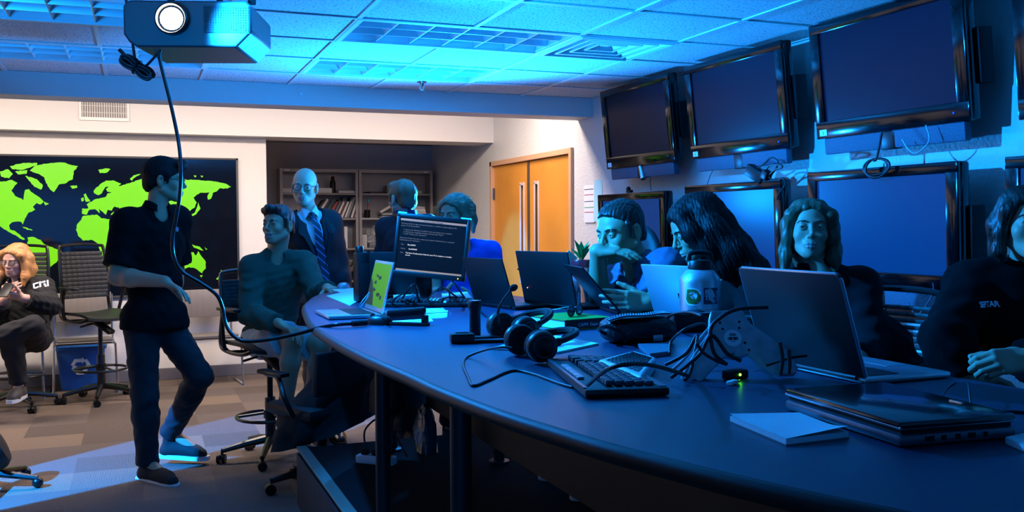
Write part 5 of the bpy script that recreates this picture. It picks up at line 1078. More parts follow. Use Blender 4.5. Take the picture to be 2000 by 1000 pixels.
def lips(f, root, m_, smile=0.):
    s = f.s; mw = .023+.009*smile; S = Sdf(np.array(f.p(0, -.09, -.07))-.045, np.array(f.p(0, -.09, -.07))+.045, .0019)
    C = lambda a, b, ra, rb, k=.004: S.rc(f.p(*a), f.p(*b), ra*s, rb*s, k*s)
    for q in (-1, 1):
        a, m1, b = (q*mw*.97, -.0895+.006*smile, -.0675+.010*smile), (q*mw*.5, -.0972, -.0645+.004*smile), (0, -.0990, -.0640)
        C(a, m1, .0030, .0055); C(m1, b, .0055, .0063)
        a, m1, b = (q*mw*.85, -.0905, -.0732-.004*smile), (q*mw*.45, -.0965, -.0755-.006*smile), (0, -.0978, -.0762-.007*smile)
        C(a, m1, .0033, .0058); C(m1, b, .0058, .0066)
    if smile: S.ell(f.p(0, -.098, -.069-.001*smile), (.024*s, .02*s, (.0055*smile+.001)*s), f.R, .002, 's')
    else: S.rc(f.p(-.024, -.1, -.0697), f.p(.024, -.1, -.0697), .0011, k=.002, mode='s')
    link('lips', S.mesh('lips'), m_, root, True)
    if smile: MB().tube([f.p(-.019, -.088, -.066), f.p(0, -.0935, -.0685), f.p(.019, -.088, -.066)], [.003*f.s, .0048*f.s, .003*f.s], 8).build('teeth', mat('teeth_white', 'e4e0d6', .25), root, world=True)
def glasses(f, root, wide=1., r=(.023, .018), rnd=False):
    par = MB(); rim = mat('black_glasses_rim', '0b0b0d', .3)
    for q in (-1, 1): par.tube([f.p(q*.033*wide+r[0]*cos(a)*(1 if rnd else abs(cos(a))**-.25 if abs(cos(a)) > .3 else 1.2), -.106+.008*abs(cos(a))*(.6), .0+r[1]*sin(a)) for a in np.linspace(.01, 2*pi+.01, 25)[:-1]], .0019*f.s, 6, closed=True)
    par.tube([f.p(-.010, -.108, .004), f.p(0, -.112, .006), f.p(.010, -.108, .004)], .0018*f.s, 6)
    for q in (-1, 1): par.tube([f.p(q*.057*wide, -.1, .005), f.p(q*.074*wide, -.07, .006), f.p(q*.082*wide, .0, .006), f.p(q*.081*wide, .02, -.004)], .0018*f.s, 6)
    g = par.build('glasses', rim, root, world=True)
    for q in (-1, 1): MB().lathe([(1e-4, 0), (1, 0)], 20, f.M() @ Matrix.Translation((q*.033*wide, -.105, 0)) @ Matrix.Rotation(pi/2, 4, 'X') @ Matrix.Diagonal((r[0], r[1], 1, 1)), cap=False).build('lens', mat('clear_lens', 'ffffff', .02, alpha=.12, spec=.8), g, smooth=0).data.transform(root.matrix_basis.inverted())
FING = [(.027, .090, (.042, .026, .021)), (.009, .094, (.047, .030, .022)), (-.009, .089, (.043, .028, .021)), (-.026, .079, (.034, .021, .018))]
def hand_prims(S, w, f, n, side, curl, sc=1., thumb=(.55, .8, .25), tb=(.3, .25), spread=.06, wr=.026):
    "w wrist, f finger direction, n direction the palm faces, side +1 if the thumb lies along f x n"
    f = V(f).normalized(); n = V(n); n = (n-f*n.dot(f)).normalized(); t = f.cross(n)*side; w = V(w)
    P = lambda a, b, c: w+(t*a+f*b+n*c)*sc
    S.rc(P(0, -.01, 0), P(0, .02, 0), wr*.9*sc, wr*.85*sc, .012)
    for i, (x, y, ln) in enumerate(FING):
        S.rc(P(x*.75, .018, .0), P(x, y-.004, -.002), .0135*sc, .0115*sc, .012)
    S.rc(P(.02, .025, .008), P(.008, .065, .006), .014*sc, .012*sc, .012); S.rc(P(-.02, .025, .008), P(-.02, .06, .006), .013*sc, .011*sc, .012)
    for i, (x, y, ln) in enumerate(FING):
        p = P(x, y, -.001); cu = curl[i] if isinstance(curl[0], (list, tuple)) else curl; th = 0; sp = spread*(1.5-i); r = [.0098, .0088, .008, .0068]
        if i == 3: r = [q*.9 for q in r]
        for j in range(3):
            th += cu[j]; d = (f*cos(th)+n*sin(th)+t*sp*cos(th)).normalized(); q = p+d*ln[j]*sc; S.rc(p, q, r[j]*sc, r[j+1]*sc, .0035); p = q
    d = (f*thumb[0]+t*thumb[1]+n*thumb[2]).normalized(); p = P(.018, .022, .006); q = p+d*.044*sc; S.rc(p, q, .0155*sc, .0125*sc, .012)
    for j, ln in enumerate((.034, .027)):
        d = (d+f*tb[j]+n*tb[j]*.4).normalized(); p = q; q = p+d*ln*sc; S.rc(p, q, (.0118-.0018*j)*sc, (.0102-.0022*j)*sc, .005)
def bounds(pts, pad): a = np.array([tuple(p) for p in pts]); return a.min(0)-pad, a.max(0)+pad
SKIN = lambda n, c: mat('skin_'+n, c, .48, var=(9, .05), bump=(220, .05), spec=.4)
def shoes(J, root, m_, sole_m, sc=1., laces=None):
    for sd in 'LR':
        if 'ank'+sd not in J: continue
        a, t = V(J['ank'+sd]), V(J['toe'+sd]); up = V(J.get('footup'+sd, (0, 0, 1))); d = (t-a); d = (d-up*d.dot(up)); L = d.length; d.normalize(); z0 = (t-a).dot(up)
        f = Fr(a+up*(z0-.012), d, up)          # sole plane height measured at the toe
        lo, hi = bounds([f.p(0, .09, 0), f.p(0, -L-.07, .14), f.p(.06, 0, 0), f.p(-.06, 0, 0), a], .07)
        S = Sdf(lo, hi, .0065)
        S.chain([f.p(0, .035, .03), f.p(0, -.02, .035), f.p(.004, -L*.75, .03), f.p(.0, -L+.01, .02)], [.038, .036, .042, .036], .02); S.chain([f.p(0, .02, .04), a+up*.015], [.04, .041], .025); S.chain([f.p(0, -.03, .06), f.p(0, -L*.55, .048)], [.037, .037], .025)
        S.plane(f.p(0, 0, 0), -f.z).plane(a+up*.055, up)
        o = link('shoe', S.mesh('shoe'), m_, root, True)
        pts = []
        for q in np.linspace(0, 1, 12): pts.append((.044*(1-.25*(1-q)**2)*(1 if q < .75 else sqrt(max(0, 1-((q-.75)/.27)**2))), .07-q*(L+.11)))
        poly = pts+[(-x, y) for x, y in pts[::-1]]
        MB().prism(poly, -.014, .012, f.M()).build('sole', sole_m, o, smooth=40).data.transform(root.matrix_basis.inverted())
        MB().tube([a-up*.01, a+up*.04, a+(V(J['kne'+sd])-a).normalized()*.12], [.043, .042, .044], 14).build('sock', mat('black_sock', '08080a', .9), root, world=True)
        if laces:
            lc = MB()
            for k in range(4): lc.tube([f.p(-.024, -.05-.022*k, .083-.008*k), f.p(0, -.055-.022*k, .093-.009*k), f.p(.024, -.05-.022*k, .083-.008*k)], .003, 6)
            lc.tube([f.p(0, -.045, .095), f.p(.03, -.05, .115), f.p(.035, -.06, .09)], .0028, 6); lc.build('laces', laces, o).data.transform(root.matrix_basis.inverted())
def torso_prims(S, J, T, e=0., w=1., belly=0., k=.035):
    "T torso frame at the chest"
    up = T.z; ch = V(J['chest']); pv = V(J['pelvis']); ab = (ch+pv)/2
    S.ell(ch+T.y*.0, (.150*w+e, .098*w+e, .165+e), T.R, k); S.ell(ab+T.y*-.01*belly, (.135*w+e+.02*belly, .092*w+e+.04*belly, .15+e), T.R, k); S.ell(pv, (.155*w+e, .105*w+e, .11+e), T.R, k)
    for s in 'LR':
        sh = V(J['sh'+s]); S.rc(V(J['neck'])-T.z*.02, sh, .042+e, .05*w+e, k); S.rc(ch+T.z*.02, sh, .07+e, .05+e, k)
def person(label, J, skin, head, garments, hairfn=None, hands=None, sc=1., fem=False, w=1., belly=0., armr=1., legr=1., face=None, extra=None, base=None, hide_legs=False, h=.0075):
    """J joints in room coordinates; head = dict(c, face, up, s); garments = list of functions called with the person"""
    pv = V(J['pelvis']); root = thing('person', label, 'person', base or (pv.x, pv.y, J.get('floor', 0)))
    left = (V(J['shL'])-V(J['shR'])); up = (V(J['neck'])-pv).normalized(); T = Fr(J['chest'], left.cross(up) if False else (left.cross(up)), up)
    hf = Fr(head['c'], head['face'], head.get('up', (0, 0, 1)), head.get('s', 1.))
    P = dict(J=J, root=root, T=T, hf=hf, sc=sc, w=w, belly=belly, armr=armr, legr=legr, fem=fem)
    pts = [J[q] for q in J if q[:3] in ('pel', 'che', 'nec', 'shL', 'shR', 'elb', 'wri', 'hip', 'kne', 'ank', 'toe')]+[head['c']]
    lo, hi = bounds(pts, .17); fine = [(np.array(hf.o)-.14*hf.s, np.array(hf.o)+.14*hf.s, .0034)]
    for hd in (hands or []): c = V(J['wri'+hd['s']])+V(hd['f']).normalized()*.08; fine.append((np.array(c)-.11, np.array(c)+.11, .0038))
    S = Sdf(lo, hi, h, fine)
    torso_prims(S, J, T, -.004, w, belly)
    for s in 'LR':
        S.rc(J['sh'+s], J['elb'+s], .050*armr, .041*armr, .03); S.chain([J['elb'+s], V(J['elb'+s]).lerp(V(J['wri'+s]), .3), J['wri'+s]], [.040*armr, .042*armr, .0265*armr], .02)
        if 'kne'+s in J:
            S.rc(J['hip'+s], J['kne'+s], .082*legr, .056*legr, .04); S.chain([J['kne'+s], V(J['kne'+s]).lerp(V(J['ank'+s]), .3), J['ank'+s]], [.055*legr, .057*legr, .036*legr], .03)
            t = V(J['toe'+s]); S.rc(J['ank'+s], V(J['ank'+s]).lerp(t, .7)+V((0, 0, .0)), .034, .028, .02)
    nb = V(J['neck']); nr = .052 if not fem else .046
    S.rc(nb-T.z*.03, hf.p(0, .025, -.06), nr*1.12*w**.5, nr*hf.s, .03)
    head_prims(S, hf, fem, head.get('wide', 1.), head.get('jaw', 1.), head.get('smile', 0.))
    hs = head.get('hand', 1.)
    done = set()
    for hd in (hands or []): hand_prims(S, J['wri'+hd['s']], hd['f'], hd['n'], (-1 if hd['s'] == 'L' else 1)*hd.get('flip', 1), hd['curl'], hd.get('sc', 1.), hd.get('thumb', (.55, .8, .25)), hd.get('tb', (.3, .25)), hd.get('spread', .06)); done.add(hd['s'])
    for s in 'LR':
        if s not in done: f = (V(J['wri'+s])-V(J['elb'+s])).normalized(); hand_prims(S, J['wri'+s], f, T.x*(-1 if s == 'L' else 1), -1 if s == 'L' else 1, (.35, .45, .3))
    body = link('body', S.mesh('body'), SKIN(*skin), root, True)
    P['body'] = body
    if hairfn: hairfn(P)
    fc = face or {}
    eyes(hf, root, fc.get('look', (0, -1, 0)), fc.get('eye', '3a2a20'), head.get('wide', 1.))
    if fc.get('brow'): brows(hf, root, fc['brow'], fc.get('bt', .0036), head.get('wide', 1.), fc.get('ba', 0.))
    lips(hf, root, mat('lips_'+fc.get('lip', 'b87e74'), fc.get('lip', 'b87e74'), .45), head.get('smile', 0.))
    if fc.get('glasses'): glasses(hf, root, head.get('wide', 1.), *fc['glasses'])
    for g in garments: g(P)
    if extra: extra(P)
    return root
def top(name, m_, e=.014, sleeve=.45, hem=0., fold=.003, wl=.09, seed=1, neck_r=.066, k=.04, open_v=None, neckdrop=0., hemk=.004, cuff=True, extra=None, h=.0085, loose=0.):
    "shirt, sweater or jacket: sleeve 0..1 along the upper arm, 1..2 along the forearm"
    def make(P):
        J, T, w = P['J'], P['T'], P['w']; up = T.z
        pts = [J[q] for q in ('pelvis', 'chest', 'neck', 'shL', 'shR', 'elbL', 'elbR', 'wriL', 'wriR')]; lo, hi = bounds(pts, .22); S = Sdf(lo, hi, h)
        torso_prims(S, J, T, e, w, P['belly'], k)
        pv = V(J['pelvis']); S.ell(pv-up*.06, (.155*w+e+loose, .108*w+e+loose, .13), T.R, k)
        S.folds(fold, wl, seed)
        S.plane(pv-up*(.09-hem), -up, hemk)
        ar = P['armr']
        ends = []
        for s in 'LR':
            a, b, c = V(J['sh'+s]), V(J['elb'+s]), V(J['wri'+s]); A = Sdf(lo, hi, h)
            if sleeve <= 1: q = a.lerp(b, sleeve); A.chain([a, q, q+(b-a).normalized()*.05], [.056*ar+e, (.050-.006*sleeve)*ar+e*1.25, (.050-.006*sleeve)*ar+e*1.3], .03); A.folds(fold, wl, seed+3); A.plane(q, (b-a), .003)
            else: q = b.lerp(c, sleeve-1); A.chain([a, b], [.055*ar+e, .044*ar+e], .03); A.chain([b, b.lerp(c, .3), q, q+(c-b).normalized()*.03], [.044*ar+e, .044*ar+e, .032*ar+e*.9, .032*ar+e*.9], .03); A.folds(fold*1.25, wl*.8, seed+3); A.plane(q, (c-b), .003)
            S.v = smin(S.v, A.v, .03)
        if neck_r: n0 = V(J['neck']); f = P['hf']; d = (f.p(0, .025, -.06)-n0).normalized(); S.rc(n0+d*(.022-neckdrop)+T.y*.0, n0+d*.2, neck_r, neck_r, .006, 's'); S.ell(n0+d*.0-T.y*.05-T.z*(.02+neckdrop), (neck_r*.72, .06, .045), T.R, .01, 's')
        if open_v: open_v(S, P)
        o = link(name, S.mesh(name), m_, P['root'], True); P[name] = o
        if extra: extra(P, o)
    return make
def collar(m_, r=.062, hgt=.035):
    def make(P):
        J, T, f = P['J'], P['T'], P['hf']; n0 = V(J['neck']); d = (f.p(0, .025, -.06)-n0).normalized(); m2 = MB(); F = Fr(n0+d*.02, -T.y, d)
        ring = []; n = 26
        for i in range(n+1):
            a = radians(-65)+(radians(310))*i/n-pi/2+radians(90)+radians(-25); ring.append(a)
        vs_, fs = [], []
        for i, q in enumerate(np.linspace(radians(-62), radians(242), n+1)):
            x, y = cos(q), sin(q); e = abs(i/n-.5)*2; drop = .012+.03*e**4
            g = hgt*(1-.8*e**5)
            for (rr, z) in ((r*.92, g), (r*1.02, g+.004), (r*1.28, hgt*.45-drop), (r*1.2, hgt*.4-drop-.003)): vs_.append(F.p(x*rr, y*rr*.95+.0, z))
        for i in range(n):
            for k in range(4): a = i*4+k; b = i*4+(k+1) % 4; fs.append((a, b, b+4, a+4))
        fs += [(0, 3, 2, 1), (n*4, n*4+1, n*4+2, n*4+3)]
        m2.add(vs_, fs).build('collar', m_, P['root'], world=True, smooth=50)
    return make
def bottoms(name, m_, e=.012, to=1.93, fold=.003, wl=.1, seed=5, h=.0085, waist=.10):
    "trousers: to = 1..2 along the shin, below 1 along the thigh"
    def make(P):
        J, T = P['J'], P['T']; lr = P['legr']; pv = V(J['pelvis']); pts = [pv, J['hipL'], J['hipR'], J['kneL'], J['kneR'], J['ankL'], J['ankR']]; lo, hi = bounds(pts, .17); S = Sdf(lo, hi, h)
        S.ell(pv, (.158*P['w']+e, .11*P['w']+e, .12+e), T.R, .04); S.plane(pv+T.z*waist, T.z, .003)
        for s in 'LR':
            a, b, c = V(J['hip'+s]), V(J['kne'+s]), V(J['ank'+s]); A = Sdf(lo, hi, h)
            if to <= 1: q = a.lerp(b, to); A.chain([a, q, q+(b-a).normalized()*.06], [.086*lr+e, .07*lr+e*1.6, .07*lr+e*1.6], .03); A.folds(fold, wl, seed); A.plane(q, b-a, .003)
            else: q = b.lerp(c, to-1); A.chain([a, b], [.086*lr+e, .060*lr+e], .04); A.chain([b, b.lerp(c, .3), q, q+(c-b).normalized()*.04], [.060*lr+e, .060*lr+e, .046*lr+e, .046*lr+e], .03); A.folds(fold, wl, seed+(s == 'L')); A.plane(q, c-b, .003)
            S.v = smin(S.v, A.v, .03)
        link(name, S.mesh(name), m_, P['root'], True)
    return make
def hair_short(m_, vol=.012, top_=.012, line=(-.092, .062, .092, -.078), seed=0, side=1., tuft=.004, quiff=0., wide=1.):
    def make(P):
        f = P['hf']; s = f.s; S = Sdf(np.array(f.o)-.16*s, np.array(f.o)+.18*s, .0036)
        S.ell(f.p(0, .018, .035), ((.074*wide+vol*side)*s, (.094+vol)*s, (.082+top_)*s), f.R, .01)
        S.ell(f.p(0, -.02, .04), ((.064*wide+vol*side)*s, (.074+vol*.8)*s, (.068+top_)*s), f.R, .015); S.ell(f.p(0, .06, -.03), ((.058*wide+vol)*s, (.05+vol*.5)*s, .055*s), f.R, .02)
        y0, z0, y1, z1 = line; d = V((0, y1-y0, z1-z0)).normalized(); n = f.y*-(-d.z)+f.z*-d.y; n = -(f.y*(-d.z)+f.z*d.y)
        a = np.array(f.p(0, y0, z0))
        S.plane(a, n, .012)
        for q in (-1, 1): S.chain([f.p(q*(.075*wide), -.028, .03), f.p(q*(.0745*wide), -.026, -.018)], [.012*s, .006*s], .012)      # sideburns
        for q in (-1, 1): S.ell(f.p(q*.088*wide, .012, -.01), (.022*s, .024*s, .036*s), f.R, .006, 's')
        if quiff: S.chain([f.p(-.05, -.075, .085), f.p(0, -.09, .09+quiff*.3), f.p(.045, -.072, .088)], [.018*s, (.016+quiff)*s, .018*s], .025)
        r = np.random.default_rng(seed); A = r.normal(size=(4, 3))*np.array([260, 150, 60])
        X0 = np.array(f.o); R = f.R
        def fn(X, Y, Z):
            q = [((X-X0[0])*R[0, i]+(Y-X0[1])*R[1, i]+(Z-X0[2])*R[2, i]) for i in range(3)]; o = 0
            for k in A: o = o+np.sin(k[0]*q[0]+k[1]*q[1]+k[2]*q[2]*.6+.8*np.sin(q[2]*40+k[0])+.6*np.sin(q[1]*35))
            return tuft*o/2.
        S.apply(fn, X0-.2, X0+.2, 0, 'add'); link('hair', S.mesh('hair'), m_, P['root'], True)
    return make
def hair_long(m_, locks, vol=.014, line=(-.088, .07, .075, -.12), seed=0, tuft=.0035, wide=1., part=True, h=.004, ear=False):
    "cap of hair plus tapering locks given in head coordinates: list of (points, radii)"
    def make(P):
        f = P['hf']; s = f.s; pts = [f.p(*q) for L in locks for q in L[0]]+[f.p(0, 0, .13)]; lo, hi = bounds(pts, .06); lo = np.minimum(lo, np.array(f.o)-.14); hi = np.maximum(hi, np.array(f.o)+.14); S = Sdf(lo, hi, h)
        S.ell(f.p(0, .02, .037), ((.076*wide+vol)*s, (.096+vol)*s, (.084+vol)*s), f.R, .01); S.ell(f.p(0, -.02, .04), ((.066*wide+vol)*s, (.075+vol*.6)*s, (.068+vol)*s), f.R, .015)
        y0, z0, y1, z1 = line; d = V((0, y1-y0, z1-z0)).normalized(); S.plane(f.p(0, y0, z0), -(f.y*(-d.z)+f.z*d.y), .012)
        for L, r_ in locks: S.chain([f.p(*q) for q in L], [q*s for q in r_], .030)
        if part: S.chain([f.p(0, -.1, .09), f.p(0, -.03, .14), f.p(0, .05, .145)], [.004, .004, .004], .008, 's')
        r = np.random.default_rng(seed); X0 = np.array(f.o); R = f.R; A = r.normal(size=(5, 3))*np.array([300, 260, 14])
        def fn(X, Y, Z):
            q = [((X-X0[0])*R[0, i]+(Y-X0[1])*R[1, i]+(Z-X0[2])*R[2, i]) for i in range(3)]; o = 0
            for k in A: o = o+np.sin(k[0]*q[0]+k[1]*q[1]+k[2]*q[2]+.5*np.sin(q[2]*20+k[1]))
            return tuft*o/2.2
        S.apply(fn, lo, hi, 0, 'add'); link('hair', S.mesh('hair'), m_, P['root'], True)
    return make

from mathutils.bvhtree import BVHTree
def stick(o, root, u, v):
    "point and outward normal of a built garment on the sight line (u, v)"
    me = o.data; b = BVHTree.FromPolygons([q.co[:] for q in me.vertices], [list(p.vertices) for p in me.polygons]); inv = root.matrix_basis.inverted()
    d = _ray(u, v).normalized(); h = b.ray_cast(inv @ CAM, d)
    return (root.matrix_basis @ h[0], h[1] if h[1].dot(d) < 0 else -h[1]) if h[0] is not None else (None, None)
def patch_frame(p, n, right): n = V(n).normalized(); x = V(right); x = (x-n*x.dot(n)).normalized(); y = n.cross(x); M = Matrix((x, y, n)).transposed().to_4x4(); M.translation = p; return M

def conform(o, root, garment, n, off=.0015):
    "press flat lettering onto the cloth"
    me = garment.data; b = BVHTree.FromPolygons([q.co[:] for q in me.vertices], [list(p.vertices) for p in me.polygons]); n = V(n).normalized()
    for q in o.data.vertices:
        h = b.ray_cast(q.co+n*.12, -n)
        if h[0] is not None: q.co = h[0]+n*off
    o.data.update()
# ================================================================== THE PEOPLE
BLKH = mat('black_hair', '0a0909', .55, bump=(140, .35, (1, 1, .12)), spec=.22); BRNH = mat('dark_brown_hair', '2a1d16', .42, bump=(140, .35, (1, 1, .12)), spec=.5)
AUBH = mat('auburn_hair', '70452c', .45, bump=(140, .35, (1, 1, .12))); BLDH = mat('strawberry_blond_hair', 'b9824c', .42, bump=(120, .35, (1, 1, .1))); FAIR = mat('fair_hair', '5c4a35', .42, bump=(120, .35, (1, 1, .1)))
POLO = mat('black_polo_cloth', '08090b', .9, bump=(260, .15), spec=.15); JEAN = mat('dark_blue_denim', '0d121b', .85, bump=(320, .25), var=(7, .15)); SHOEB = mat('black_canvas', '0d0d10', .8); SOLEW = mat('white_rubber', 'cfd2d4', .6)
# ---------------- standing man in black polo shirt
J = dict(pelvis=at(303, 612, 5.50), chest=at(300, 480, 5.50), neck=at(306, 412, 5.50), shR=at(249, 437, 5.40), shL=at(343, 430, 5.64), elbR=at(229, 540, 5.33), wriR=at(322, 550, 5.18), elbL=at(343, 530, 5.74), wriL=at(335, 600, 5.62),
         hipR=at(277, 640, 5.45), hipL=at(328, 640, 5.58), kneR=at(283, 772, 5.43), kneL=at(390, 735, 5.55), ankR=at(288, 905, 5.48), ankL=at(334, 842, 5.83))
J['toeR'] = onz(338, 944, .012); J['toeL'] = at(396, 890, 5.82); J['ankR'].z = .105
u = (J['toeL']-J['ankL']); J['footupL'] = V((0, 0, 1))*.97+CR*.0; J['toeL'].z = max(J['toeL'].z, .02)
def polo_badge(P, o):
    p, n = stick(o, P['root'], 346, 448)
    if p is None: return
    MB().lathe([(.001, 0), (.014, .002), (.016, 0)], 16, patch_frame(p, n, CR) @ Matrix.Diagonal((.8, 1.15, 1, 1))).build('badge', mat('embroidered_badge', '6d8795', .7), P['root'], world=True)
person('tall man standing in black polo shirt and jeans, gesturing with one hand', J, ('fair', 'c08d70'), dict(c=at(321, 351, 5.50), face=vdir(.93, -.22, -.08), up=(0, 0, 1), s=1.03),
       [top('polo_shirt', POLO, .024, .82, .0, .0032, .10, 2, extra=polo_badge, loose=.01), collar(POLO, .066), bottoms('jeans', JEAN, .013, 2.03, .0032, .085)],
       hair_short(BLKH, .011, .016, (-.1, .062, .09, -.085), 3, tuft=.0022, quiff=.008), [dict(s='R', f=vdir(.86, .2, -.42), n=vdir(-.2, .25, -1), curl=(.22, .28, .18), spread=.05, thumb=(.8, .45, .35), flip=1)],
       face=dict(brow=BLKH, glasses=((.022, .015),), lip='b88076'), armr=1.2, w=1.08, extra=lambda P: shoes(P['J'], P['root'], SHOEB, SOLEW, laces=BLKM))

def flat_on(P, path, width, m_, name, parent=None, th=.003, taper=None):
    "ribbon of cloth lying on the chest: path of points, width across T.x"
    T = P['T']; vs_, fs = [], []
    for i, q in enumerate(path):
        w = width if taper is None else width*taper[i]
        for sx in (-1, 1):
            vs_ += [q+T.x*w*sx-T.y*(0 if abs(sx) else 0), q+T.x*w*sx-T.y*-th]
    n = len(path)
    for i in range(n-1): a = i*4; fs += [(a, a+2, a+6, a+4), (a+1, a+5, a+7, a+3), (a, a+4, a+5, a+1), (a+2, a+3, a+7, a+6)]
    fs += [(0, 1, 3, 2), (4*n-4, 4*n-2, 4*n-1, 4*n-3)]
    return MB().add(vs_, fs).build(name, m_, parent or P['root'], world=True, smooth=60)
# ---------------- smiling young man seated in green sweater
GRN = mat('dark_green_knit', '2a4638', .9, bump=(280, .3)); KHAKI = mat('striped_grey_shorts', 'b4bfc2', .85, bump=(60, .3, (1, 1, .2)))
J = dict(pelvis=at(528, 660, 6.0), chest=at(538, 560, 5.92), neck=at(540, 494, 5.9), shR=at(493, 524, 5.85), shL=at(594, 516, 5.96), elbR=at(489, 614, 5.72), wriR=at(546, 632, 5.50), elbL=at(622, 580, 5.72), wriL=at(639, 563, 5.50),
         hipR=at(512, 668, 5.95), hipL=at(556, 668, 5.98), kneR=at(572, 660, 5.52), ankR=at(556, 812, 5.62), kneL=at(628, 672, 5.62), ankL=at(602, 812, 5.72), floor=0)
J['toeR'] = J['ankR']+vdir(.5, .8)*.2-ZUP*.07; J['toeL'] = J['ankL']+vdir(.5, .8)*.2-ZUP*.07
person('smiling seated man in dark green sweater with hand on knee', J, ('fair_b', 'c39172'), dict(c=at(544, 440, 5.86), face=vdir(-.42, .9, .1), up=vdir(-.05, .0, 1), smile=1., s=1.03),
       [top('green_sweater', GRN, .020, 1.92, .03, .0045, .075, 4, neck_r=.057), bottoms('shorts', KHAKI, .018, .82, .005, .07)],
       hair_short(BRNH, .006, .013, (-.098, .076, .088, -.065), 5, tuft=.002, quiff=.006), [dict(s='R', f=vdir(.85, .25, -.45), n=vdir(-.35, .1, -.9), curl=(.35, .3, .2), spread=.1), dict(s='L', f=vdir(.5, .75, -.05), n=vdir(.05, -.1, -1), curl=(.35, .5, .3), spread=.05)],
       face=dict(brow=BRNH, lip='b88076', look=(0, -1, 0)), armr=1.06, w=1.04, extra=lambda P: shoes(P['J'], P['root'], SHOEB, SOLEW))
# ---------------- bald man in dark suit
SUIT = mat('navy_suit_wool', '090b14', .8, bump=(300, .1)); SHIRTW = mat('white_shirt_cotton', 'd4d8de', .7); STUB = mat('grey_stubble_hair', '5c5048', .8)
def tie_mat():
    M = mat('striped_navy_tie', '10142a', .55); nt = M.node_tree; b = nt.nodes['Principled BSDF']; tc = nt.nodes.new('ShaderNodeTexCoord'); mp_ = nt.nodes.new('ShaderNodeMapping'); mp_.inputs['Rotation'].default_value = (0, -.75, 0); w = nt.nodes.new('ShaderNodeTexWave'); w.bands_direction = 'Z'; w.inputs['Scale'].default_value = 9; cr = nt.nodes.new('ShaderNodeValToRGB'); e = cr.color_ramp.elements
    e[0].position = .86; e[0].color = (*srgb('0f1430'), 1); e[1].position = .92; e[1].color = (*srgb('5a78a8'), 1)
    nt.links.new(tc.outputs['Object'], mp_.inputs['Vector']); nt.links.new(mp_.outputs[0], w.inputs['Vector']); nt.links.new(w.outputs['Fac'], cr.inputs['Fac']); nt.links.new(cr.outputs[0], b.inputs['Base Color']); return M
def suit_v(S, P):
    T = P['T']; J = P['J']; nb = V(J['neck'])
    S.rc(nb-T.y*.12-T.z*.0, T.p(.0, -.165, -.19), .080, .012, .006, 's'); S.rc(nb-T.y*.05, nb-T.y*.16, .085, .09, .01, 's')
def tie(P, o):
    T = P['T']; f = P['hf']; nb = V(P['J']['neck']); top_ = nb-T.y*.075-T.z*.028
    pts = [top_, T.p(0, -.118, .10), T.p(0, -.128, .0), T.p(0, -.124, -.12), T.p(.0, -.13, -.24), T.p(0, -.13, -.27)]; pts = [q-T.y*.012 for q in pts]
    flat_on(P, spline(pts, 5), .036, tie_mat(), 'necktie', taper=list(np.linspace(.55, 1.0, 26)))
    MB().tube([top_-T.y*.016+T.z*.016, top_-T.y*.02-T.z*.02], [.021*1.0, .014], 10).build('tie_knot', tie_mat(), P['root'], world=True)
    for s in (-1, 1):   # collar points and lapels
        a = nb-T.y*.07+T.z*.02
        m_ = MB(); q = [a+T.x*s*.008-T.z*.02-T.y*.012, a+T.x*s*.05+T.y*.035+T.z*.02, a+T.x*s*.062+T.y*.03-T.z*.02, a+T.x*s*.045-T.y*.022-T.z*.065]; m_.add(q+[v-T.y*.004 for v in q], [(0, 1, 2, 3), (7, 6, 5, 4), (0, 4, 5, 1), (1, 5, 6, 2), (2, 6, 7, 3), (3, 7, 4, 0)]); m_.build('shirt_collar', SHIRTW, P['root'], world=True, smooth=0)
        m_ = MB(); q = [nb+T.x*s*.083-T.y*.055-T.z*.015, T.p(s*.125, -.118, .07), T.p(s*.098, -.139, .04), T.p(s*.012, -.146, -.19), T.p(s*.07, -.128, .05)]; m_.add(q+[v-T.y*.006 for v in q], [(0, 1, 2, 3, 4), (9, 8, 7, 6, 5)]+[(i, i+5, (i+1) % 5+5, (i+1) % 5) for i in range(5)]); m_.build('lapel', SUIT, P['root'], world=True, smooth=0)
J = dict(pelvis=at(628, 592, 6.42), chest=at(615, 474, 6.42), neck=at(602, 415, 6.42), shR=at(560, 442, 6.36), shL=at(643, 436, 6.48), elbR=at(556, 530, 6.45), wriR=at(566, 606, 6.36), elbL=at(662, 520, 6.5), wriL=at(672, 598, 6.38),
         hipR=at(612, 610, 6.4), hipL=at(648, 608, 6.45), kneR=at(616, 735, 6.4), kneL=at(650, 735, 6.45), floor=0)
for s, du in (('R', 0), ('L', 0)): k = J['kne'+s]; J['ank'+s] = V((k.x, k.y+.03, .1)); J['toe'+s] = V((k.x+.02, k.y-.16, .02))
def bald_fringe(P):
    f = P['hf']; s = f.s; S = Sdf(np.array(f.o)-.14*s, np.array(f.o)+.14*s, .004)
    S.ell(f.p(0, .02, .03), (.0755*s, .096*s, .083*s), f.R, .01); S.plane(f.p(0, 0, .045), f.z, .012); S.plane(f.p(0, .0, -.05), -f.z, .01); S.plane(f.p(0, -.012, 0), -f.y, .01)
    for q in (-1, 1): S.ell(f.p(q*.086, .012, -.008), (.022*s, .024*s, .034*s), f.R, .006, 's')
    link('hair', S.mesh('hair'), STUB, P['root'], True)
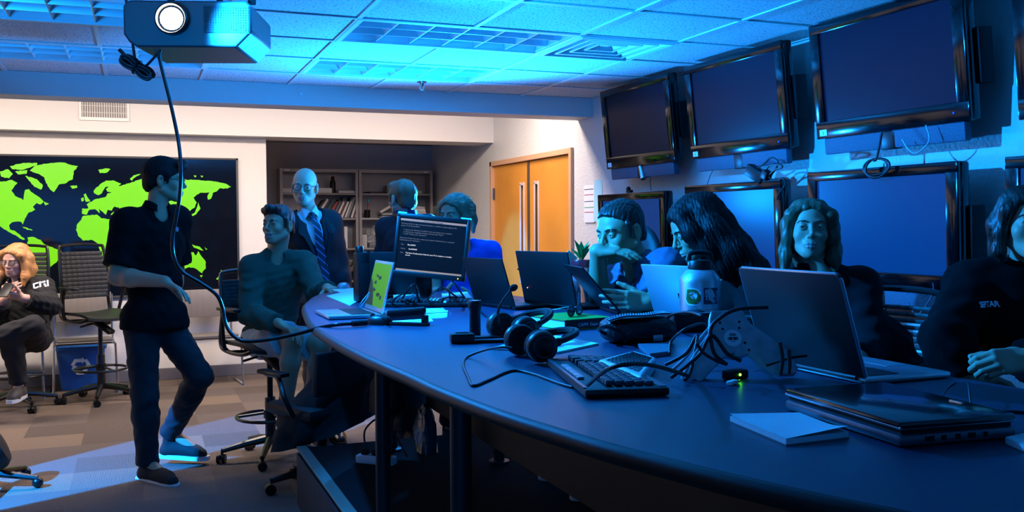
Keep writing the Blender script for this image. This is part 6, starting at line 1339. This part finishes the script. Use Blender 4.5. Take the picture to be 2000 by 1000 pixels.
person('bald man with glasses in dark suit, white shirt and striped tie', J, ('pale', 'd0a488'), dict(c=at(595, 364, 6.4), face=vdir(.06, .98, -.1), up=vdir(.06, 0, 1), s=1.04, wide=1.0),
       [top('white_shirt', SHIRTW, .010, 1.98, .0, .001, .1, 6, neck_r=.06), top('suit_jacket', SUIT, .028, 1.9, -.10, .003, .16, 7, neck_r=.07, open_v=suit_v, extra=tie, loose=.01), bottoms('suit_trousers', SUIT, .016, 1.97, .003, .12)],
       bald_fringe, face=dict(brow=STUB, glasses=((.023, .021), True), lip='b88076', look=(.25, -1, -.1)), w=1.06, extra=lambda P: shoes(P['J'], P['root'], mat('black_leather_shoe', '0a0a0b', .3), BLKM))
# ---------------- man seen from behind
J = dict(pelvis=at(792, 600, 6.25), chest=at(794, 482, 6.25), neck=at(793, 424, 6.22), shR=at(836, 442, 6.2), shL=at(756, 446, 6.32), elbR=at(844, 530, 6.2), wriR=at(836, 595, 6.3), elbL=at(748, 530, 6.36), wriL=at(756, 595, 6.42),
         hipR=at(806, 615, 6.2), hipL=at(778, 615, 6.3), kneR=at(806, 735, 6.2), kneL=at(778, 735, 6.3), floor=0)
for s in 'RL': k = J['kne'+s]; J['ank'+s] = V((k.x, k.y, .1)); J['toe'+s] = V((k.x-.02, k.y+.17, .02))
person('short haired man seen from behind, facing the bookcase', J, ('fair_c', 'c9977c'), dict(c=at(786, 388, 6.2), face=vdir(-.62, -.78, -.05), s=1.0),
       [top('dark_polo', mat('dark_maroon_polo', '1d1420', .85), .016, .6, .0, .003, .1, 9), collar(mat('navy_collar', '1c2448', .8), .066, .04), bottoms('trousers', mat('dark_trousers', '15161a', .85), .012)],
       hair_short(AUBH, .006, .011, (-.098, .068, .088, -.085), 11, tuft=.0024, quiff=.010), face=dict(brow=AUBH), extra=lambda P: shoes(P['J'], P['root'], SHOEB, BLKM))
# ---------------- woman with ponytail in blue shirt
BLUT = mat('bright_blue_tshirt', '2a57d8', .85, bump=(200, .1)); ASHB = mat('ash_blond_hair', '7d6a50', .45, bump=(120, .35, (1, 1, .1)))
J = dict(pelvis=at(908, 640, 5.6), chest=at(908, 532, 5.58), neck=at(904, 474, 5.56), shR=at(856, 496, 5.58), shL=at(956, 494, 5.62), elbR=at(848, 572, 5.5), wriR=at(866, 580, 5.3), elbL=at(974, 574, 5.56), wriL=at(930, 588, 5.36),
         hipR=at(888, 650, 5.6), hipL=at(930, 650, 5.65), kneR=at(888, 690, 5.25), kneL=at(925, 690, 5.3), floor=0)
for s in 'RL': k = J['kne'+s]; J['ank'+s] = V((k.x, k.y+.1, .3)); J['toe'+s] = V((k.x-.04, k.y-.06, .23))
def fly(P):   # loose flyaway strands, coloured paler to suggest the backlit halo
    f = P['hf']; r = random.Random(8); m_ = MB()
    for k in range(130):
        a = r.uniform(-.6, 3.7); b = r.uniform(-.4, .9); d = V((cos(a)*cos(b), .35*sin(b)+.1, sin(a)*cos(b)*.8)).normalized(); p = V((d.x*.092, .02+d.y*.1, .035+d.z*.1)); q = p+d*r.uniform(.005, .013)+V((r.uniform(-.015, .015), r.uniform(-.01, .02), -.008)); m_.tube([f.p(*p), f.p(*((p+q)/2+d*.004)), f.p(*q)], .0011*f.s, 4)
    m_.build('flyaway_strands', mat('halo_pale_hair', 'b9a887', .4), P['root'], world=True)
person('woman in bright blue shirt with fair ponytail, half hidden behind monitor', J, ('light', 'c89a80'), dict(c=at(889, 421, 5.52), face=vdir(-.55, .83, -.03), s=.98, jaw=.9),
       [top('blue_tshirt', BLUT, .016, .62, .0, .004, .09, 12, neck_r=.062), bottoms('trousers', mat('dark_trousers', '15161a', .85), .012, 1.9)],
       lambda P: (hair_long(ASHB, [([(.0, .10, .075), (0.0, .14, .05), (.01, .16, -.03), (.02, .15, -.10)], [.028, .032, .028, .012]), ([(.075, -.03, .06), (.086, -.02, -.02), (.08, .01, -.10)], [.02, .017, .01]), ([(-.075, -.03, .06), (-.086, -.02, -.02), (-.08, .01, -.09)], [.02, .016, .008])], .013, seed=4, part=False)(P), fly(P)),
       fem=True, w=.92, armr=.9, face=dict(brow=ASHB, lip='b88076'), extra=lambda P: shoes(P['J'], P['root'], SHOEB, SOLEW, .9))
# ---------------- man resting chin on hand
TEE = mat('striped_mauve_tshirt', '5a5672', .9, bump=(40, .25, (1, 1, .3)), var=(14, .12))
FL = PZ
J = dict(pelvis=at(1290, 640, 4.32), chest=at(1268, 570, 4.26), neck=at(1243, 512, 4.2), shR=at(1214, 532, 4.38), shL=at(1300, 524, 4.12), elbR=at(1172, 600, 4.28), wriR=at(1167, 490, 4.08), elbL=at(1268, 612, 3.92), wriL=at(1262, 596, 3.84),
         hipR=at(1290, 650, 4.42), hipL=at(1310, 660, 4.25), floor=FL)
J['pelvis'] = V((2.28, 3.72, PZ+.53)); J['hipR'] = J['pelvis']+V((-.02, .09, -.03)); J['hipL'] = J['pelvis']+V((-.02, -.09, -.03)); J['kneR'] = V((1.88, 3.92, PZ+.5)); J['kneL'] = V((1.86, 3.62, PZ+.5)); J['ankR'] = V((1.9, 3.92, PZ+.09)); J['ankL'] = V((1.9, 3.6, PZ+.09)); J['toeR'] = V((1.72, 3.94, PZ+.015)); J['toeL'] = V((1.72, 3.6, PZ+.015))
J['elbL'] = at(1276, 606, 3.98); J['wriL'] = at(1266, 590, 3.74)
def ring_lanyard(P):
    T = P['T']; nb = V(P['J']['neck'])
    for s in (-1, 1): flat_on(P, spline([nb+T.x*s*.065-T.y*.03, T.p(s*.05, -.13, .08), T.p(s*.02, -.145, -.02), T.p(0, -.15, -.14)], 5), .008, BLKM, 'lanyard')
    shoes(P['J'], P['root'], SHOEB, SOLEW)
person('man in mauve t-shirt resting his chin on his hand behind laptop', J, ('mid', 'b98a6c'), dict(c=at(1212, 450, 4.16), face=vdir(-.78, .60, -.22), up=vdir(-.1, .05, 1), s=1.09, wide=1.06, jaw=1.12),
       [top('tshirt', TEE, .020, .74, .0, .0045, .08, 14, neck_r=.058), bottoms('jeans', JEAN, .012)],
       hair_short(BRNH, .005, .009, (-.098, .090, .088, -.066), 15, tuft=.0018, wide=1.04), [dict(s='R', f=vdir(.95, .22, -.02), n=vdir(-.1, -.3, -1), curl=(.18, .25, .2), spread=.05, thumb=(.5, .8, .4)), dict(s='L', f=vdir(-.92, .25, .10), n=vdir(-.1, -.9, -.1), curl=((.25, .35, .2), (.3, .4, .3), (.35, .45, .3), (.4, .5, .3)), spread=.05, sc=1.05, thumb=(.75, .5, .3))],
       face=dict(brow=BRNH, bt=.0045, lip='b88076', look=(-.1, -1, -.35)), w=1.14, belly=.5, armr=1.2, extra=ring_lanyard)
# ---------------- dark haired woman bent over her laptop
BTEE = mat('black_cotton', '060709', .9, spec=.2, bump=(180, .15))
J = dict(pelvis=V((2.52, 3.05, PZ+.53)), chest=at(1440, 590, 4.02), neck=at(1412, 512, 3.98), shR=at(1385, 548, 4.16), shL=at(1470, 560, 3.88), elbR=at(1385, 640, 4.0), wriR=at(1340, 640, 3.86), elbL=at(1460, 655, 3.72), wriL=at(1395, 650, 3.70), floor=FL)
J['hipR'] = J['pelvis']+V((-.02, .09, -.03)); J['hipL'] = J['pelvis']+V((-.02, -.09, -.03)); J['kneR'] = V((2.1, 3.25, PZ+.5)); J['kneL'] = V((2.1, 2.98, PZ+.5)); J['ankR'] = V((2.12, 3.2, PZ+.09)); J['ankL'] = V((2.12, 2.98, PZ+.09)); J['toeR'] = V((1.93, 3.2, PZ+.015)); J['toeL'] = V((1.93, 2.98, PZ+.015))
person('woman with long black hair bent forward over the silver laptop', J, ('mid_b', 'b5866a'), dict(c=at(1360, 445, 3.94), face=vdir(-.86, .12, -.42), up=vdir(-.38, .0, 1), s=1.04, jaw=.9),
       [top('black_top', BTEE, .016, 1.9, .0, .003, .1, 16), bottoms('trousers', mat('dark_trousers', '15161a', .85), .012)],
       hair_long(BLKH, [([(.07, -.06, .07), (.094, -.055, .0), (.098, -.03, -.08), (.10, .0, -.17), (.10, .02, -.25)], [.026, .034, .04, .04, .022]), ([(.07, .03, .08), (.10, .03, -.02), (.115, .06, -.13), (.12, .10, -.24), (.12, .13, -.34)], [.03, .045, .055, .055, .02]),
                        ([(.0, .09, .07), (.02, .10, -.02), (.05, .11, -.14), (.08, .12, -.26), (.09, .12, -.36)], [.035, .045, .05, .045, .02]), ([(-.07, .02, .08), (-.09, .04, -.03), (-.08, .08, -.15), (-.05, .11, -.26)], [.03, .04, .045, .02])], .016, seed=6, part=False, line=(-.086, .07, .075, -.14), tuft=.0022),
       fem=True, w=.95, armr=.95, face=dict(brow=BLKH, lip='b88076', look=(0, -1, -.5)), extra=lambda P: shoes(P['J'], P['root'], SHOEB, SOLEW, .9))
# ---------------- fair haired woman looking at the camera side
J = dict(pelvis=V((2.62, 2.62, PZ+.53)), chest=at(1614, 608, 3.62), neck=at(1596, 530, 3.60), shR=at(1528, 566, 3.66), shL=at(1680, 560, 3.60), elbR=at(1508, 680, 3.5), wriR=at(1560, 716, 3.2), elbL=at(1700, 690, 3.42), wriL=at(1650, 718, 3.12), floor=FL)
J['hipR'] = J['pelvis']+V((-.02, .09, -.03)); J['hipL'] = J['pelvis']+V((-.02, -.09, -.03)); J['kneR'] = V((2.2, 2.68, PZ+.5)); J['kneL'] = V((2.2, 2.42, PZ+.5)); J['ankR'] = V((2.25, 2.68, PZ+.09)); J['ankL'] = V((2.25, 2.42, PZ+.09)); J['toeR'] = V((2.06, 2.68, PZ+.015)); J['toeL'] = V((2.06, 2.42, PZ+.015))
person('woman with straight fair hair looking up past the big grey laptop', J, ('fair_d', 'c4937a'), dict(c=at(1580, 449, 3.58), face=vdir(-.20, .97, .13), up=vdir(.03, 0, 1), s=.99, wide=.98, jaw=.9),
       [top('dark_polo', mat('charcoal_polo', '0c0d11', .9, bump=(200, .15), spec=.2), .016, 1.5, .0, .0035, .1, 18), collar(mat('charcoal_polo', '0c0d11', .9), .058, .03), bottoms('trousers', mat('dark_trousers', '15161a', .85), .012)],
       hair_long(FAIR, [([(.035, -.055, .076), (.076, -.05, .05), (.086, -.02, -.03), (.092, .0, -.11), (.098, .0, -.16)], [.014, .018, .021, .022, .010]), ([(.04, .0, .085), (.082, .02, .02), (.094, .04, -.07), (.10, .05, -.15)], [.024, .026, .028, .014]), ([(-.035, -.055, .076), (-.074, -.05, .05), (-.080, -.025, -.03), (-.084, -.02, -.11), (-.092, -.03, -.20), (-.094, -.035, -.26)], [.014, .016, .016, .017, .017, .008]), ([(-.04, .0, .085), (-.078, .02, .02), (-.082, .03, -.08), (-.085, .02, -.2)], [.024, .022, .022, .012]), ([(0, .08, .06), (0, .1, -.06), (0, .1, -.17)], [.05, .06, .03])], .003, seed=9, part=False, line=(-.086, .078, .075, -.14), tuft=.0014),
       fem=True, w=.98, armr=1.0, face=dict(brow=mat('brown_brow', '3a2c22', .6), lip='b88076', look=(-.15, -1, .12), bt=.003), extra=lambda P: shoes(P['J'], P['root'], SHOEB, SOLEW, .9))
# ---------------- woman in black jacket at the right edge
JACK = mat('black_softshell', '040507', .9, spec=.12, bump=(150, .1))
def chest_text(P, o):
    p, n = stick(o, P['root'], 1928, 599)
    m2 = (n*.35-_F*.8).normalized(); ob = text('chest_lettering', 'SEPTAR', .024, P['root'].matrix_basis.inverted() @ patch_frame(p, m2, CR+ZUP*.02), mat('white_print', 'dfe6ee', .5), P['root'], 'CENTER', bold=.0008, ext=0); conform(ob, P['root'], o, -_F, .002)
J = dict(pelvis=V((2.86, 2.0, PZ+.53)), chest=at(1985, 622, 3.02), neck=at(1992, 520, 3.06), shR=at(1898, 560, 3.06), shL=at(2092, 566, 3.1), elbR=at(1846, 662, 2.86), wriR=at(1888, 748, 2.80), elbL=at(2110, 720, 2.86), wriL=at(2000, 700, 2.62), floor=FL)
J['hipR'] = J['pelvis']+V((-.02, .09, -.03)); J['hipL'] = J['pelvis']+V((-.02, -.09, -.03)); J['kneR'] = V((2.42, 2.05, PZ+.5)); J['kneL'] = V((2.42, 1.8, PZ+.5)); J['ankR'] = V((2.45, 2.05, PZ+.09)); J['ankL'] = V((2.45, 1.8, PZ+.09)); J['toeR'] = V((2.26, 2.05, PZ+.015)); J['toeL'] = V((2.26, 1.8, PZ+.015))
person('woman in black jacket with white chest lettering at the right photo edge', J, ('fair_e', 'c4957c'), dict(c=at(2004, 437, 3.0), face=vdir(-.14, .98, .06), up=vdir(0, 0, 1), s=.99, jaw=.9),
       [top('black_jacket', JACK, .026, 1.9, .0, .003, .12, 20, neck_r=.058, extra=chest_text), bottoms('trousers', mat('dark_trousers', '15161a', .85), .012)],
       hair_long(BRNH, [([(.04, -.055, .074), (.077, -.05, .04), (.086, -.03, -.04), (.088, -.02, -.10)], [.018, .022, .022, .012]), ([(-.04, -.055, .074), (-.074, -.05, .04), (-.084, -.02, -.03), (-.088, -.015, -.09), (-.085, -.015, -.115)], [.014, .015, .016, .016, .008]), ([(-.04, .0, .085), (-.08, .03, .0), (-.085, .05, -.1)], [.025, .024, .016]), ([(0, .08, .06), (0, .1, -.04), (0, .1, -.1)], [.05, .055, .04])], .004, seed=12, part=False, line=(-.086, .076, .075, -.13), tuft=.0014),
       [dict(s='L', f=vdir(-.93, .25, -.08), n=vdir(-.15, -.85, -.5), curl=(.75, .95, .5), spread=.03, thumb=(.8, .3, .5), sc=1.02), dict(s='R', f=vdir(.9, .05, -.05), n=vdir(.2, .6, -.6), curl=(.5, .6, .4), spread=.03, thumb=(.9, .3, .3))], fem=True, w=1.0, armr=1.0, face=dict(brow=mat('brown_brow', '3a2c22', .6), lip='b88076', look=(-.1, -1, .05), bt=.004), extra=lambda P: shoes(P['J'], P['root'], SHOEB, SOLEW, .9))
# ---------------- seated person with phone at the left
HOOD = mat('black_sweatshirt', '0f1012', .9, bump=(160, .2))
def sleeve_print(P, o):
    p, n = stick(o, P['root'], 80, 556)
    if p is None: return
    M = patch_frame(p, n, CR*.8+ZUP*.35); m_ = MB()
    for k, (x, y, w_, h_) in enumerate(((-.05, .0, .012, .05), (-.03, .02, .03, .012), (-.03, -.02, .03, .012), (-.005, 0, .012, .06), (.02, .02, .03, .014), (.03, -.015, .014, .04), (.05, .0, .012, .06))): m_.box((x, y, .001), (w_, h_, .006), M, rot=(0, 0, .15*(k % 3)), ch=.001)
    m_.build('sleeve_print', MATS['white_print'], P['root'], world=True)
J = dict(pelvis=at(52, 655, 7.55), chest=at(46, 585, 7.5), neck=at(38, 545, 7.46), shR=at(-2, 566, 7.5), shL=at(82, 562, 7.46), elbR=at(-14, 612, 7.3), wriR=at(8, 586, 7.14), elbL=at(98, 596, 7.28), wriL=at(46, 582, 7.12),
         hipR=at(38, 664, 7.5), hipL=at(72, 664, 7.5), kneR=at(20, 655, 7.02), kneL=at(64, 636, 7.05), floor=0)
J['ankR'] = at(38, 752, 7.2); J['toeR'] = J['ankR']+vdir(.15, .95, 0)*.17-ZUP*.08; J['ankL'] = at(-30, 668, 6.98); J['toeL'] = J['ankL']+vdir(-.8, .6, -.3)*.17
root = person('seated person with long blond hair and glasses looking at phone', J, ('rosy', 'd0a08c'), dict(c=at(31, 508, 7.42), face=vdir(-.12, .95, -.16), up=vdir(.05, .05, 1), s=1.03, wide=1.04, jaw=1.1),
       [top('black_sweatshirt', HOOD, .026, 1.85, .02, .004, .09, 22, extra=sleeve_print), bottoms('black_trousers', mat('dark_trousers', '15161a', .85), .016, 1.93, .004, .09)],
       hair_long(BLDH, [([(.04, -.055, .074), (.082, -.05, .05), (.094, -.03, -.03), (.10, -.05, -.11), (.10, -.08, -.17)], [.018, .023, .026, .028, .014]), ([(.05, .0, .1), (.094, .02, .02), (.105, .03, -.07), (.11, .0, -.15)], [.03, .034, .036, .02]), ([(-.04, -.055, .074), (-.080, -.05, .05), (-.09, -.03, -.03), (-.095, -.05, -.11), (-.10, -.08, -.17)], [.018, .022, .025, .027, .014]), ([(0, .08, .06), (0, .1, -.06), (0, .1, -.15)], [.05, .06, .03])], .008, seed=14, line=(-.088, .072, .075, -.13), tuft=.0016),
       [dict(s='L', f=vdir(-.85, .3, .25), n=vdir(.2, -.8, .5), curl=(.4, .5, .3), spread=.06), dict(s='R', f=vdir(.55, .2, .6), n=vdir(.4, -.8, .2), curl=(.4, .5, .3), spread=.06)], face=dict(brow=BLDH, glasses=((.024, .017),), lip='b88076', look=(0, -1, -.5)), w=1.1, belly=.4, armr=1.15, extra=lambda P: shoes(P['J'], P['root'], mat('worn_grey_shoe', '4a443e', .6), SOLEW))
p = at(12, 566, 7.04); t = thing('smartphone', 'dark smartphone held by the seated person with glasses', 'phone', p, rot=(Matrix.Rotation(-YAW, 3, 'Z') @ Matrix.Rotation(radians(-50), 3, 'X')).to_euler())
MB().box((0, 0, 0), (.074, .009, .15), ch=.004).build('case', BLK, t); MB().box((0, .005, 0), (.066, .001, .138)).build('screen', mat('phone_screen', '11151a', .1, emit='20242a', es=.5), t, smooth=0)
# ================================================================== LIGHT
BLUE = (.004, .27, 1.0)
def spot(name, loc, target, energy, col=BLUE, size=80, blend=.3, r=.03, scale=None, roll=0):
    l = bpy.data.lights.new(name, 'SPOT'); l.energy = energy; l.color = col; l.spot_size = radians(size); l.spot_blend = blend; l.shadow_soft_size = r
    o = bpy.data.objects.new(name, l); COL.objects.link(o); o.location = loc
    q = (V(target)-V(loc)).to_track_quat('-Z', 'Y'); o.rotation_euler = (q.to_matrix() @ Matrix.Rotation(roll, 3, 'Z')).to_euler()
    if scale: o.scale = scale
    return o
def area(name, loc, target, energy, sx, sy, col):
    l = bpy.data.lights.new(name, 'AREA'); l.shape = 'RECTANGLE'; l.size = sx; l.size_y = sy; l.energy = energy; l.color = col
    o = bpy.data.objects.new(name, l); COL.objects.link(o); o.location = loc; o.rotation_euler = (V(target)-V(loc)).to_track_quat('-Z', 'Y').to_euler(); return o
WARM = (1.0, .83, .74)
# lit fluorescent troffers behind the bulkhead
for i, x in enumerate((-3, -1.2, .6, 2.4)): area('back_fluorescent', (x, 7.72, 2.82), (x, 8.05, 0), 56, 1.22, .3, WARM)
# the hanging projector's own beam
spot('projector_beam', (.22, 3.74, 2.27), (3.4, 3.2, 1.4), 950, size=150, blend=1, r=.025)
# second projector, on the far side behind the woman in blue, thrown up towards the ceiling
sp = at(893, 412, 6.55)
fp = thing('tripod_projector', 'small projector on a tripod behind the woman in bright blue shirt', 'projector', (sp.x, sp.y+.16, 0))
MB().box((0, 0, sp.z), (.2, .2, .075), ch=.012).build('case', BLK, fp); MB().lathe([(.026, 0), (.026, .03), (.02, .03), (.018, .01)], 20, Matrix.Translation((0, -.1, sp.z)) @ Matrix.Rotation(pi/2, 4, 'X')).build('lens_barrel', BLKM, fp); MB().cyl((0, 0, .5), (0, 0, sp.z-.037), .016, seg=12).build('pole', BLKM, fp)
for k in range(3): a = k*2*pi/3+.4; MB().tube([(0, 0, .62), (.26*cos(a), .26*sin(a), .01)], .011, 8).build('leg', BLKM, fp)
spot('far_projector_beam', sp, (1.35, 4.9, 2.75), 760, size=170, blend=.9, r=.03)
spot('ceiling_fill_spot', (-1.4, 1.4, 1.62), (.9, 5.2, 3.3), 600, size=40, blend=.8, r=.3, scale=(2.2, 1, 1))  # added uplight from low left, no fixture there; brightens the left ceiling
# added fill spot without a projector, brightens the men in the far aisle
spot('near_fill_spot', (1.25, 1.6, 2.42), (.0, 5.4, 1.2), 170, size=27, blend=.7, r=.04)
# added unseen screen on the rear wall, glowing by itself as frontal blue fill
ps = thing('fill_screen', 'added unseen glowing screen on the rear wall, blue fill light', 'screen', (-1.9, -2.97, 1.5))
MB().box((0, 0, 0), (2.4, .02, 1.5)).build('picture', mat('blue_fill_glow', '0a50d0', .8, emit='1f8eff', es=2.2), ps, smooth=0); MB().box((0, -.0, .8), (2.6, .1, .1)).build('fill_screen_bar', BLK, ps)
spot('carpet_beam', (-2.7, 4.5, 2.4), (.05, 6.42, 0), 5200, size=60, blend=.1, r=.015, scale=(.2, 1, 1))
w = bpy.data.worlds.new('world'); scene.world = w; w.use_nodes = True; w.node_tree.nodes['Background'].inputs[0].default_value = (.004, .01, .03, 1); w.node_tree.nodes['Background'].inputs[1].default_value = .3
scene.cycles.diffuse_bounces = 2
